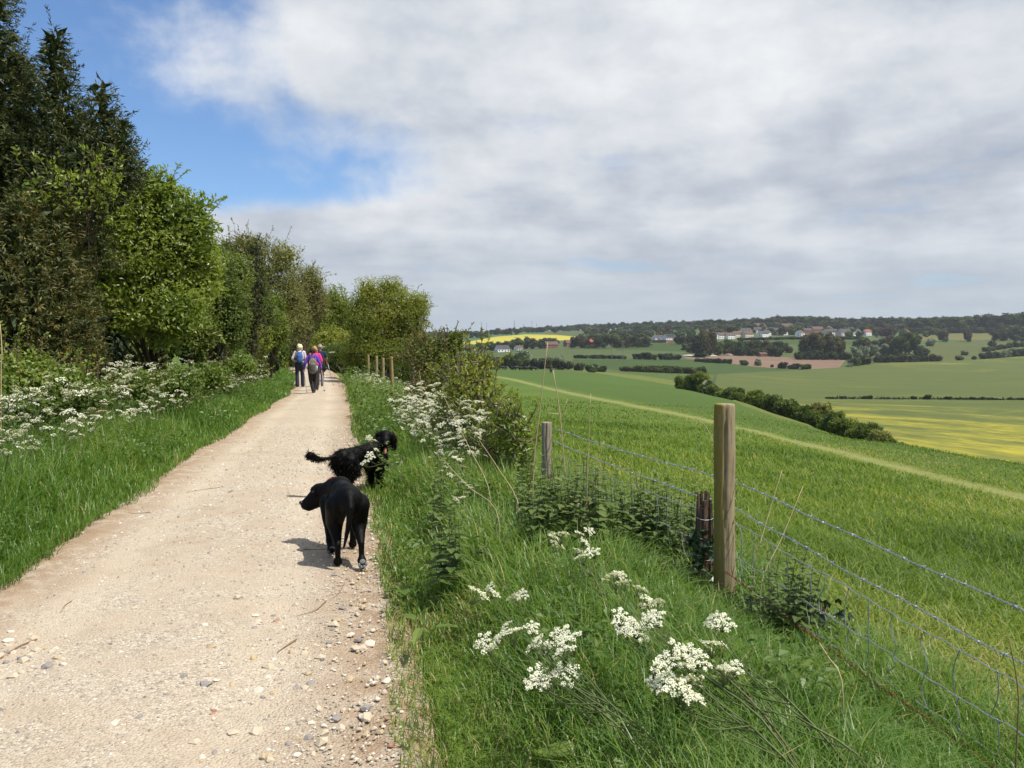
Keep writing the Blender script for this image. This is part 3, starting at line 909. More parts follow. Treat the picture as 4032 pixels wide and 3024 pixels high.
SKYL = np.array([(860, 716), (893, 714), (991, 716), (1071, 710), (1152, 705), (1200, 703), (1265, 699), (1329, 697), (1393, 694), (1490, 692), (1591, 688), (1640, 685), (1680, 682), (1719, 674), (1745, 680), (1811, 685), (1877, 685), (1900, 677), (1950, 680), (1986, 674), (2050, 674), (2092, 672), (2132, 666), (2212, 669), (2300, 668)])
G_SKY = 'trees of the wooded skyline'
xd = 880.0
while xd < 2300:                                        # the last row of trees against the sky
    yt = np.interp(xd, SKYL[:, 0], SKYL[:, 1]) + random.uniform(-1.5, 2.5)
    best = None
    for Y in (2100, 1900, 1750, 1600, 1450, 1350, 1250):
        P = at(xd, Y)
        h = CAMZ - (yt - HY_) / F_ * Y - P[2]
        if best is None or abs(h - 13) < abs(best[1] - 13):
            best = (P, h)
    P, h = best
    h = min(max(h, 7), 24)
    mk = random.choice(['fartree', 'fartree', 'fardark', 'farbrown'])
    veg('far_tree', P, h, h * random.uniform(0.9, 1.4), random.choice(['round', 'round', 'tall']) if xd > 1450 else 'round', mk, 'distant tree standing on the skyline of the far hill', 'tree', G_SKY)
    xd += max(7, h * 0.62 * F_ / P[1])

# wood below the skyline, kept off the fields and the houses
CLEAR = [(1405, 1462, 722, 741, 1010), (1540, 1600, 716, 733, 1060), (1592, 1725, 716, 731, 1120), (1720, 1790, 712, 729, 1150), (1790, 1885, 713, 728, 1100), (1945, 1965, 687, 705, 1100), (1085, 1260, 740, 758, 900), (960, 1255, 716, 744, 1900), (1990, 2165, 717, 736, 1100), (1330, 1530, 740, 765, 900), (1650, 1860, 733, 752, 800)]
n_mid = 0
tries = 0
while n_mid < 178 and tries < 9000:
    tries += 1
    xd = random.uniform(885, 2280)
    Y = random.uniform(820, 1750)
    P = at(xd, Y)
    yb = HY_ + (CAMZ - P[2]) * F_ / Y
    h = random.uniform(7, 14) if Y < 1100 else random.uniform(9, 16)
    yt = HY_ + (CAMZ - P[2] - h) * F_ / Y
    if yt < np.interp(xd, SKYL[:, 0], SKYL[:, 1]) + 1 or yb > 757:
        continue
    wd = h * random.uniform(1.0, 1.6)
    wp = wd / 2 * F_ / Y
    if any(x0 < xd + wp and x1 > xd - wp and y0 < yb and y1 > yt + 1 and Y < Yc for x0, x1, y0, y1, Yc in CLEAR):
        continue
    if any(x0 < xd < x1 and y0 < yb < y1 and Y < Yc + 70 for x0, x1, y0, y1, Yc in CLEAR):
        continue
    mk = random.choices(['fartree', 'fardark', 'farbrown', 'farlime', 'copper'], [6, 4, 2.2, 1.0, 0.25])[0]
    kind = random.choices(['round', 'tall', 'conifer'], [7, 2, 1.2 if mk == 'fardark' else 0.1])[0]
    lab = {'fartree': 'green leafy tree on the wooded far hillside', 'fardark': 'dark green tree on the wooded far hillside', 'farbrown': 'brownish budding tree on the wooded far hillside', 'farlime': 'lime green tree on the wooded far hillside', 'copper': 'dark red copper beech on the wooded far hillside'}[mk]
    veg('far_tree', P, h, wd, kind, mk, lab, 'tree', {'fartree': 'green trees', 'fardark': 'dark trees', 'farbrown': 'brownish trees', 'farlime': 'lime green trees', 'copper': 'copper beeches'}[mk] + ' on the far hillside')
    n_mid += 1

# the mass of the far wood behind and between those trees
wood = Acc()
wr = np.random.default_rng(77)
lite = []
for v in range(3):
    a_ = Acc()
    crown_cloud(a_, kind_blobs('round', wr), 150, 0.15, 0.12, wr, shell=0.85, core=0.9, lo=True)
    lite.append((np.concatenate(a_.V), np.concatenate([f for f in a_.F if f.shape[1] == 4]), np.concatenate([f for f in a_.F if f.shape[1] == 3]), np.concatenate(a_.T)))
cnt = 0
while cnt < 420:
    xd = wr.uniform(885, 2290)
    Y = wr.uniform(900, 2000)
    P = at(xd, Y)
    yb = HY_ + (CAMZ - P[2]) * F_ / Y
    h = wr.uniform(7, 13)
    yt = HY_ + (CAMZ - P[2] - h) * F_ / Y
    if yt < np.interp(xd, SKYL[:, 0], SKYL[:, 1]) + 1.5 or yb > 745:
        continue
    wp = h * 0.7 * F_ / Y
    if any(x0 < xd + wp and x1 > xd - wp and y0 < yb and y1 > yt + 1 and Y < Yc for x0, x1, y0, y1, Yc in CLEAR):
        continue
    if any(x0 < xd < x1 and y0 < yb < y1 and Y < Yc + 70 for x0, x1, y0, y1, Yc in CLEAR):
        continue
    Vl, F4, F3, Tl = lite[wr.integers(3)]
    ca, sa = math.cos(cnt), math.sin(cnt)
    k = h * wr.uniform(1.0, 1.5)
    Vw = np.stack([(Vl[:, 0] * ca - Vl[:, 1] * sa) * k, (Vl[:, 0] * sa + Vl[:, 1] * ca) * k, Vl[:, 2] * h], -1) + P
    wood.add(Vw, [F4, F3], np.clip(Tl + wr.uniform(-0.35, 0.3), 0, 1))
    cnt += 1
tag(wood.build('distant_wood', M['fartree']), 'mass of woodland and gardens covering the far hillside', 'wood', kind='stuff')


ORD = 'first second third fourth fifth sixth seventh eighth ninth tenth eleventh twelfth thirteenth fourteenth fifteenth sixteenth seventeenth eighteenth nineteenth twentieth'.split()


def line(pts, step, kinds, mats, name, label, cat, group, wf=1.3, jit=1.5, hi=False, end='from the yellow field end'):
    """trees or shrubs along a line given as bearing, base row, top row"""
    pts = np.array(pts, float)
    x = pts[0, 0]
    cnt_ = 0
    while x <= pts[-1, 0]:
        yb, yt = np.interp(x, pts[:, 0], pts[:, 1]), np.interp(x, pts[:, 0], pts[:, 2])
        yt += random.uniform(-jit, jit)
        veg_px(name, x, yb + random.uniform(-0.4, 0.4), yt, max(step * 1.5, (yb - yt) * wf * random.uniform(0.8, 1.2)), random.choice(kinds), random.choice(mats), label + ', ' + ORD[min(cnt_, 19)] + ' ' + end, cat, group, hi=hi)
        cnt_ += 1
        x += step * random.uniform(0.75, 1.25)


line([(985, 794, 764), (1060, 795, 766), (1120, 796, 768), (1190, 798, 774), (1240, 799, 779)], 17, ['shrub', 'round'], ['fartree', 'fartree', 'fardark', 'farbrown'], 'hedge_tree', 'leafy hedgerow tree behind the cattle', 'tree', 'hedgerow trees behind the cattle', 0.9, 3)
line([(1243, 774, 766), (1300, 775, 766), (1351, 776, 767)], 7, ['shrub'], ['fardark', 'fartree'], 'hedge_shrub', 'clipped shrub of the straight meadow hedge', 'shrub', 'shrubs of the straight meadow hedge', 1.2, 0.6)
line([(1372, 776, 763), (1420, 778, 762), (1470, 777, 764)], 11, ['shrub', 'round'], ['fardark', 'fartree'], 'hedge_tree', 'dark bush in the belt by the utility poles', 'tree', 'belt of bushes beside the utility poles', 1.1, 2)
line([(1345, 802, 790), (1400, 804, 789), (1450, 806, 790), (1520, 808, 793)], 12, ['shrub'], ['fartree', 'farbrown', 'farlime'], 'hedge_shrub', 'pale shrub of the low hedge below the dark meadow', 'shrub', 'shrubs of the low meadow hedge', 1.5, 1.5)
line([(1505, 782, 774), (1545, 785, 773), (1580, 786, 776)], 10, ['shrub'], ['fardark'], 'hedge_shrub', 'dark shrub edging the bare earth field', 'shrub', 'dark shrubs edging the bare earth', 1.4, 1)
for xd, yb, yt, wpx, mk in [(1608, 789, 777, 24, 'fartree'), (1638, 791, 775, 18, 'silver'), (1690, 796, 781, 26, 'fardark'), (1716, 797, 784, 30, 'fardark'), (1740, 798, 786, 30, 'fartree'), (1668, 794, 787, 9, 'fardark')]:
    veg_px('hedge_shrub', xd, yb, yt, wpx, 'shrub', mk, {'silver': 'pale silvery bush on the near edge of the bare earth field', 'fartree': 'rounded green bush along the bare earth field', 'fardark': 'rounded dark bush along the bare earth field'}[mk], 'shrub', None if mk == 'silver' else 'rounded bushes along the bare earth')
line([(1570, 768, 748), (1640, 770, 750), (1690, 771, 748)], 13, ['round', 'shrub'], ['fardark', 'fartree', 'farbrown'], 'field_tree', 'leafy tree behind the bare earth field', 'tree', 'tree belt behind the bare earth', 1.0, 4)
line([(1590, 766, 737), (1660, 768, 738)], 16, ['round'], ['fartree', 'farbrown'], 'field_tree', 'taller tree behind the bare earth field', 'tree', 'taller trees behind the bare earth', 0.9, 4)
for xd, yb, yt, wpx, o_ in [(1738, 775, 722, 34, 'first'), (1763, 776, 713, 44, 'second'), (1790, 776, 716, 40, 'third'), (1812, 776, 726, 34, 'last')]:
    veg_px('field_tree', xd, yb, yt, wpx, 'round', 'farbrown', 'large rounded brownish tree, ' + o_ + ' of the clump from the builders yard side', 'tree', 'rounded brownish clump below the village')
line([(1480, 757, 740), (1560, 754, 738), (1640, 752, 737), (1700, 751, 738)], 15, ['round', 'round', 'shrub'], ['fartree', 'fardark', 'farbrown', 'fartree'], 'field_tree', 'tree among the gardens below the white houses', 'tree', 'garden trees below the white houses', 1.0, 3)
line([(1490, 763, 746), (1560, 762, 746), (1660, 761, 746), (1720, 762, 748)], 15, ['round', 'shrub'], ['fartree', 'fardark', 'farbrown'], 'field_tree', 'lower tree in the gardens above the bare earth', 'tree', 'lower garden trees above the bare earth', 1.0, 3)
line([(1850, 752, 735), (1920, 748, 732), (1985, 742, 728)], 14, ['round', 'shrub'], ['fartree', 'fardark', 'farbrown'], 'field_tree', 'tree on the slope behind the meadow spur', 'tree', 'slope trees behind the meadow spur', 1.0, 3)
line([(1600, 735, 729), (1660, 734, 728), (1720, 733, 727), (1800, 733, 727), (1870, 734, 727)], 13, ['shrub'], ['fartree', 'fardark'], 'hedge_shrub', 'garden shrub below the village houses', 'shrub', 'garden hedge below the village houses', 1.6, 1)
line([(1290, 744, 727), (1390, 743, 728), (1402, 743, 729)], 14, ['round'], ['fartree', 'fardark', 'farbrown'], 'field_tree', 'tree in the upper belt near the white terrace', 'tree', 'upper belt near the white terrace', 1.0, 3)
line([(1464, 745, 724), (1500, 743, 726), (1536, 742, 729)], 14, ['round'], ['fartree', 'fardark', 'farbrown'], 'field_tree', 'tree between the white terrace and the pines', 'tree', 'trees between the white terrace and the pines', 1.0, 3)
line([(1725, 777, 757), (1780, 778, 758), (1840, 778, 762)], 14, ['shrub', 'round'], ['fardark', 'fartree'], 'field_tree', 'low dark tree below the brownish clump', 'tree', 'low trees below the brownish clump', 1.1, 2)
for xd, yb, yt, wpx, kd, mk, lab in [
        (1505, 772, 722, 24, 'tall', 'fardark', 'tall dark pine beside the builders yard'),
        (1522, 771, 706, 34, 'round', 'farbrown', 'tall brownish tree above the pines'),
        (1536, 770, 712, 30, 'round', 'farbrown', 'second tall brownish tree next to the pines'),
        (1515, 773, 735, 28, 'conifer', 'fardark', 'broad dark conifer beside the builders yard'),
        (1552, 769, 737, 28, 'round', 'fartree', 'green tree between the pines and the white house'),
        (1575, 768, 735, 26, 'round', 'fartree', 'green tree under the white house'),
        (1129, 790, 753, 44, 'round', 'silver', 'pale silvery willow rising above the hedgerow'),
        (1209, 796, 766, 34, 'round', 'silver', 'smaller silvery willow at the end of the hedgerow'),
        (1185, 795, 768, 26, 'round', 'silver', 'low silvery bush next to the willow'),
        (1277, 804, 786, 30, 'shrub', 'fardark', 'dark shrub beneath the white hawthorn by the field corner'),
        (1300, 804, 789, 26, 'shrub', 'fartree', 'green shrub at the field corner'),
        (1250, 801, 783, 30, 'shrub', 'farbrown', 'brownish shrub before the field corner'),
        (1832, 776, 760, 26, 'shrub', 'silver', 'pale blossoming bush beside the brown field'),
        (1868, 770, 756, 22, 'round', 'silver', 'pale blossoming tree near the telegraph post'),
        (1883, 768, 743, 20, 'tall', 'silver', 'tall pale poplar above the crop'),
        (1846, 792, 772, 32, 'shrub', 'fartree', 'green bush on the corner of the crop'),
        (1868, 789, 768, 34, 'shrub', 'fartree', 'larger green bush on the corner of the crop'),
        (1836, 795, 783, 16, 'shrub', 'silver', 'small pale bush at the corner of the bare earth'),
        (1942, 772, 722, 44, 'round', 'fartree', 'large green tree on the meadow spur'),
        (1965, 766, 712, 50, 'round', 'fartree', 'largest green tree on the meadow spur'),
        (1918, 764, 727, 30, 'round', 'copper', 'dark red copper beech beside the meadow spur'),
        (1990, 768, 745, 40, 'shrub', 'fardark', 'dark spreading tree at the tip of the meadow spur'),
        (1898, 720, 696, 34, 'round', 'copper', 'large copper beech among the hillside houses'),
        (2010, 748, 731, 26, 'shrub', 'silver', 'pale bush behind the meadow spur'),
        (2037, 738, 712, 28, 'round', 'farbrown', 'lone pale tree standing on the pale field'),
        (2090, 738, 708, 22, 'round', 'farbrown', 'narrow lone tree standing on the pale field'),
        (2085, 768, 756, 18, 'shrub', 'silver', 'small white bush on the olive meadow'),
        (2073, 780, 768, 20, 'shrub', 'farbrown', 'small dull bush at the top of the crop'),
        (2105, 777, 769, 12, 'shrub', 'farbrown', 'tiny dull bush at the top of the crop')]:
    veg_px('field_tree' if kd != 'shrub' else 'hedge_shrub', xd, yb, yt, wpx, kd, mk, lab, 'tree' if kd != 'shrub' else 'shrub', None)
line([(1895, 783, 768), (1950, 783, 766), (2033, 781, 766)], 12, ['shrub'], ['fardark', 'fardark', 'farbrown'], 'hedge_shrub', 'dark shrub in the hedge topping the crop', 'shrub', 'dark hedge at the top of the crop', 1.3, 2)
line([(1850, 772, 745), (1900, 768, 745), (1935, 770, 742)], 14, ['round', 'shrub'], ['fartree', 'fardark', 'silver'], 'field_tree', 'bushy tree in the meadow spur thicket', 'tree', 'thicket beside the meadow spur', 1.0, 4)
line([(2125, 776, 762), (2170, 773, 756), (2260, 765, 746)], 13, ['shrub'], ['fardark', 'fardark', 'silver'], 'hedge_shrub', 'dark shrub of the lower sloping hedge', 'shrub', 'lower sloping hedge above the crop', 1.4, 1.5)
line([(2130, 760, 750), (2180, 752, 740), (2260, 745, 730)], 13, ['shrub'], ['fardark', 'fartree'], 'hedge_shrub', 'dark shrub of the upper sloping hedge', 'shrub', 'upper sloping hedge above the crop', 1.4, 1.5)
line([(2150, 737, 716), (2185, 735, 708), (2250, 733, 706)], 15, ['round', 'shrub'], ['fardark'], 'field_tree', 'dark tree in the clump beside the pale field', 'tree', 'dark clump beside the pale field', 1.0, 3)
line([(1975, 720, 690), (2040, 719, 684), (2120, 717, 678), (2240, 716, 676)], 17, ['round'], ['fartree', 'fardark', 'fartree'], 'field_tree', 'broad tree in the wood above the pale field', 'tree', 'wood above the pale field', 1.0, 4)
line([(1970, 721, 708), (2060, 720, 707), (2150, 719, 706)], 13, ['shrub'], ['fardark'], 'hedge_shrub', 'dark shrub under the hilltop wood', 'shrub', 'dark undergrowth of the wood above the pale field', 1.4, 2)
line([(1000, 760, 746), (1080, 757, 737), (1140, 754, 727), (1200, 751, 731)], 16, ['round'], ['fartree', 'fardark', 'farbrown', 'fartree'], 'field_tree', 'tree in the belt under the yellow field', 'tree', 'tree belt under the yellow field', 1.0, 3)
line([(1240, 752, 725), (1300, 752, 722), (1400, 750, 728)], 15, ['round', 'conifer'], ['fartree', 'fardark', 'farbrown'], 'field_tree', 'tree in the belt beside the white terrace', 'tree', 'tree belt beside the white terrace', 1.0, 4)
# thin line of bushes across the crop
for bush_i, (xd, hpx, wpx) in enumerate([(1790, 5, 16), (1822, 7, 16), (1842, 5, 12), (1866, 8, 15), (1879, 9, 14), (1915, 4, 18), (1944, 3, 14), (1975, 8, 16), (2003, 12, 20), (2030, 4, 16), (2049, 8, 18), (2070, 5, 16), (2085, 5, 14), (2102, 7, 15), (2120, 8, 16), (2140, 6, 20), (2160, 4, 20), (2184, 6, 18), (2205, 6, 18)]):
    yb = 866.5 + (xd - 1790) * 0.006
    P = hit(xd, yb)
    P[2] += 0.8
    veg('hedge_shrub', P, hpx / F_ * P[1], wpx / F_ * P[1], 'shrub', 'fardark', ('larger' if hpx > 7 else 'small') + ' dark bush in the line crossing the crop, ' + ORD[bush_i] + ' from the valley hedge', 'shrub', 'broken line of bushes crossing the crop')
wc = Acc()
Pw = np.array([hit(x, 866.5 + (x - 1790) * 0.006) for x in np.linspace(1790, 2300, 60)])
npw = 1500
kx = rng.uniform(0, 58.9, npw)
ki = kx.astype(int)
C = Pw[ki] + (Pw[ki + 1] - Pw[ki]) * (kx - ki)[:, None] + rng.normal(0, 1, (npw, 3)) * [0.5, 0.7, 0.25] + [0, 0, 0.9]
V, F = leaves(C, rdir(npw), rdir(npw), 0.9, 0.6)
wc.add(V, F, np.repeat(rng.uniform(0.1, 0.6, npw), 4))
tag(wc.build('hedge_bottom_growth', M['fardark']), 'thin dark strip of weeds dividing the oilseed crop', 'hedge', kind='stuff')

# the valley hedge, shrub by shrub
HL = [(1470, 163, 806, 26, 'haw'), (1488, 157, 803, 26, 'hedge'), (1503, 152, 802, 30, 'hedge'), (1518, 150, 796, 36, 'haw'), (1524, 143, 815, 30, 'blossom'), (1547, 138, 824, 36, 'hedge'), (1570, 130, 830, 38, 'hedge'), (1594, 122, 832, 40, 'hedge'), (1630, 112, 836, 46, 'haw'), (1652, 107, 846, 40, 'hedge'), (1672, 103, 846, 40, 'hedge'), (1694, 97, 860, 38, 'blossom'), (1719, 95, 855, 46, 'hedge'), (1738, 90, 868, 36, 'blossom'), (1772, 90, 860, 50, 'bud'), (1762, 86, 880, 44, 'hedge'), (1796, 81, 880, 50, 'hedge'), (1826, 76, 896, 50, 'haw'), (1850, 73, 906, 40, 'hedge'), (1877, 70, 908, 46, 'hedge'), (1905, 66, 922, 46, 'bud'), (1935, 63, 938, 44, 'hedge')]
labs = {'haw': 'bright green hawthorn in the long valley hedge', 'hedge': 'dull green shrub in the long valley hedge', 'blossom': 'white flowering hawthorn in the long valley hedge', 'bud': 'brownish budding shrub in the long valley hedge'}
for k_, (xd, Y, yt, wpx, mk) in enumerate(HL):
    veg_px('hedge_shrub', xd, 0, yt + 4, wpx * random.uniform(1.1, 1.5), 'shrub', mk, labs[mk] + ', ' + (ORD[k_] + ' from its field corner end' if k_ < 11 else ORD[21 - k_] + ' from its crop end'), 'shrub', {'haw': 'bright green', 'hedge': 'dull green', 'blossom': 'white flowering', 'bud': 'brownish'}[mk] + ' shrubs of the valley hedge', Y=Y, hi=True, sink=0.3)
veg_px('hedge_shrub', 1279, 805, 787, 20, 'shrub', 'blossom', 'white flowering hawthorn alone at the field corner', 'shrub', None, hi=True)

# ------------------------------------------------------------------ trees and shrubs beside the path
def near_tree(name, base, blobs, mat, n, L, W, label, cat='tree', group=None, seed=1, limbs=14, trunk_r=0.12, core=0.7, outward=0.5, up=0.35, shell=0.7, sprigs=0, sprig_len=0.5, jitter=0.14, bark='bark', droop_dir=0.0, flowers=0, tint_amp=0.35, stems=1, leaf_part='crown', twigs=0):
    r = np.random.default_rng(seed)
    base = np.array(base, float)
    e = empty(name, base, 0, label, cat, group)
    B = np.array(blobs, float)
    B[:, :3] -= base
    a = Acc()
    crown_cloud(a, B, n, L, W, r, outward, up, shell, 0, jitter, tint_amp, 0.62, fill=0.34 * (core > 0), tone={'elder': 0.66, 'haw': 0.68, 'hedge': 0.56}.get(mat, 0.5))
    tw = Acc()
    top = B[np.argmax(B[:, 2]), :3]
    for k in range(stems):
        foot = np.array([r.normal(0, 0.18 * (stems > 1)), r.normal(0, 0.18 * (stems > 1)), -0.15])
        aim = B[r.integers(len(B)), :3] if stems > 1 else top * np.array([0.7, 0.7, 0.85])
        P = curve([foot, foot * 0.6 + aim * 0.35 + r.normal(0, 0.1, 3), aim], 10)
        tw.add(*tube(P, np.linspace(trunk_r, trunk_r * 0.2, 10), 7))
    for k in range(limbs):
        b = B[k % len(B)]
        d = rdir(1, r)[0] * np.array([1, 1, 0.7])
        end = b[:3] + d * b[3:6] * 0.95
        st = np.array([0, 0, max(0.1, end[2] * r.uniform(0.15, 0.55))]) + top * r.uniform(0, 0.25) * np.array([1, 1, 0])
        P = curve([st, (st + end) / 2 + r.normal(0, 0.12, 3) * np.linalg.norm(end - st) * 0.5, end], 8)
        tw.add(*tube(P, np.linspace(trunk_r * 0.32, 0.006, 8), 5))
    # sprigs that stick out of the outline
    for k in range(sprigs):
        b = B[r.choice(len(B), p=B[:, 3] ** 2 / (B[:, 3] ** 2).sum())]
        d = nrm(rdir(1, r)[0] + np.array([0, 0, 0.5]))
        st = b[:3] + d * b[3:6] * 0.85
        ln = sprig_len * r.uniform(0.5, 1.3)
        dd = nrm(d * 0.8 + np.array([0, 0, 0.6 - droop_dir]) + r.normal(0, 0.3, 3))
        P = curve([st, st + dd * ln * 0.6 + r.normal(0, 0.05, 3), st + dd * ln + np.array([0, 0, -0.1 * ln])], 6)
        tw.add(*tube(P, np.linspace(0.008, 0.003, 6), 4))
        m = int(14 * ln / sprig_len)
        s = r.uniform(0.15, 1.0, m)
        C = np.stack([np.interp(s * 5, np.arange(6), P[:, q_]) for q_ in range(3)], -1)
        Dl = nrm(dd + rdir(m, r) * 0.9)
        V, F = leaves(C, Dl, nrm(rdir(m, r) + np.array([0, 0, 1.0])), L * r.uniform(0.7, 1.2, m), W * r.uniform(0.7, 1.1, m))
        a.add(V, F, np.repeat(np.clip(r.normal(0.7, 0.15, m), 0, 1), 4))
    for k in range(twigs):
        b = B[r.integers(len(B))]
        d = rdir(1, r)[0]
        st = b[:3] + d * b[3:6] * r.uniform(0.2, 0.5)
        en = b[:3] + nrm(d + np.array([0, 0, 0.5]) + r.normal(0, 0.3, 3)) * b[3:6] * r.uniform(0.9, 1.12)
        tw.add(*tube(curve([st, (st + en) / 2 + r.normal(0, 0.08, 3), en], 5), np.linspace(0.016, 0.004, 5), 3))
    c = a.build(leaf_part, M[mat], e)
    tag(tw.build('trunk' if stems == 1 else 'stems', M[bark], e), kind='stuff' if stems > 1 else None)
    if flowers:
        fl = Acc()
        for k in range(flowers):
            b = B[r.integers(len(B))]
            d = nrm(rdir(1, r)[0] + np.array([0.5, -0.4, 0.4]))
            cc = b[:3] + d * b[3:6] * 1.03
            m = 40
            o = r.normal(0, 1, (m, 3)) * [0.05, 0.05, 0.012]
            V, F = leaves(cc + o, rdir(m, r), np.tile(nrm(d + [0, 0, 1.0]), (m, 1)), 0.025, 0.025)
            fl.add(V, F, r.uniform(0, 0.35, m).repeat(4))
        fl.build('blossom', M['petal'], e)
    return e


def yew(name, xdb, Y, cones, seed, n, label, dz0=0.0):
    """a yew: cones of drooping needle sprays; cones = (xd, top row, half width in grid cells, foot height)"""
    r = np.random.default_rng(seed)
    base = at(xdb, Y)
    e = empty(name, base, 0, label, 'tree')
    a, tw = Acc(), Acc()
    for xd, yt, hw, zf, dY in cones:
        top = sp(xd, yt, Y + dY) - base
        hw = hw / F_ * (Y + dY)
        zf = zf
        H = top[2] - zf
        m = int(n * 1.3 * hw * H)
        s = 1 - r.power(1.7, m)                       # 0 foot .. 1 tip
        prof = hw * (1 - s ** 2.0) * (0.75 + 0.25 * np.sin(s * 19 + r.uniform(0, 6)) * np.cos(s * 7)) + 0.06
        an = r.uniform(0, 2 * np.pi, m)
        lob = 1 + 0.22 * np.sin(an * 5 + s * 13) + 0.12 * np.sin(an * 9 - s * 23)
        rad = prof * lob * r.uniform(0.62, 1.06, m)
        C = np.stack([top[0] + np.cos(an) * rad, top[1] + np.sin(an) * rad, zf + s * H], -1)
        out = np.stack([np.cos(an), np.sin(an), np.full(m, 0.35)], -1)
        D = nrm(out + r.normal(0, 0.45, (m, 3)) + np.array([0, 0, 0.25]))
        tone = np.clip(0.56 + 0.25 * np.sin(an * 5 + s * 13) * 0.5 + r.normal(0, 0.22, m), 0, 1)
        # each spray: a short axis with five narrow needle tufts
        for q_ in range(5):
            ax = q_ / 5
            side = nrm(np.cross(D, rdir(m, r)))
            C2 = C + D * 0.13 * ax
            D2 = nrm(D + side * (0.9 - 0.4 * ax) + np.array([0, 0, -0.25]))
            V, F = leaves(C2, D2, nrm(rdir(m, r) + out), r.uniform(0.06, 0.12, m), r.uniform(0.014, 0.027, m), 0.25)
            a.add(V, F, np.repeat(np.clip(tone + 0.1 * ax, 0, 1), 4))
        # plumes on the outline
        for _ in range(int(10 * hw * H)):
            sk = 1 - r.power(1.5)
            ak = r.uniform(0, 6.28)
            pr = hw * (1 - sk ** 2.0)
            c0 = np.array([top[0] + math.cos(ak) * pr * 0.9, top[1] + math.sin(ak) * pr * 0.9, zf + sk * H])
            dk = nrm(np.array([math.cos(ak), math.sin(ak), 1.1]) + r.normal(0, 0.3, 3))
            ln = r.uniform(0.2, 0.5)
            mm = 26
            t = r.uniform(0, 1, mm)
            Dn = nrm(dk * 0.8 + rdir(mm, r))
            V, F = leaves(c0 + dk * ln * t[:, None], Dn, rdir(mm, r), 0.10 * (1.2 - 0.7 * t), 0.022, 0.2)
            a.add(V, F, np.repeat(np.clip(r.normal(0.6, 0.2, mm), 0, 1), 4))
        mi = int(m * 0.5)
        s = 1 - r.power(1.7, mi)
        an = r.uniform(0, 2 * np.pi, mi)
        rad = hw * (1 - s ** 2.0) * r.uniform(0.1, 0.75, mi)
        C = np.stack([top[0] + np.cos(an) * rad, top[1] + np.sin(an) * rad, zf + s * H], -1)
        V, F = leaves(C, rdir(mi, r), rdir(mi, r), r.uniform(0.16, 0.30, mi), r.uniform(0.06, 0.12, mi), 0.25)
        a.add(V, F, np.repeat(np.clip(r.normal(0.35, 0.15, mi), 0, 1), 4))
        if zf > 3.5:                      # a side spire: its limb leaves the main stem
            c0 = sp(cones[0][0], cones[0][1], Y + cones[0][4]) - base
            tw.add(*tube(curve([(c0[0] * .9, c0[1], zf - 0.4), (top[0] * .95, top[1], zf + H * .2), (top[0], top[1], zf + H * .9)], 8), np.linspace(0.08, 0.015, 8), 6))
            continue
        tw.add(*tube(curve([(top[0] * 0.6, top[1] * 0.6, -0.1), (top[0] * 0.9, top[1], zf + H * 0.3), (top[0], top[1], zf + H * 0.9)], 8), np.linspace(0.16, 0.02, 8), 6))
    a.build('crown', M['yew'], e)
    tw.build('trunk', M['bark'], e)
    return e


def bl(xd, yd, Y, rx, rz, ry=None, dY=0.0):
    """one lobe of a crown: centre on the survey grid, radii in grid cells"""
    c = sp(xd, yd, Y + dY)
    k = (Y + dY) / F_
    return [c[0], c[1], c[2], rx * k, (ry or rx) * k, rz * k]


yew('yew_tree', -90, 14.5, [(-25, -160, 170, 0.6, 0), (-170, -60, 170, 0.4, 1)], 3, 460, 'tallest dark yew, its top rising out of view at the wood edge')
yew('yew_tree', 110, 14.2, [(120, 62, 112, 2.6, 0), (40, 105, 120, 2.0, 0.4), (222, 172, 70, 3.9, 0.2), (258, 258, 58, 4.2, 0.1), (160, 240, 100, 3.7, -0.3)], 4, 500, 'dark pointed yew with several spires behind the bright elder')
yew('yew_tree', 60, 12.4, [(40, 415, 120, 0.0, 0), (112, 455, 96, 0.0, 0.4), (-60, 380, 150, 0.0, 0.2), (150, 570, 72, -0.1, 0.9), (135, 400, 78, 0.8, 0.9)], 5, 620, 'low brownish yew spreading behind the brambles')
yew('yew_tree', 520, 27.5, [(487, 520, 40, 1.4, 0), (556, 508, 36, 1.8, 0.2), (520, 575, 50, 0.6, -0.3)], 6, 210, 'twin topped dark yew beyond the elder')

near_tree('elder_tree', at(330, 18.5), [bl(320, 560, 17.6, 125, 150), bl(395, 485, 17.6, 72, 78), bl(265, 470, 17.2, 85, 75), bl(420, 590, 18.2, 62, 90), bl(330, 420, 17.4, 62, 56), bl(225, 560, 16.8, 64, 100), bl(370, 680, 17.2, 75, 70), bl(300, 690, 17, 60, 40), bl(235, 650, 16.6, 36, 32)],
          'elder', 15000, 0.11, 0.05, 'bright green elder bush in leaf overhanging the verge', seed=11, limbs=30, trunk_r=0.10, sprigs=60, sprig_len=0.55, core=0.62, flowers=7, stems=3, twigs=40)
near_tree('elder_tree', at(150, 14.2), [bl(160, 420, 13.3, 66, 44), bl(100, 408, 13.2, 50, 36), bl(225, 400, 13.4, 36, 40), bl(60, 450, 13.2, 40, 30)],
          'elder', 650, 0.10, 0.045, 'thin elder branches growing up through the dark yew', seed=12, limbs=18, trunk_r=0.05, sprigs=26, sprig_len=0.5, core=0, stems=2, twigs=20)
near_tree('hedge_tree', at(470, 23.5), [bl(468, 640, 22.5, 62, 90), bl(500, 600, 23.5, 46, 62), bl(440, 560, 23.5, 46, 60), bl(500, 700, 22.5, 42, 60), bl(430, 710, 21.5, 44, 55)],
          'hedge', 8500, 0.085, 0.05, 'ivy clad mixed green hedge tree beside the elder', seed=13, limbs=20, sprigs=26, sprig_len=0.4, core=0.66, stems=3, twigs=30)
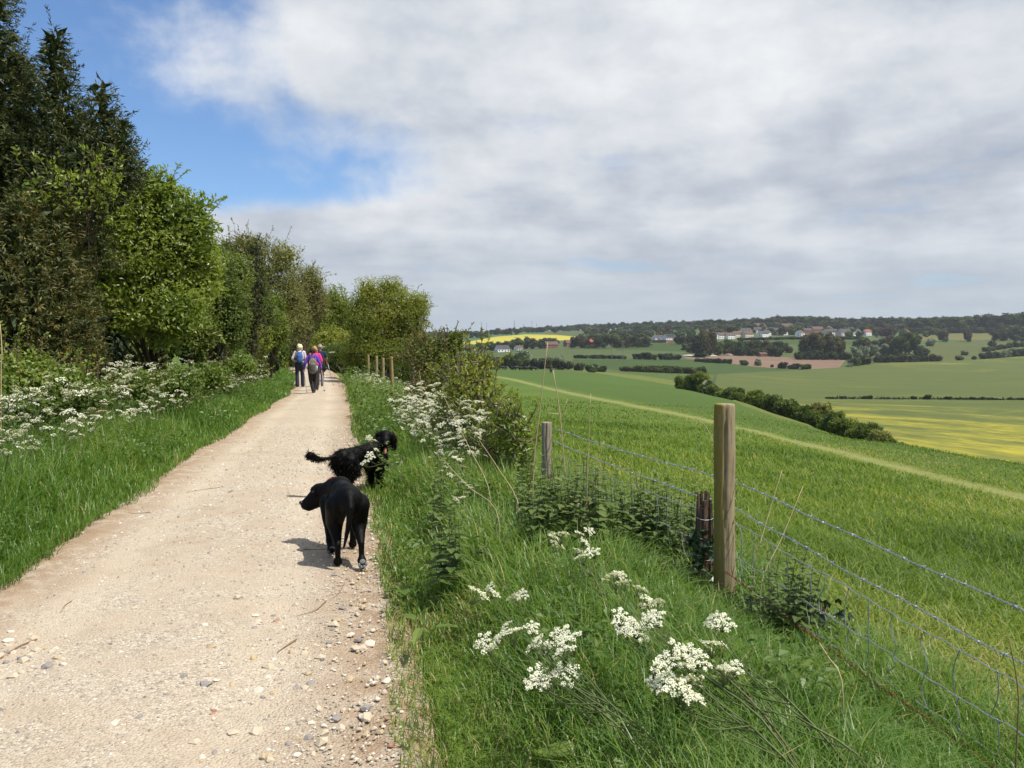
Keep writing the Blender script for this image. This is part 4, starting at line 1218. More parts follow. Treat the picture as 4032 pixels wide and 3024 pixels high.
near_tree('hedge_tree', at(575, 32), [bl(572, 690, 31, 36, 52), bl(598, 715, 32, 28, 42), bl(556, 735, 29.5, 34, 44), bl(590, 660, 32, 26, 30), bl(530, 735, 28.5, 32, 50)],
          'haw', 6500, 0.09, 0.055, 'light green hedge shrub below the twin yew', seed=14, limbs=12, sprigs=16, sprig_len=0.4, core=0.66, stems=2)
near_tree('budding_tree', at(580, 44), [bl(560, 600, 43, 75, 80), bl(540, 535, 43, 50, 36), bl(612, 560, 43, 44, 44), bl(620, 650, 43, 52, 62), bl(590, 700, 42, 45, 60), bl(500, 545, 43, 40, 40)],
          'bud', 8500, 0.10, 0.06, 'tall sparse tree with pale unopened leaves beyond the yews', seed=15, limbs=50, trunk_r=0.14, sprigs=60, sprig_len=0.9, core=0.40, bark='twigbark', twigs=160, shell=0.45)
near_tree('budding_tree', at(655, 55), [bl(660, 640, 54, 44, 62), bl(672, 605, 54, 30, 34), bl(640, 690, 53, 36, 56), bl(690, 660, 55, 26, 44), bl(636, 620, 53, 30, 40)],
          'bud', 6500, 0.12, 0.07, 'second sparse budding tree leaning over the path', seed=16, limbs=40, trunk_r=0.14, sprigs=50, sprig_len=0.9, core=0.42, bark='twigbark', twigs=130, shell=0.45)
near_tree('field_maple', at(722, 64), [bl(722, 660, 64, 38, 42), bl(745, 690, 64, 30, 46), bl(700, 700, 63, 34, 42), bl(712, 735, 60, 40, 30), bl(752, 740, 58, 30, 26)],
          'haw', 8000, 0.13, 0.09, 'rounded fresh green tree closing the end of the path', seed=17, limbs=20, trunk_r=0.14, sprigs=24, sprig_len=0.6, core=0.7)
near_tree('hedge_tree', at(640, 78), [bl(632, 722, 78, 34, 28), bl(668, 715, 80, 36, 34), bl(600, 715, 74, 34, 36), bl(690, 735, 76, 30, 22), bl(650, 690, 82, 40, 36)],
          'hedge', 6500, 0.15, 0.10, 'shady hedge arching over the far bend of the path', seed=18, limbs=16, sprigs=10, sprig_len=0.6, core=0.75)
near_tree('hawthorn_tree', at(832, 37.5), [bl(828, 690, 37.5, 70, 62), bl(800, 640, 37.5, 40, 44), bl(870, 665, 37.5, 52, 50), bl(790, 715, 37, 40, 52), bl(845, 625, 37.5, 32, 28), bl(902, 658, 37.5, 34, 26), bl(885, 690, 37.5, 44, 40), bl(775, 680, 37.3, 34, 44), bl(812, 755, 37, 60, 40), bl(862, 760, 37, 50, 36), bl(880, 715, 37.5, 40, 40), bl(765, 765, 37.5, 34, 30)],
          'haw', 24000, 0.068, 0.047, 'rounded hawthorn tree on the fence line beyond the walkers', seed=19, limbs=30, trunk_r=0.13, sprigs=90, sprig_len=0.5, core=0.66, twigs=50, tint_amp=0.5)
near_tree('hedge_shrub', at(752, 43), [bl(735, 765, 42, 32, 22), bl(765, 765, 41, 36, 26), bl(712, 762, 46, 24, 18), bl(790, 772, 38, 26, 18)],
          'hedge', 4500, 0.07, 0.045, 'low scrub with white flowers between the path and the hawthorn', 'shrub', seed=20, limbs=10, sprigs=14, sprig_len=0.3, core=0.66, flowers=9, stems=3, trunk_r=0.04)

# deep growth behind the first row: keeps the wood closed
BACK = [(-60, 16, 300, 120, 'fardark'), (80, 17, 300, 120, 'fardark'), (230, 20, 520, 110, 'fardark'), (330, 21, 480, 110, 'hedge'), (420, 25, 560, 80, 'fardark'), (500, 31, 590, 70, 'hedge'), (560, 36, 640, 60, 'fardark'), (610, 62, 660, 50, 'farbrown'), (660, 90, 690, 60, 'fartree'), (700, 95, 690, 60, 'fardark'), (760, 80, 700, 50, 'fartree')]
for k_, (xd, Y, yt, wpx, mk) in enumerate(BACK):
    veg_px('woodland_tree', xd, 0, yt, wpx * 2.0, 'round', mk, 'shady tree deep in the wood, ' + ORD[k_] + ' along the path', 'tree', 'shady trees inside the wood', Y=Y, hi=True)

# scrub on the fence line
near_tree('blackthorn_shrub', at(935, 15.5), [bl(935, 780, 15.2, 62, 62), bl(905, 755, 15.6, 34, 44), bl(965, 760, 15, 40, 44), bl(975, 830, 14, 46, 70), bl(925, 850, 14.5, 46, 62), bl(985, 735, 14.8, 20, 30)],
          'redtip', 6200, 0.042, 0.026, 'reddish tipped blackthorn scrub on the fence line', 'shrub', seed=21, limbs=34, trunk_r=0.03, sprigs=70, sprig_len=0.4, core=0.45, stems=6, twigs=60, shell=0.5)
near_tree('dogwood_shrub', at(1030, 10.2), [bl(1010, 850, 10, 60, 70), bl(1048, 890, 9.8, 56, 70), bl(985, 900, 10.2, 50, 80), bl(1030, 800, 10.2, 40, 40), bl(1075, 930, 9.4, 44, 60)],
          'haw', 3400, 0.060, 0.032, 'bright green dogwood thicket in front of the blackthorn', 'shrub', seed=22, limbs=26, trunk_r=0.018, sprigs=60, sprig_len=0.32, core=0, stems=12, twigs=70, shell=0.35, bark='twigbark')
near_tree('dogwood_shrub', at(1105, 8.4), [bl(1100, 920, 8.2, 40, 56), bl(1120, 960, 8, 38, 60), bl(1075, 985, 8.4, 40, 50)],
          'elder', 1500, 0.055, 0.030, 'small leafy dogwood next to the short grey post', 'shrub', seed=23, limbs=12, trunk_r=0.012, sprigs=34, sprig_len=0.26, core=0, stems=8, twigs=40, shell=0.35, bark='twigbark')

# brambles in front of the low yew
near_tree('bramble_bush', at(40, 11.2), [bl(20, 830, 11, 120, 66), bl(110, 830, 11.3, 80, 50), bl(-70, 840, 11, 110, 80), bl(180, 850, 11.6, 60, 40)],
          'bramble', 5200, 0.055, 0.045, 'lime green bramble mound at the foot of the low yew', 'shrub', seed=24, limbs=16, trunk_r=0.012, sprigs=50, sprig_len=0.5, core=0.7, stems=5, droop_dir=0.3)
near_tree('bramble_bush', at(400, 15.5), [bl(380, 830, 15.3, 60, 36), bl(300, 830, 14.6, 60, 36), bl(450, 815, 17, 50, 36), bl(520, 790, 21, 40, 30)],
          'bramble', 3200, 0.055, 0.040, 'darker tangle of bramble under the elder', 'shrub', seed=25, limbs=10, trunk_r=0.012, sprigs=20, sprig_len=0.4, core=0.6, stems=5, droop_dir=0.3)

# scrub that closes the foot of the trees on both sides of the far path
for k_, (xd, Y, yt, wpx, mk, lab_) in enumerate([
        (800, 42, 752, 80, 'hedge', 'scrubby bush under the hawthorn'), (860, 40, 745, 80, 'hedge', 'leafy bush between the hawthorn and the pasture'),
        (770, 50, 748, 60, 'haw', 'pale green bush behind the scrub at the path side'), (735, 58, 745, 60, 'hedge', 'bush at the far side of the path bend'),
        (690, 72, 738, 60, 'hedge', 'dark bush closing the path behind the walkers'), (655, 84, 735, 60, 'hedge', 'bush in the shade at the end of the path'),
        (620, 66, 736, 50, 'hedge', 'leafy bush beside the far path bend'), (600, 48, 738, 56, 'haw', 'pale bush at the verge before the bend'),
        (575, 38, 745, 60, 'hedge', 'dense bush at the foot of the budding tree'), (545, 31, 740, 70, 'haw', 'dense bush at the foot of the twin yew'),
        (500, 26, 738, 80, 'hedge', 'dense bush at the foot of the ivy clad tree'), (450, 22, 742, 90, 'hedge', 'dark bush under the ivy clad tree'),
        (900, 24, 766, 60, 'haw', 'low bush on the fence line behind the blackthorn'), (930, 19, 755, 80, 'haw', 'leafy bush close behind the blackthorn')]):
    veg_px('scrub_bush', xd, 0, yt, wpx, 'shrub', mk, lab_, 'shrub', None, Y=Y, hi=True, sink=0.3)

# ------------------------------------------------------------------ grass of the verges and the field
def pick_y(n, y0, y1, p, r):
    yy = np.linspace(y0, y1, 600)
    d = np.minimum(1.0, (4.0 / yy)) ** p
    c = np.cumsum(d)
    return np.interp(r.uniform(0, c[-1], n), c, yy)


def in_view(x, y, m=0.74):
    return np.abs(x) < m * y + 0.8


def grass_obj(name, label, mat, sets):
    a = Acc()
    for P, h, w_, lean, tint, segs, sd in sets:
        V, F, m = blades(P, h, w_, lean, segs, sd)
        a.add(V, F, np.repeat(np.clip(tint, 0, 1), m))
    return tag(a.build(name, mat), label, 'grass', kind='stuff')


def clump(x, y, f=1.0, sd=2):
    return 0.5 + 0.5 * vnoise(x * f, y * f, sd)


r = np.random.default_rng(21)
# wooded-side verge
n = 62000
Y = pick_y(n, 3.4, 48, 1.15, r)
s = r.beta(1.15, 1.9, n) * 4.2 - 0.03
x = path_l(Y) - s + 0.04 - 0.15 * vnoise(Y * 1.7, Y * 0 + 1, 9)
k = in_view(x, Y)
x, Y, s = x[k], Y[k], s[k]
c = clump(x, Y, 1.1)
h = (0.15 + 0.28 * sst(s, 0.05, 0.9)) * (0.45 + 0.95 * c) * r.uniform(0.6, 1.25, len(x))
P = np.stack([x, Y, gz(x, Y) - 0.01], -1)
wd = 0.0055 * np.maximum(1, (Y / 4)) ** 0.75 * r.uniform(0.7, 1.3, len(x))
tint = 0.40 + 0.42 * (clump(x, Y, 0.7, 41) - 0.5) + 0.2 * (c - 0.5) + r.normal(0, 0.16, len(x)) + (r.uniform(0, 1, len(x)) < 0.02) * 0.5
near = Y < 9
sets = [(P[near], h[near], wd[near], r.uniform(0.25, 0.85, near.sum()), tint[near], 3, 1), (P[~near], h[~near], wd[~near], r.uniform(0.2, 0.7, (~near).sum()), tint[~near], 2, 2)]
grass_obj('verge_grass', 'lush green grass of the verge under the trees', M['grass'], sets)

# fence-side verge
n = 88000
Y = pick_y(n, 1.7, 44, 1.3, r)
wv = fence_x(Y) - path_r(Y) + 0.7
v = r.uniform(0, 1, n) ** 0.9 * wv
x = path_r(Y) + v - 0.05 + 0.11 * vnoise(Y * 1.9, Y * 0 + 2, 10)
k = in_view(x, Y)
x, Y, v = x[k], Y[k], v[k]
c = clump(x, Y, 1.4, 12)
tall = sst(v, 0.25, 0.75)
short_patch = sst(4.6, 3.2, 4.4) * (Y < 4.6) * (1 - sst(v, 0.35, 0.65))
h = (0.09 + 0.30 * tall) * (0.55 + 0.8 * c) * r.uniform(0.6, 1.25, len(x)) * (1 - 0.5 * sst(fence_x(Y) - x, 0.75, 0.2) * sst(Y, 5.6, 4.6))
P = np.stack([x, Y, gz(x, Y) - 0.01], -1)
wd = 0.0050 * np.maximum(1, (Y / 3.5)) ** 0.75 * r.uniform(0.7, 1.35, len(x))
tint = 0.44 + 0.3 * (c - 0.5) + r.normal(0, 0.15, len(x)) + 0.22 * short_patch + (r.uniform(0, 1, len(x)) < 0.035) * 0.5
near = Y < 7.5
sets = [(P[near], h[near], wd[near], r.uniform(0.3, 0.95, near.sum()), tint[near], 3, 3), (P[~near], h[~near], wd[~near], r.uniform(0.2, 0.7, (~near).sum()), tint[~near], 2, 4)]
Y2 = r.uniform(14, 39, 3200)
x2 = fence_x(Y2) - np.abs(r.normal(0, 0.45, 3200)) + 0.25
sets.append((np.stack([x2, Y2, gz(x2, Y2)], -1), r.uniform(0.45, 0.85, 3200), r.uniform(0.015, 0.03, 3200), r.uniform(0.15, 0.5, 3200), r.normal(0.6, 0.2, 3200), 2, 7))
grass_obj('verge_grass', 'tangled long grass between the path and the fence', M['grass'], sets)

# pasture beyond the fence
n = 150000
Y = pick_y(n, 2.4, 75, 1.05, r)
x = r.uniform(-0.16, 0.72, n) * Y
u = x - fence_x(Y)
k = (u > 0.25) & ((Y < 40) | (r.uniform(0, 1, n) < 0.6))
x, Y, u = x[k], Y[k], u[k]
c = clump(x, Y * 0.6, 0.55, 14)
c2 = clump(x, Y * 0.5, 0.16, 15)
P1, P2 = STRIP
d = (P2 - P1)[:2] / np.linalg.norm((P2 - P1)[:2])
dist = np.abs((x - P1[0]) * -d[1] + (Y - P1[1]) * d[0] + 0.5 * vnoise(x * .7, Y * .7, 6))
onstrip = sst(dist, 1.3, 0.5)
h = (0.10 + 0.20 * c) * (1 - 0.45 * sst(u, 0.9, 0.2)) * r.uniform(0.5, 1.3, len(x)) * (1 - 0.75 * onstrip) * np.clip(1.15 - Y / 140, 0.6, 1)
P = np.stack([x, Y, gz(x, Y) - 0.01], -1)
wd = 0.006 * np.maximum(1, (Y / 3.5)) ** 0.8 * r.uniform(0.7, 1.35, len(x))
tint = 0.63 - 0.6 * (c - 0.4) + 0.55 * (c2 - 0.5) + r.normal(0, 0.15, len(x)) + onstrip * 0.25 + (r.uniform(0, 1, len(x)) < 0.03) * 0.3 - 0.16 * sst(Y, 10, 40)
near = Y < 7
sets = [(P[near], h[near] * 1.15, wd[near], r.uniform(0.4, 1.0, near.sum()), tint[near], 3, 5), (P[~near], h[~near], wd[~near], r.uniform(0.4, 0.95, (~near).sum()), tint[~near], 2, 6)]
grass_obj('field_grass', 'sunlit pasture grass beyond the wire fence', M['field_grass'], sets)


# leafy weeds among the grass
def weeds(label, side, n, sd):
    r = np.random.default_rng(sd)
    Y = pick_y(n, 3.0 if side > 0 else 5.0, 34, 1.2, r)
    s = r.uniform(0.05, 1.0, n)
    x = path_r(Y) + s * (fence_x(Y) - path_r(Y)) if side > 0 else path_l(Y) - s * 3.0
    k = in_view(x, Y) & (clump(x, Y, 0.9, sd) > 0.45)
    if side > 0:
        k &= ~((Y < 4.7) & (x - path_r(Y) < 0.55)) & ~((Y < 5.2) & (fence_x(Y) - x < 0.4))
    x, Y = x[k], Y[k]
    n = len(x)
    z = gz(x, Y) + r.uniform(0.05, 0.42, n) * (0.5 + 0.6 * clump(x, Y, 1.2, sd + 1)) * (1 + (1.3 * sst(path_l(Y) - x, 0.7, 1.8) if side < 0 else 0.5 * sst(Y, 6, 9) + 0.9 * sst(Y, 13, 22)))
    D = nrm(rdir(n, r) * [1, 1, 0.4])
    L = r.uniform(0.02, 0.065, n) * np.maximum(1, Y / 8) ** 0.5
    V, F = leaves(np.stack([x, Y, z], -1), D, nrm(rdir(n, r) * 0.5 + [0.1, 0, 1.0]), L, L * r.uniform(0.4, 0.75, n))
    o = Acc().add(V, F, np.repeat(np.clip(r.normal(0.5, 0.2, n), 0, 1), 4)).build('verge_weeds', M['broad'])
    tag(o, label, 'weeds', kind='stuff')


weeds('small leafy weeds among the grass under the trees', -1, 30000, 31)
weeds('small leafy weeds among the grass along the fence', 1, 22000, 32)


# ------------------------------------------------------------------ cow parsley
def umbel_mesh(seed, n_um, n_fl, size=0.032):
    r = np.random.default_rng(seed)
    a = Acc()
    for k in range(n_um):
        ang = k * 2.4 + r.normal(0, 0.2)
        q_ = math.sqrt((k + 0.5) / n_um) * size
        cz = 0.010 - (q_ / size) ** 2 * 0.008 + r.normal(0, 0.0015)
        c = np.array([math.cos(ang) * q_, math.sin(ang) * q_, cz])
        rr = size * 0.235 * r.uniform(0.8, 1.15)
        o = rdir(n_fl, r) * (r.uniform(0.1, 1, n_fl) ** 0.5)[:, None] * [rr, rr, rr * 0.4]
        o[:, 2] += 0.35 * rr - (o[:, 0] ** 2 + o[:, 1] ** 2) / rr * 0.35
        sz = rr * 0.62 * (18 / n_fl) ** 0.5
        D = rdir(n_fl, r) * [1, 1, 0.35]
        V, F = leaves(c + o, D, nrm(o / rr + [0, 0, 1.3] + rdir(n_fl, r) * 0.4), sz * r.uniform(0.8, 1.2, n_fl), sz, 0.0)
        a.add(V, F, np.repeat(np.clip(r.normal(0.75, 0.22, n_fl), 0, 1), 4), 0)
        V, F = tube([(0, 0, -0.032), c * 0.6 + [0, 0, -0.012], c - [0, 0, 0.002]], [0.0011, 0.0009, 0.0007], 3, False)
        a.add(V, F, 0.45, 1)
    return a.mesh('umbel', [M['petal'], M['stem']])


UMB = [umbel_mesh(40 + k, 13, 26) for k in range(3)]
UMBL = [umbel_mesh(60 + k, 9, 6) for k in range(2)]


def fern_leaf(a, P0, D, L, r, droop=0.35):
    """a twice-divided leaf"""
    D = nrm(np.asarray(D, float))
    side = nrm(np.cross(D, [0, 0, 1.0]))
    n = 7
    C, DD, LL = [], [], []
    for k in range(n):
        s = 0.25 + 0.75 * k / n
        p = P0 + D * L * s - np.array([0, 0, 1.0]) * L * droop * s * s
        ln = L * 0.42 * (1.1 - s)
        for sg in (-1, 1):
            d = nrm(side * sg + D * 0.7 + r.normal(0, 0.12, 3))
            for q_ in range(4):
                C.append(p + d * ln * (q_ + 0.6) / 4)
                DD.append(nrm(d * 0.6 + (side if q_ % 2 else D) * 0.6 + r.normal(0, 0.25, 3)))
                LL.append(ln * 0.42 * (1.15 - q_ / 5))
    C, DD, LL = np.array(C), np.array(DD), np.array(LL)
    V, F = leaves(C, DD, np.tile([0, 0, 1.0], (len(C), 1)) + r.normal(0, 0.3, (len(C), 3)), LL, LL * 0.55)
    a.add(V, F, np.repeat(np.clip(r.normal(0.5, 0.15, len(C)), 0, 1), 4))
    V, F = tube(curve([P0, P0 + D * L * 0.5 - [0, 0, L * droop * 0.25], P0 + D * L - [0, 0, L * droop]], 5), [0.0018, 0.0015, 0.0012, 0.001, 0.0007], 3, False)
    a.add(V, F, 0.4)


def parsley(root, heads, label, group=None, seed=0, umb=UMB, rads=(0.0042, 0.0022), uscale=1.0, nleaf=5, fork=0.62, separate=True):
    """root and heads are world points; heads branch from one or two main stems"""
    r = np.random.default_rng(seed)
    root = np.array(root, float)
    e = empty('cow_parsley', root, 0, label, 'wildflower', group)
    st, lf = Acc(), Acc()
    H = np.array(heads, float) - root
    mean = H.mean(0)
    node = mean * fork + np.array([0, 0, 0.06])
    mid = node * 0.5 + r.normal(0, 0.02, 3) + np.array([0, 0, 0.05])
    st.add(*tube(curve([(0, 0, -0.04), mid, node], 8), np.linspace(rads[0], rads[0] * 0.75, 8), 6), t=np.repeat(np.linspace(0.95, 0.5, 8), 6))
    for k, hp in enumerate(H):
        b = node if k % 2 else mid + (node - mid) * r.uniform(0.3, 0.95)
        hub = hp - np.array([0, 0, 0.03]) * uscale
        P = curve([b, b + (hub - b) * 0.55 + np.array([0, 0, -0.025]) + r.normal(0, 0.012, 3), hub], 7)
        st.add(*tube(P, np.linspace(rads[0] * 0.6, rads[1] * 0.6, 7), 5), t=0.5)
        if separate:
            o = bpy.data.objects.new('umbel', umb[r.integers(len(umb))])
            COL.objects.link(o)
            o.parent = e
            o.location = hp
            tl = nrm(hub - b)
            o.rotation_euler = (-tl[1] * 0.6 + r.normal(0, 0.15), tl[0] * 0.6 + r.normal(0, 0.15), r.uniform(0, 6.28))
            o.scale = (uscale * r.uniform(0.6, 1.2),) * 3
    for k in range(nleaf):
        an = r.uniform(0, 6.28)
        z = r.uniform(0.02, 0.55) * max(0.15, node[2])
        p = node * (z / max(node[2], 0.05))
        fern_leaf(lf, p, (math.cos(an), math.sin(an), 0.45), r.uniform(0.12, 0.26), r)
    st.build('stem', M['stem'], e, smooth=True)
    if nleaf:
        lf.build('leaves', M['broad'], e)
    return e


def c6(cx, cy):
    return ((1500 + cx / 1.4757) / 1.823, (1900 + cy / 1.4757) / 1.823)


def fg(heads, Y0, dY=0.25, seed=0):
    r = np.random.default_rng(seed)
    return [sp(*c6(*h_), Y0 + r.uniform(-dY, dY)) for h_ in heads]


def groundpt(x, y): return np.array([x, y, float(gz(x, y))])


parsley(groundpt(0.48, 2.62), fg([(565, 655), (640, 610), (660, 650), (780, 670), (820, 655)], 3.25, .12, 1), 'cow parsley leaning out to the path edge, its heads in two small tufts', seed=31, uscale=1.23)
parsley(groundpt(0.55, 2.50), fg([(605, 935), (690, 910), (730, 840), (760, 880), (640, 970)], 2.95, .12, 2), 'cow parsley with a loose bunch of heads low over the short grass', seed=32, uscale=1.30)
parsley(groundpt(0.62, 2.45), fg([(880, 850), (910, 940), (950, 960), (1060, 890), (1090, 940), (1050, 990), (930, 1130), (890, 1170), (975, 1160), (1080, 1110)], 2.8, .12, 3), 'cow parsley with the widest spray of heads beside the short grass', seed=33, uscale=1.38)
parsley(groundpt(0.98, 2.35), fg([(1360, 560), (1410, 590), (1390, 540), (1400, 790), (1440, 850), (1490, 870), (1380, 830)], 2.95, .15, 4), 'tall cow parsley with creamy heads halfway to the fence post', seed=34, uscale=1.38)
parsley(groundpt(1.02, 2.42), fg([(1500, 620), (1540, 690), (1580, 720), (1560, 780), (1600, 800)], 3.0, .12, 5), 'yellowing cow parsley going over next to the tall one', seed=35, uscale=1.30)
parsley(groundpt(1.04, 2.28), fg([(1770, 1000), (1720, 970), (1840, 1040), (1780, 1080), (1690, 1040), (1620, 1100), (1590, 1170), (1650, 1180), (1790, 1170), (1750, 1220), (1800, 1250)], 2.6, .12, 6), 'cow parsley with the densest white heads below the fence post', seed=36, uscale=1.45)
parsley(groundpt(1.14, 2.42), fg([(1930, 950), (1900, 970), (1950, 830), (1990, 820), (1930, 800)], 2.85, .1, 7), 'upright cow parsley standing closest to the foot of the fence post', seed=37, uscale=1.38)
parsley(groundpt(1.20, 2.40), fg([(2010, 1100), (1990, 1120), (2050, 1080)], 2.7, .08, 8), 'small cow parsley with one open head under the fence wire', seed=38, uscale=1.30)
parsley(groundpt(0.52, 3.75), fg([(1000, 330), (1040, 310), (1020, 370), (1150, 300), (1210, 285), (1180, 350), (1200, 400), (1150, 410), (1170, 440), (1230, 410)], 4.35, .15, 9), 'cow parsley with a double head standing in the long grass before the nettles', seed=39, uscale=1.5)
parsley(groundpt(0.52, 5.6), fg([(1130, 55), (1125, 110), (1235, 105), (1140, 130)], 6.1, .15, 10), 'slim cow parsley by the wire behind the nettles', seed=40, uscale=1.4)
parsley(groundpt(-0.05, 5.3), fg([(430, 105), (470, 95)], 5.8, .1, 11), 'single cow parsley head beside dry straws in the long grass', seed=41, uscale=1.16)
parsley(groundpt(-1.0, 8.25), [sp(800, 985, 8.5), sp(789, 1000, 8.3), sp(812, 972, 8.4), sp(797, 946, 8.7), sp(803, 953, 8.6)], 'arching cow parsley drooping in front of the curly dog', seed=42, uscale=1.45, nleaf=2)


# plants of the two flowering banks: a few kinds, copied
def proto(seed, big):
    r = np.random.default_rng(seed)
    H = r.uniform(0.75, 1.0)
    m = r.integers(8, 13) if big else r.integers(6, 10)
    heads = [np.array([r.normal(0, 0.18), r.normal(0, 0.18), H * r.uniform(0.62, 1.04)]) for _ in range(m)]
    return parsley((0, 0, 0), heads, 'x', None, seed, UMB if big else UMBL, uscale=1.75 if big else 1.85, nleaf=6)


def drift(side, y):
    """label and group of a plant by the stretch of bank it stands on"""
    if side:
        w_ = 'between the curly dog and the fence scrub' if y < 14 else 'on the fence bank beyond the blackthorn' if y < 22 else 'at the foot of the distant fence posts'
    else:
        w_ = 'in front of the lime green brambles' if y < 11.5 else 'under the bright green elder' if y < 18 else 'on the shady verge towards the walkers'
    return 'white cow parsley ' + w_, 'cow parsley ' + w_


PRO = [proto(70 + k, True) for k in range(4)]
PROL = [proto(80 + k, False) for k in range(4)]
used = set()


def put_parsley(lst, x, y, sc, side):
    src = lst[random.randrange(len(lst))]
    loc = groundpt(x, y)
    lb_, gb_ = drift(side, y)
    if src.name not in used:
        used.add(src.name)
        src.location, src.rotation_euler = loc, (0, 0, random.uniform(0, 6.28))
        src.scale = (sc, sc, sc)
        src['label'], src['group'] = lb_, gb_
        return
    dup(src, loc, random.uniform(0, 6.28), sc, lb_, gb_)


pr = random.Random(5)
n = 0
while n < 74:
    y = 6.9 + 7 * pr.random() ** 1.15
    x = path_r(y) + pr.uniform(0.35, 1.0) ** 0.8 * (fence_x(y) - path_r(y))
    if x / y > -0.045 and y < 9.5 or y < 7.6 and x - path_r(y) < 0.5:
        continue
    put_parsley(PRO, x, y, pr.uniform(0.62, 1.0) * (0.8 if x - path_r(y) < 0.9 else 1) * (0.8 if y < 8.2 else 1), True)
    n += 1
for k_ in range(40):
    y = pr.uniform(14, 30) if k_ < 18 else pr.uniform(20, 37)
    put_parsley(PROL, path_r(y) + pr.uniform(0.4, 2.0) if k_ < 18 else fence_x(y) - pr.uniform(0.05, 0.7), y, pr.uniform(0.65, 0.9), True)
n = 0
while n < 178:
    y = 6.6 + 23 * pr.random() ** 1.4
    s = pr.uniform(0.75, 3.6) if y < 14 else pr.uniform(0.7, 2.3)
    x = path_l(y) - s
    if abs(x) > 0.70 * y:
        continue
    put_parsley(PROL, x, y, pr.uniform(0.8, 1.25) * (0.75 if s < 1.2 else 1), False)
    n += 1
for x, y, sc in [(-4.7, 6.6, .7), (-4.3, 6.35, .5), (-3.95, 5.9, .35)]:
    put_parsley(PROL, x, y, sc, False)

# ------------------------------------------------------------------ nettles, docks and dry stems
def nettle_proto(seed):
    r = np.random.default_rng(seed)
    e = empty('nettle', (0, 0, 0))
    st, lf = Acc(), Acc()
    for k in range(r.integers(3, 6)):
        f = r.normal(0, 0.06, 3) * [1, 1, 0]
        H = r.uniform(0.35, 0.6)
        top = f + np.array([r.normal(0, 0.06), r.normal(0, 0.06), H])
        st.add(*tube(curve([f, (f + top) / 2 + r.normal(0, 0.01, 3), top], 5), [0.003, 0.003, 0.0025, 0.002, 0.0015], 4), t=0.35)
        for q_ in range(8):
            s = 0.3 + 0.7 * q_ / 7
            p = f + (top - f) * s
            L = 0.085 * (1.25 - s) + 0.02
            a0 = q_ * 1.57
            for sg in (0, math.pi):
                d = np.array([math.cos(a0 + sg), math.sin(a0 + sg), 0.12 if q_ < 6 else 0.6])
                # toothed leaf: centre strip with a saw edge
                D = nrm(d + r.normal(0, 0.12, 3))
                S = nrm(np.cross(D, [0, 0, 1.0]))
                tt = np.linspace(0, 1, 7)
                wv_ = L * 0.30 * np.sin(np.pi * np.clip(tt, 0.04, 1) ** 0.7) * (1 + 0.22 * (np.arange(7) % 2))
                cpt = p + D * (L * tt)[:, None] - np.array([0, 0, 1.0]) * (L * 0.35 * tt ** 2)[:, None]
                V = np.concatenate([cpt - S * wv_[:, None], cpt - np.array([0, 0, L * 0.05]), cpt + S * wv_[:, None]])
                F = [(i, i + 1, i + 8, i + 7) for i in range(6)] + [(i + 7, i + 8, i + 15, i + 14) for i in range(6)]
                lf.add(V, np.array(F), np.clip(r.normal(0.45 + 0.3 * s, 0.12), 0, 1))
    lf.build('leaves', M['nettle'], e)
    st.build('stem', M['stem'], e)
    return tag(e, 'stinging nettle among the long grass by the fence', 'nettle', 'nettles among the long grass by the fence')


NP = [nettle_proto(90 + k) for k in range(4)]
spots = [(c6(250 + 90 * pr.random() * 3 - 60, 200 + 250 * pr.random()), 4.8 + 1.4 * pr.random()) for _ in range(2)]
spots += [((1110 + 400 * pr.random(), 0), 5.4 + 1.9 * pr.random()) for _ in range(44)]
spots += [((1620 + 130 * pr.random(), 0), 4.2 + .5 * pr.random()) for _ in range(7)]
spots += [((870 + 200 * pr.random(), 0), 5.8 + 2.4 * pr.random()) for _ in range(5)]
for k, ((xd, _), Y) in enumerate(spots):
    P = at(xd, Y)
    wh = 'around the tall fence post' if 1600 < xd and Y < 5 else 'in the dark patch between the two near posts' if xd > 1105 and Y > 5.3 else 'in the long grass behind the dogs'
    if k < 4:
        NP[k].location = P
        NP[k]['label'], NP[k]['group'] = 'stinging nettle ' + wh, 'nettles ' + wh
    else:
        dup(NP[k % 4], P, pr.uniform(0, 6.28), pr.uniform(0.75, 1.25) if Y > 5.3 else pr.uniform(0.6, 0.95), 'stinging nettle ' + wh, 'nettles ' + wh)


def leaf_blade(a, P0, D, L, W, r, fold=0.15, droop=0.35, n=6, t=0.5, wave=0.0):
    D = nrm(np.asarray(D, float))
    S = nrm(np.cross(D, [0, 0, 1.0]))
    tt = np.linspace(0, 1, n)
    wv_ = W / 2 * np.sin(np.pi * (0.04 + 0.96 * tt) ** 0.75) * (1 + wave * (np.arange(n) % 2))
    c = np.asarray(P0) + D * (L * tt)[:, None] - np.array([0, 0, 1.0]) * (L * droop * tt ** 2)[:, None]
    up = np.array([0, 0, W * fold])
    V = np.concatenate([c - S * wv_[:, None] + up, c, c + S * wv_[:, None] + up])
    F = [(i, i + 1, i + n + 1, i + n) for i in range(n - 1)] + [(i + n, i + n + 1, i + 2 * n + 1, i + 2 * n) for i in range(n - 1)]
    a.add(V, np.array(F), t)


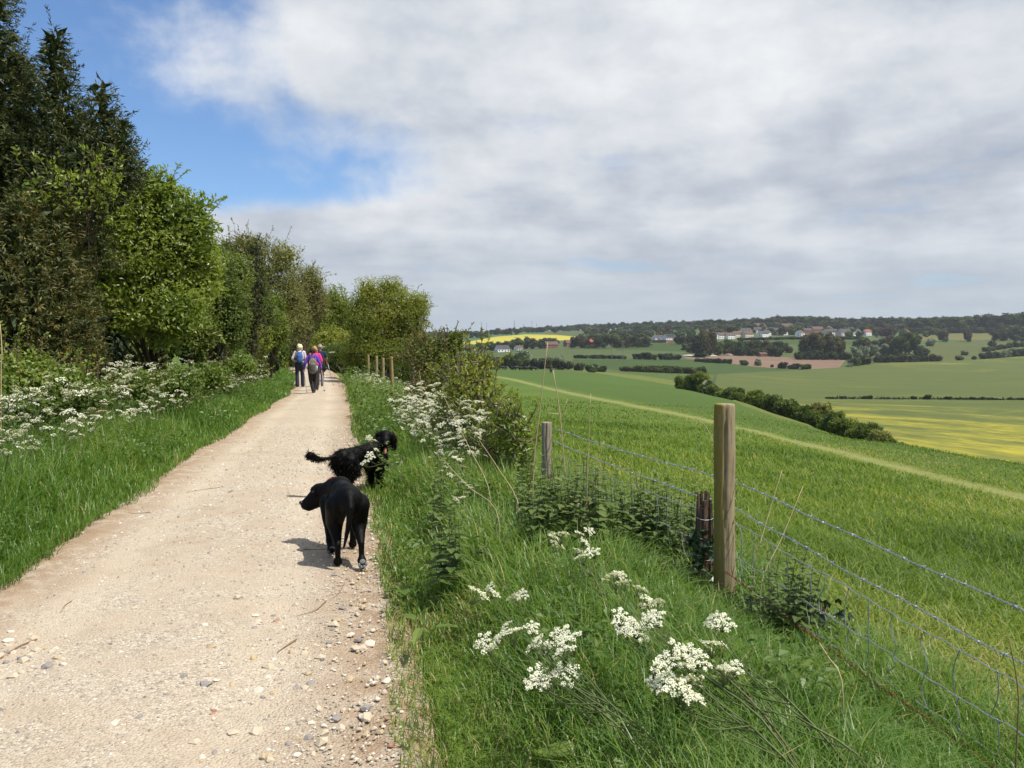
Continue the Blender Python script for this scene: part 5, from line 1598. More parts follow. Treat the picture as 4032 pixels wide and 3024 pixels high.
def broad_plant(name, P, nl, L, W, label, cat, group=None, seed=0, lift=0.5, t0=0.6):
    r = np.random.default_rng(seed)
    e = empty(name, P, 0, label, cat, group)
    st = Acc()
    for k in range(nl):
        an = k * 2.4 + r.normal(0, 0.3)
        l = L * r.uniform(0.7, 1.15)
        d = np.array([math.cos(an), math.sin(an), lift * r.uniform(0.6, 1.3)])
        p0 = nrm(d) * l * 0.5 + np.array([0, 0, l * 0.4])
        st.add(*tube(curve([(0, 0, -0.02), p0 * 0.55 + [0, 0, l * 0.1], p0], 5), [0.004, 0.0035, 0.003, 0.0025, 0.002], 4), t=0.3)
        a = Acc()
        leaf_blade(a, p0, d * [1, 1, 0.3], l, W * r.uniform(0.8, 1.2), r, n=7, t=np.clip(r.normal(t0, 0.15), 0, 1), wave=0.25)
        a.build('leaf', M['broad'], e)
    st.build('stalks', M['stem'], e)
    return e


for k, (xd, Y, nl, L, W, lab) in enumerate([
        (20, 7.6, 7, 0.16, 0.14, 'broad leaved hogweed in the verge at the edge of view'),
        (105, 7.9, 6, 0.13, 0.11, 'light green hogweed leaves rising from the verge grass'),
        (75, 7.1, 6, 0.12, 0.10, 'hogweed with drooping leaves low in the verge grass'),
        (185, 8.3, 5, 0.10, 0.08, 'small pale leaved plant near the path edge'),
        (285, 9.2, 5, 0.10, 0.07, 'dark leaved dock overhanging the path edge'),
        (868, 5.05, 6, 0.09, 0.07, 'wavy leaved plant spilling onto the path by the dog'),
        (915, 4.2, 4, 0.17, 0.05, 'dock with long narrow leaves beside the short grass'),
        (1280, 2.75, 5, 0.14, 0.11, 'rounded green leaves low among the parsley stems'),
        (1640, 2.7, 6, 0.16, 0.12, 'broad lobed leaves below the rusty wire'),
        (1300, 4.4, 5, 0.10, 0.08, 'small broad leaved weed in the long grass'),
        (1000, 8.0, 6, 0.18, 0.10, 'tall leafy dock in front of the dogwood')]):
    broad_plant('broad_leaved_plant', at(xd, Y), nl, L, W, lab, 'plant', None, 200 + k)

# dry stalks
DRY = [('straw', [(1152, 1020, 6.6), (1168, 870, 6.6), (1183, 740, 6.6)], .006, 'tallest dead stalk standing behind the short grey post', []),
       ('straw', [(1222, 1050, 6.2), (1210, 900, 6.2), (1195, 800, 6.2)], .006, 'forked dead stalk standing over the wire', [((1213, 895), (1226, 862)), ((1213, 895), (1178, 892))]),
       ('straw', [(1268, 1050, 6.0), (1272, 950, 6.0), (1276, 850, 6.0)], .004, 'thin dead stalk with a knot near the wire', []),
       ('brownstem', [(1143, 1040, 7.2), (1160, 960, 7.2), (1166, 870, 7.2)], .004, 'brown dead stalk behind the short grey post', []),
       ('straw', [(1057, 1060, 6.4), (1010, 960, 6.8), (958, 855, 7.4)], .0035, 'long pale straw slanting out of the flowering bank', []),
       ('straw', [(1120, 1090, 5.8), (1075, 1010, 6.2), (1035, 950, 6.6)], .0035, 'pale straw slanting through the nettles', []),
       ('straw', [(1075, 1110, 5.2), (1010, 1050, 5.4), (950, 985, 5.9)], .0030, 'shorter pale straw crossing the long grass', []),
       ('straw', [(1645, 1260, 4.4), (1690, 1160, 4.5), (1735, 1050, 4.6)], .0035, 'bent straw leaning beyond the fence wires', []),
       ('straw', [(1630, 1230, 4.5), (1655, 1130, 4.6), (1690, 1015, 4.7)], .0030, 'thin straw leaning beside the fence post', []),
       ('straw', [(1548, 1010, 5.1), (1530, 930, 5.2), (1500, 900, 5.3)], .0025, 'curved dry stem poking up beside the fence post', []),
       ('brownstem', [(2195, 1640, 2.6), (2200, 1500, 2.6), (2180, 1380, 2.6)], .003, 'dark dead stem at the lower end of the wires', []),
       ('straw', [(1820, 1480, 2.9), (1790, 1420, 3.0), (1770, 1390, 3.1)], .003, 'dry feathery grass head under the wires', []),
       ('straw', [(2, 800, 9.6), (4, 760, 9.6), (0, 700, 9.7)], .008, 'bare pale stick standing in the brambles', []),
       ('straw', [(905, 905, 11.5), (912, 850, 11.6), (905, 800, 11.8)], .004, 'dead hogweed stalk among the parsley', []),
       ('brownstem', [(1255, 1120, 5.4), (1290, 1040, 5.5), (1300, 960, 5.6)], .003, 'thin brown stalk among the nettles', [])]
for mk, pts, rad, lab, br in DRY:
    W3 = [sp(*p) for p in pts]
    foot = groundpt(W3[0][0], W3[0][1])
    e = empty('dead_stalk', foot, 0, lab, 'dead stalk')
    W3 = [foot - [0, 0, 0.03]] + W3 if W3[0][2] > foot[2] else [foot - [0, 0, 0.03]] + W3[1:]
    a = Acc().add(*tube(curve(np.array(W3) - foot, 12), np.linspace(rad, rad * 0.55, 12), 5))
    for p, q_ in br:
        A_, B_ = sp(*p, pts[1][2]) - foot, sp(*q_, pts[1][2]) - foot
        a.add(*tube(curve([A_, B_], 4), np.linspace(rad * 0.6, rad * 0.4, 4), 4))
    a.build('stalk', M[mk], e, smooth=True)

# twigs and debris lying on the path
for k, (A_, Bm, B_, rad, lab) in enumerate([
        ((475, 1058), (440, 1060), (402, 1067), .006, 'thin dry twig lying across the middle of the path'),
        ((655, 1190), (690, 1192), (712, 1190), .007, 'leafy twig lying in the shadow of the dog'),
        ((705, 1305), (680, 1325), (640, 1335), .006, 'curved brown twig lying on the stony side of the path'),
        ((640, 1385), (612, 1402), (598, 1412), .007, 'short dark twig among the stones'),
        ((745, 1265), (730, 1290), (715, 1300), .004, 'fine straw lying on the path'),
        ((325, 1110), (290, 1113), (255, 1109), .006, 'dry twig lying along the verge edge'),
        ((80, 1390), (40, 1405), (0, 1430), .008, 'dark root half buried in the path edge'),
        ((155, 1305), (140, 1315), (130, 1330), .005, 'small bent twig on the pale gravel'),
        ((215, 1120), (180, 1140), (160, 1165), .005, 'straw lying on the bare earth edge')]):
    pts = []
    for xd, yd in (A_, Bm, B_):
        Y = F_ * CAMZ / (yd - HY_)
        X = (xd - CX_) / F_ * Y
        pts.append((X, Y, float(path_z(X, Y)) + rad + 0.004))
    pts = np.array(pts)
    o = pts[1].copy()
    e = empty('twig', o, 0, lab, 'twig')
    Acc().add(*tube(curve(pts - o, 8), np.linspace(rad, rad * 0.4, 8) * 0.6, 5)).build('stick', M['brownstem'], e)

# ------------------------------------------------------------------ the stock fence
def wood_material(name, base, dark, moss):
    m, t = new_mat(name)
    oc = t.n('ShaderNodeTexCoord').outputs['Object']
    st = t.n('ShaderNodeMapping', {'Vector': oc, 'Scale': (1, 1, 0.06)}).outputs[0]
    g1 = t.noise(st, 70, 5, 0.65, 0.3)
    g2 = t.noise(oc, 9, 5, 0.65)
    c = t.ramp(t.math('ADD', t.math('MULTIPLY', g1, 0.7), t.math('MULTIPLY', g2, 0.3)), [(0.32, dark), (0.55, base), (0.75, tuple(min(1, v * 1.3) for v in base))])
    if moss:
        sx = t.n('ShaderNodeSeparateXYZ', {0: oc})
        side = t.sm(sx.outputs[0], 0.005, -0.042)
        k = t.math('MULTIPLY', side, t.sm(g2, 0.30, 0.52))
        c = t.mix(t.math('MULTIPLY', k, 0.9), c, (0.23, 0.175, 0.030))
        k2 = t.sm(t.noise(oc, 26, 4, 0.6), 0.66, 0.74)
        c = t.mix(t.math('MULTIPLY', k2, 0.4), c, (0.33, 0.33, 0.25))
        low = t.math('MULTIPLY', t.sm(sx.outputs[2], 0.35, 0.05), 0.35)
        c = t.mix(low, c, (0.13, 0.12, 0.05))
    b = t.n('ShaderNodeBump', {'Height': g1, 'Strength': 0.6, 'Distance': 0.006})
    finish(t, t.n('ShaderNodeBsdfPrincipled', {'Base Color': c, 'Roughness': 0.85, 'Specular IOR Level': 0.15, 'Normal': b.outputs[0]}).outputs[0])
    return m


M['post'] = wood_material('weathered_post', (0.31, 0.25, 0.16), (0.15, 0.11, 0.065), True)
M['greypost'] = wood_material('grey_post', (0.30, 0.26, 0.20), (0.13, 0.11, 0.085), False)
M['rotten'] = wood_material('rotten_wood', (0.17, 0.115, 0.080), (0.055, 0.036, 0.026), False)
M['wire'] = plain('galvanised_wire', (0.30, 0.32, 0.35), 0.55, 0.4, 0.2, 30, metal=0.35)
M['rust'] = plain('rusty_wire', (0.16, 0.065, 0.035), 0.85, 0.2, 0.35, 40)


def post_mesh(rad, h, m, crack=True, seed=0, rough=0.004, lean=(0, 0)):
    r = np.random.default_rng(seed)
    k, n = 40, 26
    z = np.concatenate([np.linspace(-0.15, h - 0.018, n - 3), [h - 0.008, h - 0.001, h]])
    an = np.arange(k) * 2 * np.pi / k
    prof = np.ones(n)
    prof[-3:] = (0.975, 0.93, 0.80)
    ZZ_, AA_ = np.meshgrid(z, an, indexing='ij')
    rr = rad * prof[:, None] * (1 + 0.03 * np.sin(AA_ * 3 + seed) + 0.02 * np.sin(ZZ_ * 9 + AA_ * 2)) + rough * 0.4 * np.sin(AA_ * 11 + 3 * np.sin(ZZ_ * 5))
    if crack:
        ac = -1.72 + 0.10 * np.sin(z * 6) + 0.05 * np.sin(z * 17)
        wdt = np.where(z > h * 0.30, 0.085, 0.02) * (0.55 + 0.45 * np.sin(z * 4.2 + 1) ** 2)
        dd = (AA_ - (ac % (2 * np.pi))[:, None] + np.pi) % (2 * np.pi) - np.pi
        rr = rr - rad * 0.42 * np.exp(-(dd / wdt[:, None]) ** 2) * (ZZ_ > h * 0.1)
    V = np.stack([np.cos(AA_) * rr + lean[0] * ZZ_, np.sin(AA_) * rr + lean[1] * ZZ_, ZZ_], -1).reshape(-1, 3)
    i = np.arange(n - 1)[:, None] * k
    j = np.arange(k)[None]
    j2 = (j + 1) % k
    F = np.stack([i + j, i + j2, i + k + j2, i + k + j], -1).reshape(-1, 4)
    V = np.vstack([V, [[lean[0] * h, lean[1] * h, h + 0.001]]])
    top = np.array([(len(V) - 1, (n - 1) * k + a, (n - 1) * k + (a + 1) % k) for a in range(k)])
    return Acc().add(V, [F, top]).mesh('post', m, smooth=True)


fence = empty('stock_fence', groundpt(1.27, 4.9), 0, 'post and wire stock fence between the verge and the pasture', 'fence')
FO = np.array(fence.location)
POSTS = [(1.95, 1.8, 1.15, 0.055, 'post', 0), (1.27, 4.9, 1.215, 0.061, 'post', 1), (0.33, 7.6, 0.86, 0.046, 'greypost', 2), (-1.0, 13.0, 1.1, 0.042, 'greypost', 3), (-2.15, 18.0, 1.22, 0.05, 'greypost', 4),
         (-3.34, 23.0, 1.30, 0.05, 'post', 5), (-4.16, 26.5, 1.22, 0.05, 'post', 6), (-4.88, 29.5, 1.25, 0.05, 'post', 7), (-5.9, 33.8, 1.26, 0.05, 'post', 8), (-6.8, 37.5, 1.2, 0.05, 'post', 9)]
for x, y, zt, rad, mk, sd in POSTS:
    g0 = float(gz(x, y))
    o = bpy.data.objects.new('post', post_mesh(rad, zt - g0, M[mk], sd < 3, sd, lean=(0.0, 0.0) if sd < 2 else (random.uniform(-.05, .05), 0)))
    COL.objects.link(o)
    o.parent = fence
    o.location = np.array([x, y, g0]) - FO
    if sd == 1:
        o['label'] = 'tall round post split down one side with yellow lichen'
    if sd == 2:
        o['label'] = 'short grey weathered post'


def wire_pts(zs, off=0.066, n=60, sag=0.02, upto=3, seed=0):
    r = np.random.default_rng(seed)
    out = []
    for a in range(upto - 1):
        x0, y0, *_ = POSTS[a]
        x1, y1, *_ = POSTS[a + 1]
        s = np.linspace(0, 1, n, endpoint=False)
        nx_, ny_ = (y1 - y0), -(x1 - x0)
        L = math.hypot(nx_, ny_)
        o_ = off
        P = np.stack([x0 + (x1 - x0) * s + nx_ / L * o_, y0 + (y1 - y0) * s + ny_ / L * o_, zs[a] + (zs[a + 1] - zs[a]) * s - sag * 4 * s * (1 - s)], -1)
        P += 0.003 * np.stack([np.sin(s * 23 + seed), np.sin(s * 31 + 2 * seed), np.sin(s * 27 + seed * 3)], -1)
        out.append(P)
    x1, y1, *_ = POSTS[upto - 1]
    out.append(np.array([[x1 + off, y1, zs[upto - 1]]]))
    return np.vstack(out)


def arclen(P):
    return np.concatenate([[0], np.cumsum(np.linalg.norm(np.diff(P, axis=0), axis=1))])


def on(P, s):
    d = arclen(P)
    return np.stack([np.interp(s, d, P[:, k]) for k in range(3)], -1)


def barb_mesh(m):
    a = Acc()
    for an in (0.4, 2.2):
        dv = np.array([0, math.cos(an), math.sin(an)])
        for sg in (-1, 1):
            tip = dv * 0.017 * sg + np.array([0.006 * sg, 0, 0])
            a.add(*tube([tip * 0.0 + [0.003 * sg, 0, 0], tip * 0.6, tip], [0.0016, 0.0014, 0.0004], 4))
    for q_ in (-0.004, 0, 0.004):
        t = np.linspace(0, 2 * np.pi, 7)
        a.add(*tube(np.stack([q_ + t * 0.0006, np.cos(t) * 0.0042, np.sin(t) * 0.0042], -1), 0.0014, 4, False))
    return a.mesh('barb', m)


BARB = {'wire': barb_mesh(M['wire']), 'rust': barb_mesh(M['rust'])}


def barbed(zs, mk, label, seed, step=0.115, first=0.3, off=0.066, smax=None, upto=3):
    P = wire_pts(zs, off, seed=seed, upto=upto)
    L = arclen(P)[-1] if smax is None else smax
    s = np.arange(0, L, 0.009)
    C = on(P, s)
    T = nrm(np.gradient(C, axis=0))
    A_ = nrm(np.cross(T, [0, 0, 1.0]))
    B_ = np.cross(T, A_)
    a = Acc()
    for phz in (0, np.pi):
        w_ = s * 2 * np.pi / 0.055 + phz
        a.add(*tube(C + 0.0026 * (np.cos(w_)[:, None] * A_ + np.sin(w_)[:, None] * B_), 0.0019, 4))
    o = a.build('barbed_wire', M[mk], fence)
    o.location = -FO
    tag(o, label)
    for k, q_ in enumerate(np.arange(first, L, step)):
        b = bpy.data.objects.new('barb', BARB[mk])
        COL.objects.link(b)
        b.parent = o
        p = on(P, np.array([q_ - 0.01, q_, q_ + 0.01]))
        b.location = p[1]
        dv = Vector(p[2] - p[0])
        b.rotation_euler = dv.to_track_quat('X', 'Z').to_euler()
        b.rotation_euler.rotate_axis('X', random.uniform(0, 6.28))
    return P


barbed([0.60, 0.755, 0.80], 'wire', 'upper barbed wire', 1)
barbed([0.40, 0.59, 0.68], 'wire', 'lower barbed wire', 2, first=0.35)
barbed([0.02, 0.235, 0.30], 'rust', 'rusty old barbed wire sunk in the grass', 3, step=0.09, off=-0.02, smax=3.4)
NETZ = [[0.32, 0.505, 0.56], [0.16, 0.305, 0.40], [0.04, 0.17, 0.27]]
net = [wire_pts(z, 0.064, sag=0.015, seed=5 + k) for k, z in enumerate(NETZ)]
for P in net:
    s = np.arange(0, arclen(P)[-1], 0.04)
    C = on(P, s) + 0.004 * np.stack([np.sin(s * 18), np.cos(s * 14), np.sin(s * 40)], -1)
    o = Acc().add(*tube(C, 0.0026, 4)).build('netting_wire', M['wire'], fence)
    o.location = -FO
rw = np.random.default_rng(12)
LN = [arclen(P)[-1] for P in net]
for k in range(34):
    fr = 0.03 + k * 0.0285 + rw.uniform(-.004, .004)
    for a in range(2):
        top, bot = on(net[a], np.array([fr * LN[a]]))[0], on(net[a + 1], np.array([(fr + rw.uniform(-.006, .006)) * LN[a + 1]]))[0]
        t = np.linspace(0, 1, 12)[:, None]
        d = nrm(on(net[a], np.array([fr * LN[a] + 0.05]))[0] - top)
        amp = rw.uniform(-0.028, 0.028)
        C = top + (bot - top) * t + d * (np.sin(t * np.pi * rw.choice([1, 1, 2])) * amp)
        ac = Acc().add(*tube(C, 0.0024, 4))
        for e_ in (top, bot):
            ac.add(I1V[:12] * 0 + e_ + ICO_V * 0.0042, ICO_F)
        o = ac.build('stay_wire', M['wire'], fence)
        o.location = -FO
for k, (a, b, z) in enumerate([(3, 4, .9), (4, 5, 1.0), (5, 6, 1.05), (6, 7, 1.05), (7, 8, 1.05), (8, 9, 1.05)]):
    for dz in (0, -0.3):
        A_, B_ = np.array(POSTS[a][:2]), np.array(POSTS[b][:2])
        t = np.linspace(0, 1, 9)[:, None]
        C = np.hstack([A_ + (B_ - A_) * t + [0.05, 0], z + dz - 0.04 * np.sin(t * np.pi)])
        o = Acc().add(*tube(C, 0.0022, 4)).build('netting_wire', M['wire'], fence)
        o.location = -FO

# the rotten stump of the older post
rp = groundpt(1.205, 5.14)
old = empty('rotten_post', rp, 0, 'rotten splintered stump of an old post behind the tall post', 'post')
a = Acc()
for k in range(22):
    an, q_ = k * 2.4, 0.046 * math.sqrt((k + .5) / 22)
    h = 0.62 + rw.uniform(-.09, .03) - rp[2]
    c0 = np.array([math.cos(an) * q_, math.sin(an) * q_, 0])
    P = curve([c0 * 1.05 + [0, 0, -.1], c0 * 1.1 + [rw.normal(0, .004), rw.normal(0, .004), h * .5], c0 + [rw.normal(0, .005), rw.normal(0, .005), h]], 9)
    a.add(*tube(P, np.linspace(0.014, 0.008, 9) * rw.uniform(.8, 1.2), 5))
a.build('splintered_wood', M['rotten'], old)
for z in (0.50, 0.38, 0.25):
    t = np.linspace(0, 2 * np.pi, 16)
    Acc().add(*tube(np.stack([np.cos(t) * .062, np.sin(t) * .062, z - rp[2] + 0.02 * np.sin(t)], -1), .002, 4, False)).build('wire_loop', M['wire'], old)


def ivy(P, n, sig, h, label, seed, L=0.05):
    r = np.random.default_rng(seed)
    e = empty('ivy', P, 0, label, 'ivy')
    a, st = Acc(), Acc()
    for k in range(5):
        an = r.uniform(0, 6.28)
        pts = [np.array([math.cos(an) * sig * .8, math.sin(an) * sig * .8, 0])]
        for q_ in range(4):
            pts.append(pts[-1] + np.array([r.normal(0, .03), r.normal(0, .03), h / 4]))
        st.add(*tube(curve(pts, 10), .003, 4))
    z = r.uniform(0, 1, n) ** 0.9 * h
    an = r.uniform(0, 6.28, n)
    q_ = sig * r.uniform(.7, 1.5, n)
    C = np.stack([np.cos(an) * q_, np.sin(an) * q_, z], -1)
    out = np.stack([np.cos(an), np.sin(an), np.zeros(n)], -1)
    D = nrm(out * .5 + r.normal(0, .4, (n, 3)) + [0, 0, -.6])
    ll = L * r.uniform(.6, 1.2, n)
    V, F = leaves(C, D, nrm(out + [0, 0, .5]), ll, ll * .9)
    a.add(V, F, np.repeat(np.clip(r.normal(.4, .22, n), 0, 1), 4))
    # side lobes
    S = nrm(np.cross(D, out))
    for sg in (-1, 1):
        V, F = leaves(C, nrm(D + S * sg * 1.3), nrm(out + [0, 0, .5]), ll * .75, ll * .5)
        a.add(V, F, np.repeat(np.clip(r.normal(.4, .22, n), 0, 1), 4))
    a.build('leaves', M['ivy'], e)
    st.build('stems', M['bark'], e)


ivy(rp + [0.0, -0.01, 0], 150, 0.065, 0.42, 'dark ivy climbing the rotten stump', 1)
ivy(groundpt(1.36, 4.72), 60, 0.10, 0.14, 'low ivy and nettle growth at the foot of the tall post', 2)
ivy(groundpt(1.62, 4.35), 90, 0.13, 0.22, 'dark leafy tangle under the wires', 3, .036)

# ------------------------------------------------------------------ one-surface bodies
S2V, S2F = ico(2)


class Flesh:
    """overlapping balls along bones, fused into one continuous surface"""
    def __init__(s):
        s.a = Acc()

    def ball(s, c, rad, rot=None):
        V = S2V * np.broadcast_to(np.asarray(rad, float), (3,))
        if rot is not None:
            V = V @ np.array(rot.to_matrix()).T
        s.a.add(V + np.asarray(c, float), S2F)
        return s

    def bone(s, pts, rads, flat=None):
        pts, rads = np.asarray(pts, float), np.asarray(rads, float)
        for i in range(len(pts) - 1):
            L = np.linalg.norm(pts[i + 1] - pts[i])
            m = max(2, int(L / (0.35 * min(rads[i], rads[i + 1]))) + 1)
            for t in np.linspace(0, 1, m):
                q_ = rads[i] * (1 - t) + rads[i + 1] * t
                s.ball(pts[i] * (1 - t) + pts[i + 1] * t, q_ if flat is None else q_ * np.asarray(flat))
        return s

    def build(s, name, mat, parent, voxel=0.01, smooth=5):
        o = s.a.build(name, mat, parent)
        md = o.modifiers.new('fuse', 'REMESH')
        md.mode = 'VOXEL'
        md.voxel_size = voxel
        md.use_smooth_shade = True
        ms = o.modifiers.new('soften', 'SMOOTH')
        ms.factor = 0.5
        ms.iterations = smooth
        dg = bpy.context.evaluated_depsgraph_get()
        me = bpy.data.meshes.new_from_object(o.evaluated_get(dg))
        o.modifiers.clear()
        old_ = o.data
        o.data = me
        me.name = name
        bpy.data.meshes.remove(old_)
        for p in me.polygons:
            p.use_smooth = True
        if not me.materials:
            me.materials.append(mat)
        return o


def coat_mat(name, col, rough, bump=0.35, scale=120, sheen=0.3):
    m, t = new_mat(name)
    oc = t.n('ShaderNodeTexCoord').outputs['Object']
    st = t.n('ShaderNodeMapping', {'Vector': oc, 'Scale': (1, 1, 0.3)}).outputs[0]
    nz = t.noise(st, scale, 4, 0.6)
    c = t.mix(nz, tuple(v * 0.7 for v in col), tuple(v * 1.4 for v in col))
    b = t.n('ShaderNodeBump', {'Height': nz, 'Strength': bump, 'Distance': 0.006})
    finish(t, t.n('ShaderNodeBsdfPrincipled', {'Base Color': c, 'Roughness': rough, 'Specular IOR Level': 0.12, 'Normal': b.outputs[0]}).outputs[0])
    return m


M['coat'] = coat_mat('black_coat', (0.0018, 0.0017, 0.0017), 0.55)
M['fur'] = coat_mat('black_curly_fur', (0.0022, 0.0021, 0.002), 0.5, 0.5, 60)
M['pad'] = plain('paw_pad', (0.15, 0.145, 0.145), 0.75, 0.2, 0.25, 60)
M['nose'] = plain('wet_nose', (0.012, 0.012, 0.013), 0.25, 0.5)
M['eye'] = plain('dog_eye', (0.03, 0.016, 0.008), 0.1, 0.6)
M['tongue'] = plain('tongue', (0.52, 0.17, 0.16), 0.4, 0.4)
M['collar'] = plain('red_collar', (0.20, 0.045, 0.04), 0.6, 0.3)


def fur_strands(obj, n, length, seed, lay=(0, 0, -0.6), zone=None, width=0.006, mat='fur', name='coat_fringe', spread=0.5, lift=0.5):
    r = np.random.default_rng(seed)
    me = obj.data
    co = np.empty(len(me.vertices) * 3, np.float32)
    me.vertices.foreach_get('co', co)
    co = co.reshape(-1, 3)
    no = np.empty(len(me.vertices) * 3, np.float32)
    me.vertices.foreach_get('normal', no)
    no = no.reshape(-1, 3)
    k = np.arange(len(co)) if zone is None else np.nonzero(zone(co))[0]
    if not len(k):
        return
    k = r.choice(k, n)
    D = nrm(no[k] * lift + np.asarray(lay) + r.normal(0, spread * 0.5, (n, 3)))
    L = length * r.uniform(0.5, 1.3, n)
    V, F = leaves(co[k] - no[k] * 0.003, D, nrm(rdir(n, r)), L, width, 0.2)
    o = Acc().add(V, F).build(name, M[mat], obj.parent)
    o.location = obj.location
    return o


def earflap(parent, p, down, out, fwd, L, W, mat, name='ear', thick=0.006):
    """a hanging ear with thickness"""
    p, down, out, fwd = (np.asarray(v, float) for v in (p, down, out, fwd))
    n = 9
    t = np.linspace(0, 1, n)
    wv_ = W / 2 * (0.55 + 0.9 * np.sin(np.pi * np.clip(t, 0, 1) ** 0.8) ** 1.0) * np.sqrt(np.clip(1.02 - t ** 5, 0, 1))
    c = p + down * (L * t)[:, None] + out * (0.018 * np.sin(np.pi * np.minimum(1, t * 1.3)) + 0.004)[:, None]
    V, F = [], []
    for sg in (1, -1):
        for q_ in (-1, -0.5, 0, 0.5, 1):
            V.append(c + fwd * (wv_ * q_)[:, None] + out * (sg * thick * (1 - abs(q_) ** 2 * 0.8)))
    V = np.concatenate(V)
    for s_ in range(2):
        for q_ in range(4):
            for i in range(n - 1):
                a_, b_ = (s_ * 5 + q_) * n + i, (s_ * 5 + q_ + 1) * n + i
                F.append((a_, a_ + 1, b_ + 1, b_) if s_ == 0 else (b_, b_ + 1, a_ + 1, a_))
    for q_ in (0, 4):
        for i in range(n - 1):
            a_, b_ = q_ * n + i, (5 + q_) * n + i
            F.append((a_, b_, b_ + 1, a_ + 1))
    for q_ in range(4):
        a_, b_ = q_ * n + n - 1, (5 + q_) * n + n - 1
        F.append((a_, a_ + n, b_ + n, b_))
    return Acc().add(V, np.array(F)).build(name, mat, parent, smooth=True)


# ------------------------------------------------------------------ the labrador, walking away with its head turned
lab_c = np.array([-1.235, 6.02])
lab = empty('labrador', (*lab_c, float(path_z(*lab_c)) + 0.004), math.atan2(0.95, -0.31), 'smooth coated black dog walking away, head turned, one hind paw lifted', 'dog')
b = Flesh()
b.bone([(-.29, 0, .475), (-.20, 0, .475), (-.06, 0, .455), (.10, 0, .435), (.25, 0, .43)], [.088, .103, .094, .108, .104], (1, .92, 1.14))
b.ball((.24, 0, .39), (.12, .088, .13))
b.ball((-.24, 0, .485), (.12, .108, .095))
b.bone([(.25, 0, .48), (.35, .03, .47), (.44, .08, .43)], [.092, .080, .074])
b.ball((.50, .125, .405), (.084, .082, .082))
b.bone([(.505, .14, .39), (.512, .19, .352), (.52, .24, .315)], [.076, .059, .047])
b.bone([(.505, .15, .345), (.516, .22, .295)], [.058, .036])
b.ball((.51, .16, .435), (.045, .05, .035))
# hind leg pushing off, sole up
b.bone([(-.23, -.075, .43), (-.19, -.085, .30), (-.24, -.085, .235), (-.335, -.085, .17)], [.088, .066, .044, .025])
b.bone([(-.335, -.085, .17), (-.35, -.085, .085), (-.365, -.085, .055)], [.024, .021, .026])
b.bone([(-.365, -.085, .055), (-.395, -.085, .022)], [.034, .026])
# standing hind leg
b.bone([(-.22, .075, .43), (-.15, .085, .30), (-.20, .08, .23), (-.275, .075, .155)], [.088, .066, .043, .025])
b.bone([(-.275, .075, .155), (-.25, .072, .06), (-.235, .07, .028)], [.024, .021, .026])
b.bone([(-.235, .07, .028), (-.185, .07, .024)], [.034, .026])
# lifted fore leg
b.bone([(.22, .10, .38), (.17, .105, .26), (.16, .10, .20), (.135, .095, .10)], [.066, .043, .033, .025])
b.bone([(.135, .095, .10), (.08, .09, .07), (.035, .088, .048)], [.030, .028, .036])
# planted fore leg
b.bone([(.23, -.10, .38), (.20, -.105, .26), (.255, -.10, .13), (.27, -.10, .03)], [.066, .043, .027, .026])
b.bone([(.27, -.10, .028), (.31, -.10, .024)], [.034, .028])
# tail
b.bone([(-.355, 0, .50), (-.40, .0, .44), (-.415, .012, .34), (-.405, .03, .24), (-.385, .045, .155)], [.036, .028, .022, .016, .009])
body = b.build('body', M['coat'], lab, 0.0085, 4)
fur_strands(body, 2600, 0.016, 3, (-0.9, 0, -0.35), width=0.003, mat='coat', name='short_coat', spread=0.3, lift=0.12)
earflap(lab, (.438, .105, .465), (.0, .12, -1.0), (-.95, .15, 0.15), nrm((.1, .9, .25)), .135, .10, M['coat'], thick=.009)
earflap(lab, (.562, .125, .465), (.05, .1, -1.0), (.95, -.15, 0.1), nrm((.1, .9, .25)), .115, .085, M['coat'], thick=.009)
Flesh().ball((.523, .282, .330), (.020, .018, .017)).build('nose', M['nose'], lab, 0.004, 2)
for s_, p in ((-1, (.452, .195, .425)), (1, (.562, .20, .425))):
    Acc().add(I2V * 0.0085 + np.array(p), I2F).build('eye', M['eye'], lab, smooth=True)
t = np.linspace(0, 2 * np.pi, 40)
nk, nd = np.array([.385, .028, .468]), nrm(np.array([.9, .25, -.32]))
ua = nrm(np.cross(nd, [0, 0, 1.0]))
ub = np.cross(nd, ua)
ring = nk + 0.0795 * (np.cos(t)[:, None] * ua + np.sin(t)[:, None] * ub)
a = Acc()
for q_ in (-0.004, 0.004):
    a.add(*tube(ring + nd * q_, 0.004, 5, False))
a.build('collar', M['collar'], lab, smooth=True)


def pads(parent, c, n_, up, sc=1.0):
    """sole of a lifted paw: one large pad and four toe pads"""
    c, n_, up = np.array(c, float), nrm(n_), nrm(up)
    sd = nrm(np.cross(n_, up))
    for p, q_ in [((0, .010), (.019, .015))] + [((dx_, dy_), (.0085, .011)) for dx_, dy_ in ((-.022, -.008), (-.009, -.022), (.009, -.022), (.022, -.008))]:
        V = I2V * 0.006
        loc = I2V[:, :1] * sd * q_[0] * sc + I2V[:, 1:2] * up * q_[1] * sc + I2V[:, 2:3] * n_ * 0.006
        Acc().add(loc + c + sd * p[0] * sc + up * p[1] * sc, I2F).build('paw_pad', M['pad'], parent, smooth=True)


pads(lab, (-.412, -.085, .046), (-.9, 0, .38), (.38, 0, .9), 1.15)
pads(lab, (.012, .086, .052), (-.95, 0.05, .1), (.1, 0, .95), 1.15)

lab.scale = (0.97, 0.97, 0.97)

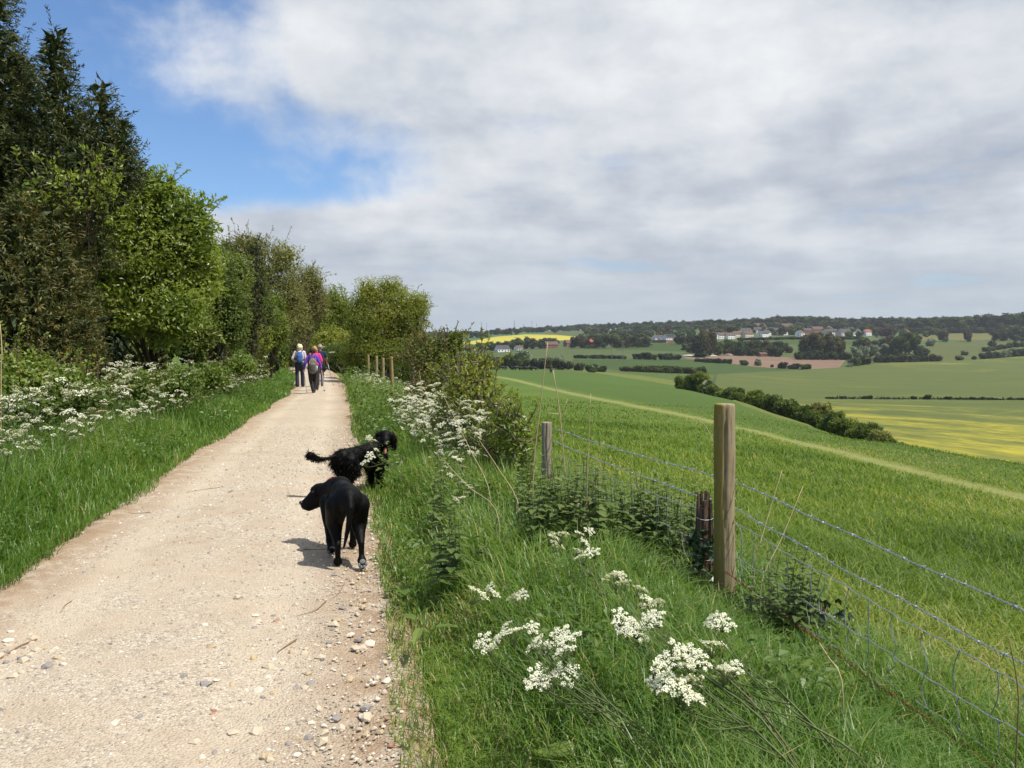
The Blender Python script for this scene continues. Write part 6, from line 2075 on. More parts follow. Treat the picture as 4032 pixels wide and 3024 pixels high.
# ------------------------------------------------------------------ the curly dog, facing the camera over its shoulder
cur_c = np.array([-1.61, 8.80])
cur = empty('spaniel', (*cur_c, 0.02), math.atan2(0.796, 0.605), 'curly coated black dog at the path edge, tongue out, plumed tail raised', 'dog')
b = Flesh()
b.bone([(-.27, 0, .365), (-.08, 0, .375), (.10, 0, .385), (.22, 0, .395)], [.10, .098, .112, .118], (1, .9, 1.05))
b.ball((.22, 0, .35), (.11, .095, .13))
b.bone([(.22, -.01, .44), (.29, -.02, .51)], [.095, .085])
HD = np.array([.31, -.03, .545])
fd = np.array([-.694, -.722, -.25])
sd_ = np.array([.722, -.694, 0])
b.ball(HD, (.082, .082, .080))
b.bone([HD + fd * .04, HD + fd * .10 + [0, 0, -.012], HD + fd * .145 + [0, 0, -.02]], [.062, .046, .036])
b.bone([HD + fd * .05 + [0, 0, -.04], HD + fd * .12 + [0, 0, -.06]], [.038, .024])
for sg in (-1, 1):
    b.bone([HD + sd_ * .07 * sg + [0, 0, .03], HD + sd_ * .095 * sg + [0, 0, -.04], HD + sd_ * .095 * sg + [0, 0, -.115]], [.03, .036, .03])
for l in (-.075, .075):
    b.bone([(-.24, l, .34), (-.19, l, .22), (-.25, l, .13), (-.225, l, .03)], [.095, .065, .036, .034])
    b.bone([(-.225, l, .026), (-.18, l, .022)], [.036, .028])
    b.bone([(.21, l, .33), (.19, l, .2), (.205, l, .03)], [.075, .045, .034])
    b.bone([(.205, l, .026), (.245, l, .022)], [.036, .03])
b.bone([(-.34, 0, .41), (-.43, .03, .385), (-.52, .07, .385), (-.60, .12, .43)], [.026, .017, .022, .036])
cbody = b.build('body', M['fur'], cur, 0.010, 3)
fur_strands(cbody, 9000, 0.030, 5, (-0.5, 0, -0.6), width=0.006, spread=0.8, lift=0.35)
fur_strands(cbody, 1500, 0.075, 6, (-0.1, 0, -0.9), lambda c: (c[:, 2] < .33) & (c[:, 2] > .2), 0.007, name='belly_feathers', spread=0.7)
fur_strands(cbody, 600, 0.04, 7, (-0.5, .1, -0.7), lambda c: c[:, 0] < -.50, 0.005, name='tail_plume', spread=0.8, lift=0.5)
fur_strands(cbody, 1300, 0.06, 8, (0, 0, -0.7), lambda c: np.abs((c - HD) @ sd_) > .06, 0.007, name='ear_feathers', spread=0.8) if True else None
Flesh().ball(HD + fd * .182 + [0, 0, -.008], (.017, .017, .014)).build('nose', M['nose'], cur, 0.004, 2)
for sg in (-1, 1):
    Acc().add(I2V * 0.009 + HD + fd * .078 + sd_ * .034 * sg + [0, 0, .028], I2F).build('eye', M['eye'], cur, smooth=True)
leaf_t = Acc()
tt = np.linspace(0, 1, 7)
for off in (0.0, 0.004):
    pass
c = HD + fd * .135 + np.array([0, 0, -.062]) + fd * (0.03 * np.sin(tt * 2))[:, None] + np.array([0, 0, -1.0]) * (.065 * tt)[:, None]
wv_ = .015 * np.sqrt(np.clip(1.05 - tt ** 4, 0, 1))
V = np.concatenate([c - sd_ * wv_[:, None], c + fd * .004, c + sd_ * wv_[:, None], c - fd * .005])
n = 7
F = []
for i in range(n - 1):
    F += [(i, i + 1, n + i + 1, n + i), (n + i, n + i + 1, 2 * n + i + 1, 2 * n + i), (2 * n + i, 2 * n + i + 1, 3 * n + i + 1, 3 * n + i), (3 * n + i, 3 * n + i + 1, i + 1, i)]
leaf_t.add(V, np.array(F)).build('tongue', M['tongue'], cur, smooth=True)

# ------------------------------------------------------------------ the walkers
CL = {}


def cloth(name, col, rough=0.85):
    if name not in CL:
        CL[name] = plain(name, col, rough, 0.2, 0.14, 18, 0.3, sheen=0.1, bscale=30)
    return CL[name]


SKIN = plain('skin', (0.50, 0.27, 0.18), 0.55, 0.35, 0.1, 12)


def hand(fl, w, d, s):
    """palm, four bent fingers and a thumb closed round a grip; w wrist, d down the hand"""
    w, d = np.asarray(w, float), nrm(d)
    side = nrm(np.cross(d, [0, 1.0, 0.2]))
    fw = nrm(np.cross(side, d))
    fl.bone([w, w + d * .05 * s, w + d * .085 * s], [.026 * s, .030 * s, .028 * s], (0.8, 1, 1))
    for k, ln in zip((-1.5, -.5, .5, 1.5), (.036, .043, .041, .032)):
        r0 = w + d * .08 * s + fw * k * .014 * s
        k1 = r0 + d * ln * s * .7 + side * .010 * s
        fl.bone([r0, k1, k1 + side * ln * .6 * s - d * .004 * s], [.0095 * s, .0085 * s, .0075 * s])
    t0 = w + d * .03 * s + fw * .024 * s
    fl.bone([t0, t0 + fw * .022 * s + d * .022 * s, t0 + fw * .022 * s + d * .044 * s + side * .012 * s], [.012 * s, .010 * s, .009 * s])


def walker(label, pos, H, rz, top_m, leg_m, boot_m, hair_m, arms, legs, hair, short=False, flare=0.06, wide=1.0, lean=0.03, turn=0.0, extra=None):
    """arms and legs: for each side the joints as (x right, y ahead, z up) on a 1.65 m body"""
    k = H / 1.65
    e = empty('person', (*pos, float(path_z(*pos)) + 0.004), rz, label, 'person')
    S = lambda p: np.array(p, float) * k + np.array([0, lean * max(0, p[2] - .9) * k, 0])
    # body: one surface with head, neck, trunk, arms, hands and legs
    b = Flesh()
    hc = S((0, .015, 1.53))
    b.ball(hc, np.array((.074, .09, .108)) * k)
    b.ball(hc + np.array([.0 + turn * .04, .085 - abs(turn) * .03, -.015]) * k, np.array((.014, .018, .016)) * k)      # nose
    b.ball(hc + np.array([0, .045, -.07]) * k, np.array((.045, .045, .04)) * k)           # jaw
    for sg in (-1, 1):
        b.ball(hc + np.array([sg * .076, -.005, 0]) * k, np.array((.012, .02, .03)) * k)  # ears
    b.bone([S((0, 0, 1.45)), S((0, 0, 1.36))], [.05 * k, .055 * k])
    b.bone([S((0, 0, 1.30)), S((0, 0, 1.0))], [.085 * k, .09 * k], (1.25, .85, 1))
    for sg, (sh, el, wr) in zip((-1, 1), arms):
        b.bone([S((sg * .15, 0, 1.33)), S(el), S(wr)], [.035 * k, .031 * k, .024 * k])
        hand(b, S(wr), S(wr) - S(el) + np.array([0, .0, -.05]), k)
    for sg, (kn, an) in zip((-1, 1), legs):
        b.bone([S((sg * .085, 0, .88)), S(kn), S(an)], [.07 * k, .045 * k, .035 * k])
    b.build('body', SKIN, e, 0.0125 * k, 1)
    # upper clothing
    t = Flesh()
    t.bone([S((0, 0, 1.30)), S((0, -.005, 1.18)), S((0, 0, 1.05)), S((0, 0, .93))], [.115 * k, .120 * k, .112 * k, .122 * k], (1.32 * wide, .92, 1))
    t.bone([S((-.15, 0, 1.335)), S((.15, 0, 1.335))], [.062 * k, .062 * k])
    t.bone([S((0, 0, 1.38)), S((0, 0, 1.34))], [.062 * k, .075 * k])
    for sg, (sh, el, wr) in zip((-1, 1), arms):
        A_, B_, C_ = S((sg * .165, 0, 1.325)), S(el), S(wr)
        if short:
            t.bone([A_, A_ + (B_ - A_) * .7], [.058 * k, .056 * k])
        else:
            t.bone([A_, B_, B_ + (C_ - B_) * .9], [.060 * k, .050 * k, .040 * k])
    t.build('top', top_m, e, 0.016 * k, 2)
    # trousers
    l = Flesh()
    l.ball(S((0, -.012, .91)), np.array((.168 * wide, .120, .105)) * k)
    for sg, (kn, an) in zip((-1, 1), legs):
        l.bone([S((sg * .085, -.01, .86)), S(kn), S(an)], [.100 * k, .068 * k, flare * k])
    l.build('trousers', leg_m, e, 0.016 * k, 2)
    for sg, (kn, an) in zip((-1, 1), legs):
        f = Flesh()
        a0 = S(an)
        tip = nrm(np.array([0, 1.0, 0]) if an[2] < .12 else np.array([0, .45, -.9]))
        f.bone([a0 + [0, -.02 * k, -.045 * k], a0 + tip * .14 * k + np.array([0, 0, -.045 * k])], [.042 * k, .036 * k], (1, 1, .9))
        f.bone([a0, a0 + [0, -.02 * k, -.045 * k]], [.043 * k, .042 * k])
        f.build('boot', boot_m, e, 0.010 * k, 2)
    h = Flesh()
    r = np.random.default_rng(int(pos[1] * 10))
    for _ in range(46):
        d = rdir(1, r)[0]
        if d[2] < hair[1] or (d[1] > .35 and d[2] < .55):
            continue
        h.ball(hc + d * np.array((.074, .088, .106)) * k * hair[0] + np.array([0, -.012, 0]) * k, r.uniform(.026, .036) * k * hair[2])
    h.ball(hc + np.array([0, -.025, .02]) * k, np.array((.082, .085, .098)) * k)
    if len(hair) > 3:
        for q_ in range(7):
            xx = (q_ - 3) * .024
            h.bone([hc + np.array([xx, -.06, -.03]) * k, hc + np.array([xx * 1.25, -.055, -.10 - r.uniform(0, .03)]) * k], [.034 * k, .022 * k])
    h.build('hair', hair_m, e, 0.008, 1)
    if extra:
        extra(e, S, k)
    return e, S


def place(e, p):
    """local point of a walker to the world"""
    c, s_ = math.cos(e.rotation_euler[2]), math.sin(e.rotation_euler[2])
    p = np.asarray(p, float)
    return np.array([p[0] * c - p[1] * s_ + e.location[0], p[0] * s_ + p[1] * c + e.location[1], p[2] + e.location[2]])


def pole(A_, tip, label, grip_m, shaft_m, basket=True):
    A_, tip = np.array(A_, float), np.array(tip, float)
    o = tip.copy()
    e = empty('trekking_pole', o, 0, label, 'trekking pole')
    a, b = A_ - o, tip - o
    d = nrm(a - b)
    Acc().add(*tube([b, b + (a - b) * .5, a], [.006, .009, .011], 8)).build('shaft', shaft_m, e, smooth=True)
    Acc().add(*tube([a - d * .02, a + d * .03, a + d * .10, a + d * .12], [.014, .018, .016, .019], 8)).build('grip', grip_m, e, smooth=True)
    t = np.linspace(0, 2 * np.pi, 14)
    Acc().add(*tube(a + np.stack([np.cos(t) * .035 + .02, np.sin(t) * .012, np.sin(t) * .05], -1), .005, 4, False)).build('strap', grip_m, e)
    if basket:
        Acc().add(*tube([b + d * .05, b + d * .056, b + d * .062], [.012, .030, .012], 10)).build('basket', grip_m, e)


RZ = R(14)
dark = cloth('charcoal_boots', (0.045, 0.042, 0.040))
G_, B_, C_ = cloth('black_grip', (0.03, 0.03, 0.03)), plain('aluminium_shaft', (0.32, 0.33, 0.34), 0.35, 0.5, 0.1, 20, metal=0.6), plain('white_shaft', (0.70, 0.71, 0.72), 0.4, 0.5, 0.1, 20)

# blonde walker
p1, S1 = walker('blonde walker in pale pink top and navy trousers carrying a blue pack', (-8.27, 31.9), 1.68, RZ, cloth('pale_pink_top', (0.62, 0.52, 0.58)), cloth('navy_trousers', (0.025, 0.030, 0.050)), cloth('grey_shoes', (0.20, 0.19, 0.19)), cloth('blonde_hair', (0.78, 0.66, 0.42)),
                [((0, 0, 0), (-.27, -.03, 1.10), (-.22, .17, 1.00)), ((0, 0, 0), (.23, .0, 1.08), (.18, .18, 1.0))],
                [((-.09, .02, .47), (-.08, -.04, .085)), ((.10, .06, .47), (.12, .10, .085))], (1.06, -.55, 1.15, 1), flare=.078, turn=.8)
# purple walker
p2, S2_ = walker('dark haired walker in purple fleece with a grey and yellow rucksack', (-6.67, 27.4), 1.50, RZ, cloth('purple_fleece', (0.13, 0.055, 0.42)), cloth('black_trousers', (0.018, 0.018, 0.020)), dark, cloth('dark_brown_hair', (0.035, 0.020, 0.016)),
                 [((0, 0, 0), (-.26, -.03, 1.10), (-.31, .02, .88)), ((0, 0, 0), (.26, -.02, 1.10), (.31, .02, .85))],
                 [((-.07, .06, .48), (.02, -.02, .085)), ((.09, .10, .48), (.06, .12, .085))], (1.05, -.45, 1.1), wide=1.05)
# pink walker, mostly behind the purple one
p3, S3 = walker('fair haired walker in bright pink jacket half hidden by the purple walker', (-7.03, 29.2), 1.56, RZ, cloth('bright_pink_jacket', (0.75, 0.04, 0.22)), cloth('dark_trousers', (0.035, 0.022, 0.024)), dark, cloth('ginger_fair_hair', (0.42, 0.24, 0.09)),
                [((0, 0, 0), (-.25, -.02, 1.10), (-.22, .16, .98)), ((0, 0, 0), (.25, -.03, 1.10), (.24, .14, .95))],
                [((-.09, .05, .47), (-.08, .10, .085)), ((.09, .0, .47), (.09, -.06, .09))], (1.05, -.6, 1.1, 1))


def tied(e, S, k):
    """a black jacket tied round the waist"""
    j = Flesh()
    j.bone([S((0, -.02, 1.06)), S((0, -.02, .92))], [.125 * k, .140 * k], (1.28, .95, 1))
    j.bone([S((-.10, -.07, .92)), S((-.11, -.09, .72))], [.085 * k, .075 * k], (1.2, .7, 1))
    j.bone([S((.08, -.07, .92)), S((.13, -.09, .74)), S((.22, -.08, .68))], [.085 * k, .08 * k, .045 * k], (1.2, .7, 1))
    j.bone([S((.20, -.05, .74)), S((.18, -.03, .60))], [.05 * k, .035 * k])
    j.build('tied_jacket', cloth('black_jacket', (0.014, 0.014, 0.015)), e, 0.013, 3)


p4, S4 = walker('grey haired walker in navy shirt with a black jacket tied round the waist', (-7.50, 32.0), 1.62, RZ, cloth('navy_shirt', (0.018, 0.026, 0.070)), cloth('grey_trousers', (0.10, 0.10, 0.12)), dark, cloth('grey_hair', (0.27, 0.25, 0.23)),
                [((0, 0, 0), (-.24, .02, 1.10), (-.18, .18, 1.02)), ((0, 0, 0), (.27, .0, 1.11), (.26, .14, .98))],
                [((-.08, .03, .47), (-.07, .06, .085)), ((.09, .02, .47), (.08, -.05, .085))], (1.06, -.3, 1.12), short=True, wide=1.08, extra=tied)


def pack(e, S, k, label, name, w, h, zc, m, trim_m, strap_m, pocket=True, bottle=False):
    """a rucksack on a walker's back: its own thing"""
    o = place(e, S((0, -.13, zc - h / 2)))
    g = empty('backpack', o, e.rotation_euler[2], label, 'backpack')
    f = Flesh()
    dz = h * k
    f.bone([(0, -.05, .06 * k), (0, -.045, dz * .55), (0, -.03, dz - .07 * k)], [w * .48 * k, w * .5 * k, w * .40 * k], (1, .62, 1))
    f.build('bag', m, g, .010, 3)
    if pocket:
        f = Flesh()
        f.bone([(0, -.12 * k, .09 * k), (0, -.12 * k, dz * .45)], [w * .34 * k, w * .33 * k], (1, .45, .8))
        f.build('front_pocket', trim_m[1], g, .009, 3)
        for z in (.50, .62):
            t = np.linspace(-1, 1, 11)
            Acc().add(*tube(np.stack([t * w * .42 * k, -.145 * k + .07 * t ** 2 * k, z * dz + 0 * t], -1), .008, 5)).build('zip', trim_m[0], g)
        t = np.linspace(0, np.pi, 15)
        Acc().add(*tube(np.stack([np.cos(t) * w * .40 * k, -.10 * k + 0 * t, dz * .68 + np.sin(t) * dz * .26], -1), .011, 5)).build('trim', trim_m[0], g)
        Acc().add(*tube([(-.05 * k, -.135 * k, .10 * k), (0, -.15 * k, .03 * k), (.05 * k, -.135 * k, .10 * k)], .009, 5)).build('buckle_cord', trim_m[0], g)
    if bottle:
        Acc().add(*tube([(w * .5 * k, -.04, .05 * k), (w * .5 * k, -.04, .19 * k), (w * .5 * k, -.04, .22 * k)], [.034 * k, .034 * k, .018 * k], 10)).build('bottle', plain('clear_bottle', (.55, .60, .72), .2, .5), g, smooth=True)
    for sg in (-1, 1):
        top = np.array([sg * .085 * k, .06, 1.40 * k - (zc - h / 2) * k])
        P = curve([(sg * .05 * k, -.02, dz * .92), (sg * .075 * k, .045 * k, dz * 1.04 + .02), (sg * .105 * k, .13 * k, dz * 1.08), (sg * .13 * k, .24 * k, dz * .75), (sg * .15 * k, .14 * k, dz * .2), (sg * w * .45 * k, .0, .06 * k)], 18)
        P = curve([(sg * .04 * k, -.05 * k, dz * .82), (sg * .085 * k, -.005, (1.36 - zc + h / 2) * k), (sg * .11 * k, .10 * k, (1.415 - zc + h / 2) * k), (sg * .12 * k, .26 * k, (1.28 - zc + h / 2) * k), (sg * .18 * k, .16 * k, dz * .25), (sg * w * .45 * k, -.02 * k, .07 * k)], 20)
        Acc().add(*tube(P, .017 * k, 6)).build('strap', strap_m, g, smooth=True)
    return g


pack(p1, S1, 1.02, 'small blue backpack with black straps on the blonde walker', 'b', .25, .34, 1.16, cloth('blue_bag', (0.055, 0.13, 0.36)), None, cloth('black_strap', (0.018, 0.018, 0.020)), pocket=False)
pack(p2, S2_, .91, 'grey rucksack with yellow trim on the purple walker', 'g', .30, .46, 1.02, cloth('grey_bag', (0.15, 0.14, 0.13)), (cloth('yellow_trim', (0.45, 0.34, 0.16)), cloth('dark_grey_pocket', (0.085, 0.08, 0.08))), cloth('dark_strap', (0.075, 0.07, 0.085)), bottle=True)
pole(place(p1, S1((-.24, .20, .98))), place(p1, (-.27, .02, .0)), 'dark trekking pole beside the blonde walker', G_, B_)
pole(place(p2, S2_((-.32, .05, .83))), place(p2, (-.18, -.30, .0)), 'dark trekking pole trailing behind the purple walker', G_, B_)
pole(place(p2, S2_((.33, .06, .80))), place(p2, (.40, .75, .0)), 'white trekking pole planted ahead of the purple walker', G_, C_)
pole(place(p4, S4((.29, .17, .95))), place(p4, (.52, .10, .0)), 'thin dark trekking pole of the grey haired walker', G_, B_)

# ------------------------------------------------------------------ cattle
M['cow'] = plain('black_cattle_hide', (0.014, 0.010, 0.009), 0.6, 0.3, 0.3, 3)


def cow_parts(graze):
    e = empty('cow', (0, 0, 0))
    b = Flesh()
    b.bone([(-.75, 0, 1.0), (-.3, 0, .98), (.3, 0, .97), (.65, 0, 1.0)], [.33, .38, .37, .31], (1, .85, 1))
    if graze:
        b.bone([(.75, 0, 1.02), (1.05, 0, .72), (1.2, 0, .42)], [.24, .18, .15])
        b.bone([(1.2, 0, .42), (1.28, 0, .14)], [.14, .09])
        hd, dn = np.array([1.2, 0, .45]), np.array([.1, 0, -.3])
    else:
        b.bone([(.75, 0, 1.1), (1.0, 0, 1.35)], [.25, .18])
        b.bone([(1.02, 0, 1.38), (1.38, 0, 1.22)], [.15, .09])
        hd, dn = np.array([1.02, 0, 1.42]), np.array([.3, 0, -.1])
    for sg in (-1, 1):
        b.bone([hd + [0, sg * .12, .05], hd + [0, sg * .27, .04]], [.05, .03])
        b.bone([(.6, sg * .2, .8), (.6, sg * .2, .45), (.62, sg * .2, .03)], [.17, .09, .065])
        b.bone([(-.75, sg * .2, .85), (-.68, sg * .2, .5), (-.78, sg * .2, .35), (-.74, sg * .2, .03)], [.2, .11, .08, .065])
    b.bone([(-1.05, 0, 1.15), (-1.12, 0, .8), (-1.1, 0, .45)], [.05, .035, .05])
    b.build('body', M['cow'], e, .06, 2)
    return tag(e, 'black cow standing with the herd in front of the hedgerow', 'cow', 'black cattle by the hedgerow')


COWS = [cow_parts(True), cow_parts(False)]
lcow = {0: 'black cow grazing with the herd in front of the hedgerow', 1: 'black cow standing head up with the herd by the hedgerow'}
cow_px = [(1051, 794.5, 2.9), (1056, 793, .4), (1060, 799, 1.2), (1064, 797, 2.4), (1069, 798, 1.7), (1085, 798.5, .2), (1089, 796, 3.0), (1105, 797, 1.4), (1110, 796, 1.8), (1113, 793.5, 0), (1118, 797, .3), (1125, 797.5, .9), (1134, 797, 1.5), (1137, 795.5, 2.6), (1142, 796.5, .5), (1147, 797, 2.0), (1153, 797, .1)]
for k, (xd, yb, rz) in enumerate(cow_px):
    P = at(xd, 330 - (yb - 796) * 9)
    if k < 2:
        COWS[k].location, COWS[k].rotation_euler = P, (0, 0, rz)
        COWS[k].scale = (1.15,) * 3
        COWS[k]['label'], COWS[k]['group'] = lcow[k], 'black cattle by the hedgerow' if k else 'grazing black cattle by the hedgerow'
    else:
        q_ = 0 if k % 3 else 1
        dup(COWS[q_], P, rz, 1.15, lcow[q_], 'black cattle by the hedgerow' if q_ else 'grazing black cattle by the hedgerow')
lone = dup(COWS[1], at(1190, 265), 1.57, 1.0, 'lone black calf standing apart from the herd')
del lone['group']

# ------------------------------------------------------------------ the village
WALLS = {'white': plain('white_render', (0.82, 0.81, 0.79), 0.85, 0.2, 0.06, 0.4), 'cream': plain('cream_render', (0.62, 0.56, 0.44), 0.85, 0.2, 0.08, 0.4), 'brick': plain('red_brick_wall', (0.26, 0.105, 0.065), 0.9, 0.15, 0.2, 1.5), 'pink': plain('pinkish_render', (0.60, 0.50, 0.46), 0.85, 0.2, 0.06, 0.4)}
ROOFS = {'slate': plain('slate_roof', (0.060, 0.058, 0.062), 0.8, 0.25, 0.25, 1.2), 'brown': plain('brown_tile_roof', (0.115, 0.075, 0.058), 0.85, 0.2, 0.25, 1.2), 'red': plain('red_tile_roof', (0.33, 0.085, 0.055), 0.85, 0.2, 0.2, 1.2), 'tan': plain('tan_tile_roof', (0.30, 0.22, 0.15), 0.85, 0.2, 0.2, 1.2)}
GLASS = plain('dark_window', (0.035, 0.040, 0.048), 0.12, 0.5)
FRAME = plain('white_frame', (0.72, 0.72, 0.72), 0.6, 0.3)
DOOR = plain('painted_door', (0.10, 0.09, 0.09), 0.6, 0.3)
PANEL = plain('solar_panel', (0.012, 0.014, 0.028), 0.2, 0.5)


def house(P, w_, d_, eaves, rise, rz, wall, roof, label, group=None, gable_front=False, lower=None, panels=False):
    """walls to the eaves with gable ends along x, a two-slope roof, chimney, windows and a door"""
    e = empty('house', P, rz, label, 'house', group)
    x, y = w_ / 2, d_ / 2
    V = [(-x, -y, -1.5), (x, -y, -1.5), (x, y, -1.5), (-x, y, -1.5), (-x, -y, eaves), (x, -y, eaves), (x, y, eaves), (-x, y, eaves), (-x, 0, eaves + rise), (x, 0, eaves + rise)]
    wl = Acc().add(V, [np.array([(0, 1, 5, 4), (2, 3, 7, 6)]), np.array([(1, 2, 6, 9, 5), (3, 0, 4, 8, 7)])]).build('wall', WALLS[wall], e)
    if lower:
        Acc().add(*box((0, 0, eaves * .2), (w_ + .06, d_ + .06, eaves * .5))).build('lower_wall', WALLS[lower], e)
    ov, th = .45, .16
    sl = rise / y
    rf = Acc()
    for sg in (-1, 1):
        a = [(-x - ov, sg * (y + ov), eaves - sl * ov), (x + ov, sg * (y + ov), eaves - sl * ov), (x + ov, 0, eaves + rise), (-x - ov, 0, eaves + rise)]
        V = np.array([(p[0], p[1], p[2] + .03) for p in a] + [(p[0], p[1], p[2] + th + .03) for p in a])
        rf.add(V, np.array([(3, 2, 1, 0), (4, 5, 6, 7), (0, 1, 5, 4), (1, 2, 6, 5), (2, 3, 7, 6), (3, 0, 4, 7)]))
    ro = rf.build('roof', ROOFS[roof], e)
    Acc().add(*box((x * .55, y * .25, eaves + rise + .3), (.7, .7, 1.8))).build('chimney', WALLS['brick'], ro)
    if panels:
        c = np.array([(-x * .8, -y * .85), (x * .8, -y * .85), (x * .8, -y * .2), (-x * .8, -y * .2)])
        V = np.array([(p[0], p[1], eaves + rise - sl * abs(p[1]) + th + .12) for p in c])
        V = np.vstack([V, V - [0, 0, .1]])
        Acc().add(V, np.array([(0, 1, 2, 3), (7, 6, 5, 4), (0, 4, 5, 1), (1, 5, 6, 2), (2, 6, 7, 3), (3, 7, 4, 0)])).build('solar_panel', PANEL, e)
    nx_ = max(2, int(w_ / 3.2))
    for fl in range(2 if eaves > 4 else 1):
        for q_ in range(nx_):
            px_ = -x + w_ * (q_ + .5) / nx_
            for sg in (-1, 1):
                if fl == 0 and q_ == nx_ // 2 and sg == -1:
                    dd = Acc().add(*box((px_, sg * (y + .03), 1.0), (1.0, .12, 2.1))).build('door', DOOR, e)
                    Acc().add(*box((px_ + .35, sg * (y + .12), 1.0), (.12, .08, .12))).build('handle', FRAME, dd)
                    continue
                wn = Acc().add(*box((px_, sg * (y + .03), 1.55 + fl * 2.6), (1.6, .10, 1.3))).build('window', FRAME, e)
                Acc().add(*box((px_, sg * (y + .07), 1.55 + fl * 2.6), (1.36, .10, 1.06))).build('pane', GLASS, wn)
        for sg in (-1, 1):
            wn = Acc().add(*box((sg * (x + .03), 0, 1.55 + fl * 2.6), (.10, 1.6, 1.3))).build('window', FRAME, e)
            Acc().add(*box((sg * (x + .07), 0, 1.55 + fl * 2.6), (.10, 1.36, 1.06))).build('pane', GLASS, wn)
    return e


HS = [  # bearing, foot row, width in grid cells, turn, wall, roof, eaves share, label
    (1418, 739.5, 15, .45, 'white', 'brown', 1, 'white terraced house nearest the hedge end of the short terrace', 'brick', False),
    (1430, 739.5, 15, .45, 'white', 'brown', 1, 'white terraced house in the middle of the short terrace', 'brick', False),
    (1445, 739.5, 24, .2, 'white', 'slate', 1, 'white end house with solar panels on the short terrace', 'brick', True),
    (1385, 742, 16, .6, 'white', 'brown', .7, 'low white cottage half hidden beside the short terrace', None, False),
    (1538, 733, 20, -.5, 'white', 'slate', 1, 'white house with dark stepped roofs behind the pines', None, False),
    (1558, 732, 20, .1, 'white', 'brown', .8, 'wide white house with a brown roof beside the pines', None, False),
    (1576, 732, 18, -.2, 'white', 'brown', .8, 'white house with a dormer next to the wide white house', None, False),
    (1592, 729, 22, .4, 'cream', 'brown', .8, 'cream gabled house with a steep brown roof', None, False),
    (1614, 729, 24, -.4, 'cream', 'brown', .8, 'second cream gabled house with a steep brown roof', None, False),
    (1648, 728, 20, -.5, 'white', 'slate', .8, 'white house set at an angle above the hedge', None, False),
    (1655, 725, 18, .7, 'white', 'slate', .8, 'white gabled house behind the angled white house', None, False),
    (1601, 722, 18, .3, 'white', 'slate', .9, 'house with white gable in the upper grey roofed row', None, False),
    (1613, 721, 18, .3, 'white', 'slate', .9, 'second house in the upper grey roofed row', None, False),
    (1625, 720, 18, .3, 'white', 'slate', .9, 'third house in the upper grey roofed row', None, False),
    (1637, 719, 18, .3, 'brick', 'slate', .9, 'brick house ending the upper grey roofed row', None, False),
    (1672, 722, 26, 0, 'brick', 'slate', .9, 'long slate roofed house above the hedge', None, False),
    (1690, 724, 20, .5, 'white', 'slate', .8, 'white gabled house under the slate roofs', None, False),
    (1706, 722, 24, -.2, 'white', 'slate', .9, 'pale house with a blue grey roof', None, False),
    (1728, 727, 18, .9, 'white', 'brown', .9, 'bright white gable beside the brownish tree clump', None, False),
    (1742, 722, 22, .1, 'brick', 'slate', .9, 'brick house behind the bright white gable', None, False),
    (1765, 719, 26, 0, 'brick', 'brown', .9, 'brown roofed house above the brownish clump', None, False),
    (1780, 716, 22, .1, 'cream', 'tan', .8, 'house with a pale tan roof on the upper slope', None, False),
    (1790, 717, 20, .9, 'brick', 'brown', .9, 'house with a white edged brown gable on the upper slope', None, False),
    (1785, 724, 16, .6, 'cream', 'brown', .9, 'cream gabled house at the end of the flat fronted row', None, False),
    (1797, 724, 22, 0, 'white', 'slate', .9, 'flat fronted white house in the lower village row', None, False),
    (1824, 726, 26, -.15, 'pink', 'slate', 1, 'pinkish white house in the lower village row', None, False),
    (1838, 720, 22, .8, 'cream', 'slate', .9, 'grey roofed gabled house behind the pinkish house', None, False),
    (1847, 725, 22, .25, 'white', 'slate', 1, 'pale green white house in the lower village row', None, False),
    (1873, 725, 15, .2, 'white', 'red', 1, 'small white house with a red roof standing alone', None, False),
    (1954, 704, 20, .7, 'white', 'red', .9, 'white gabled house with a bright red roof among the hill trees', None, False),
    (1528, 723, 20, .2, 'brick', 'brown', .8, 'brown roofed house among the trees above the pines', None, False),
    (1570, 716, 22, .1, 'brick', 'red', .8, 'red roofed house among the upper trees', None, False),
    (1700, 711, 26, 0, 'brick', 'brown', .8, 'long brown roofed house below the skyline', None, False),
    (1640, 710, 26, .1, 'brick', 'brown', .8, 'brown roofed house high under the dark pines', None, False),
    (1120, 757, 16, .9, 'white', 'brown', .5, 'steep white gabled chalet by the hedgerow', None, False),
    (1085, 760, 26, .2, 'white', 'slate', .6, 'low grey roofed bungalow behind the hedgerow', None, False),
    (1190, 752, 26, .1, 'brick', 'brown', .7, 'wide brown roofed bungalow under the yellow field', None, False),
    (1232, 748, 24, -.2, 'brick', 'brown', .7, 'brown roofed brick house under the yellow field', None, False),
    (1275, 748, 24, .4, 'brick', 'red', .9, 'red brick house at the end of the belt', None, False),
    (2135, 706, 22, .3, 'white', 'slate', .8, 'white building glimpsed under the hilltop wood', None, False)]
for xd, yb, wpx, rz, wl, rf, es, lab, low, pan in HS:
    P = hit(xd, yb)
    if P[1] > 1700:
        P = at(xd, 1250)
    w_ = wpx / F_ * P[1] * 1.08
    house(P, w_, min(9, w_ * .72), 6.2 * es, w_ * .18 + .8, .3 + abs(rz) * .65, wl, rf, lab, None, lower=low, panels=pan)

# builders' yard, shed and spoil
M['spoil'] = plain('spoil_earth', (0.24, 0.19, 0.15), 0.95, 0.1, 0.3, 0.5, 0.5)
M['rubble'] = plain('pale_rubble', (0.46, 0.43, 0.39), 0.95, 0.1, 0.3, 0.5, 0.5)


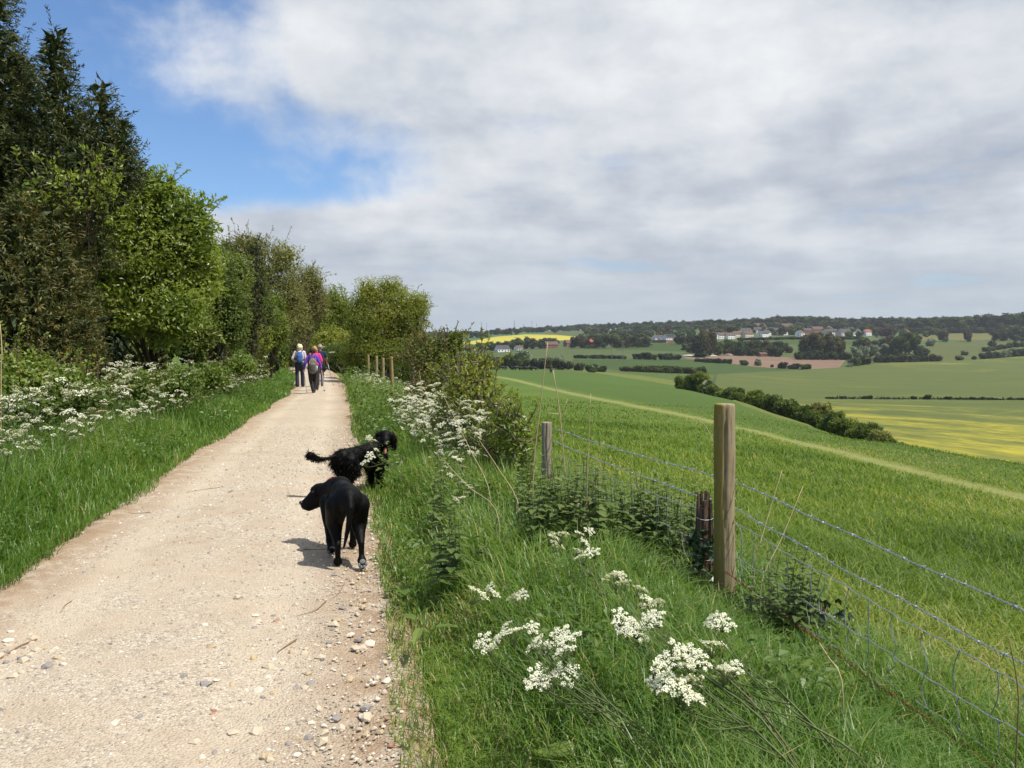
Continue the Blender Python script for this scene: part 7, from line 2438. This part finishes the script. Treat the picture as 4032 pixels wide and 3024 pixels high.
def heap(xd, yb, wpx, hpx, m, label):
    P = hit(xd, yb)
    k = P[1] / F_
    r = np.random.default_rng(int(xd))
    V = I2V * r.uniform(.85, 1.1, (len(I2V), 1)) * np.array([wpx / 2 * k, wpx / 2.6 * k, hpx * k])
    V[:, 2] = np.maximum(V[:, 2], -.5)
    o = Acc().add(V, I2F).build('spoil_heap', m, smooth=False)
    o.location = P
    tag(o, label, 'spoil heap')


heap(1488, 769, 26, 3, M['rubble'], 'low pale rubble bank in the builders yard')
heap(1510, 769.5, 20, 5, M['spoil'], 'tan earth heap in the builders yard')
heap(1534, 769.5, 34, 2.5, M['rubble'], 'long pale rubble bank beside the earth heap')
heap(1573, 769, 20, 5.5, M['spoil'], 'rounded brown spoil heap at the end of the yard')
heap(1790, 775, 34, 1.6, M['rubble'], 'thin pale bank along the bare earth field')
P = hit(1511, 772)
sk = empty('skip', P, .3, 'small blue skip in the builders yard', 'skip')
a = Acc()
V = np.array([(-1.5, -.8, 0), (1.5, -.8, 0), (1.5, .8, 0), (-1.5, .8, 0), (-2.1, -.9, 1.5), (2.1, -.9, 1.5), (2.1, .9, 1.5), (-2.1, .9, 1.5)])
a.add(V, np.array([(3, 2, 1, 0), (0, 1, 5, 4), (1, 2, 6, 5), (2, 3, 7, 6), (3, 0, 4, 7)])).build('body', plain('blue_paint', (.10, .25, .50), .5, .4), sk)
for sg in (-1, 1):
    Acc().add(*box((0, sg * .93, 1.5), (4.3, .1, .14))).build('rim', plain('blue_paint_rim', (.08, .2, .42), .5, .4), sk)
P = hit(1647, 771)
sh = house(P, 6.5, 4.5, 2.6, 1.4, .3, 'brick', 'brown', 'small red brick shed at the edge of the bare earth field')
sh.name = 'shed'
sh['category'] = 'shed'

# masts on the horizon and poles in the valley
M['mast'] = plain('grey_steel', (0.20, 0.22, 0.25), 0.6, 0.3)
for xd, yt, lat, lab in [(1040, 696, True, 'lattice mast on the skyline, closest to the yellow field'), (1051, 698, False, 'thin pole mast beside the first lattice mast'), (1111, 692, True, 'lattice mast standing alone on the skyline'), (1131, 700, False, 'short thin mast on the skyline'), (1149, 693, False, 'tall thin mast farther along the skyline'), (1159, 700, False, 'shortest mast at the end of the row')]:
    P = at(xd, 2150)
    H = CAMZ - (yt - HY_) / F_ * 2150 - P[2]
    e = empty('radio_mast', P, 0, lab, 'mast')
    a = Acc()
    if lat:
        for sx_, sy_ in ((-1, -1), (1, -1), (1, 1), (-1, 1)):
            a.add(*tube([(sx_ * 2.2, sy_ * 2.2, 0), (sx_ * .5, sy_ * .5, H)], [.28, .2], 4))
        a.build('legs', M['mast'], e)
        c = Acc()
        for q_ in range(9):
            z0, z1 = H * q_ / 9, H * (q_ + 1) / 9
            r0, r1 = 2.2 - 1.7 * z0 / H, 2.2 - 1.7 * z1 / H
            c.add(*tube([(-r0, -r0, z0), (r1, -r1, z1)], .14, 4)).add(*tube([(r0, -r0, z0), (-r1, -r1, z1)], .14, 4))
        tag(c.build('bracing', M['mast'], e), kind='stuff')
    else:
        a.add(*tube([(0, 0, 0), (0, 0, H)], [.45, .3], 6)).build('shaft', M['mast'], e)
        Acc().add(*box((0, 0, H * .93), (1.6, .5, 2.2))).build('aerial', M['mast'], e)
for xd, yb, yt, lab in [(1322, 781, 742, 'single wooden utility pole beside the bushy belt'), (1344, 782, 736, 'pair pole carrying the transformer beside the bushy belt'), (1347.5, 782, 736, 'second pole of the pair beside the bushy belt'), (1857, 772, 750, 'telegraph pole near the blossoming trees'), (1893, 770, 742, 'telegraph pole beside the meadow spur thicket')]:
    P = hit(xd, yb)
    H = CAMZ - (yt - HY_) / F_ * P[1] - P[2]
    e = empty('utility_pole', P, 0.2, lab, 'utility pole')
    Acc().add(*tube([(0, 0, -1), (0, 0, H)], [.2, .14], 6)).build('pole', M['greypost'], e)
    Acc().add(*box((0, 0, H - .6), (1.8, .15, .18))).build('crossarm', M['greypost'], e)

# ------------------------------------------------------------------ the air
hz_m, t = new_mat('haze')
vol = t.n('ShaderNodeVolumePrincipled', {'Color': (0.80, 0.86, 0.95, 1), 'Density': 0.000085, 'Anisotropy': 0.2})
t.n('ShaderNodeOutputMaterial', {'Volume': vol.outputs[0]})
tag(Acc().add(*box((0, 0, 38), (11000, 11000, 124))).build('haze', hz_m), 'thin pale haze over the valley', kind='stuff')
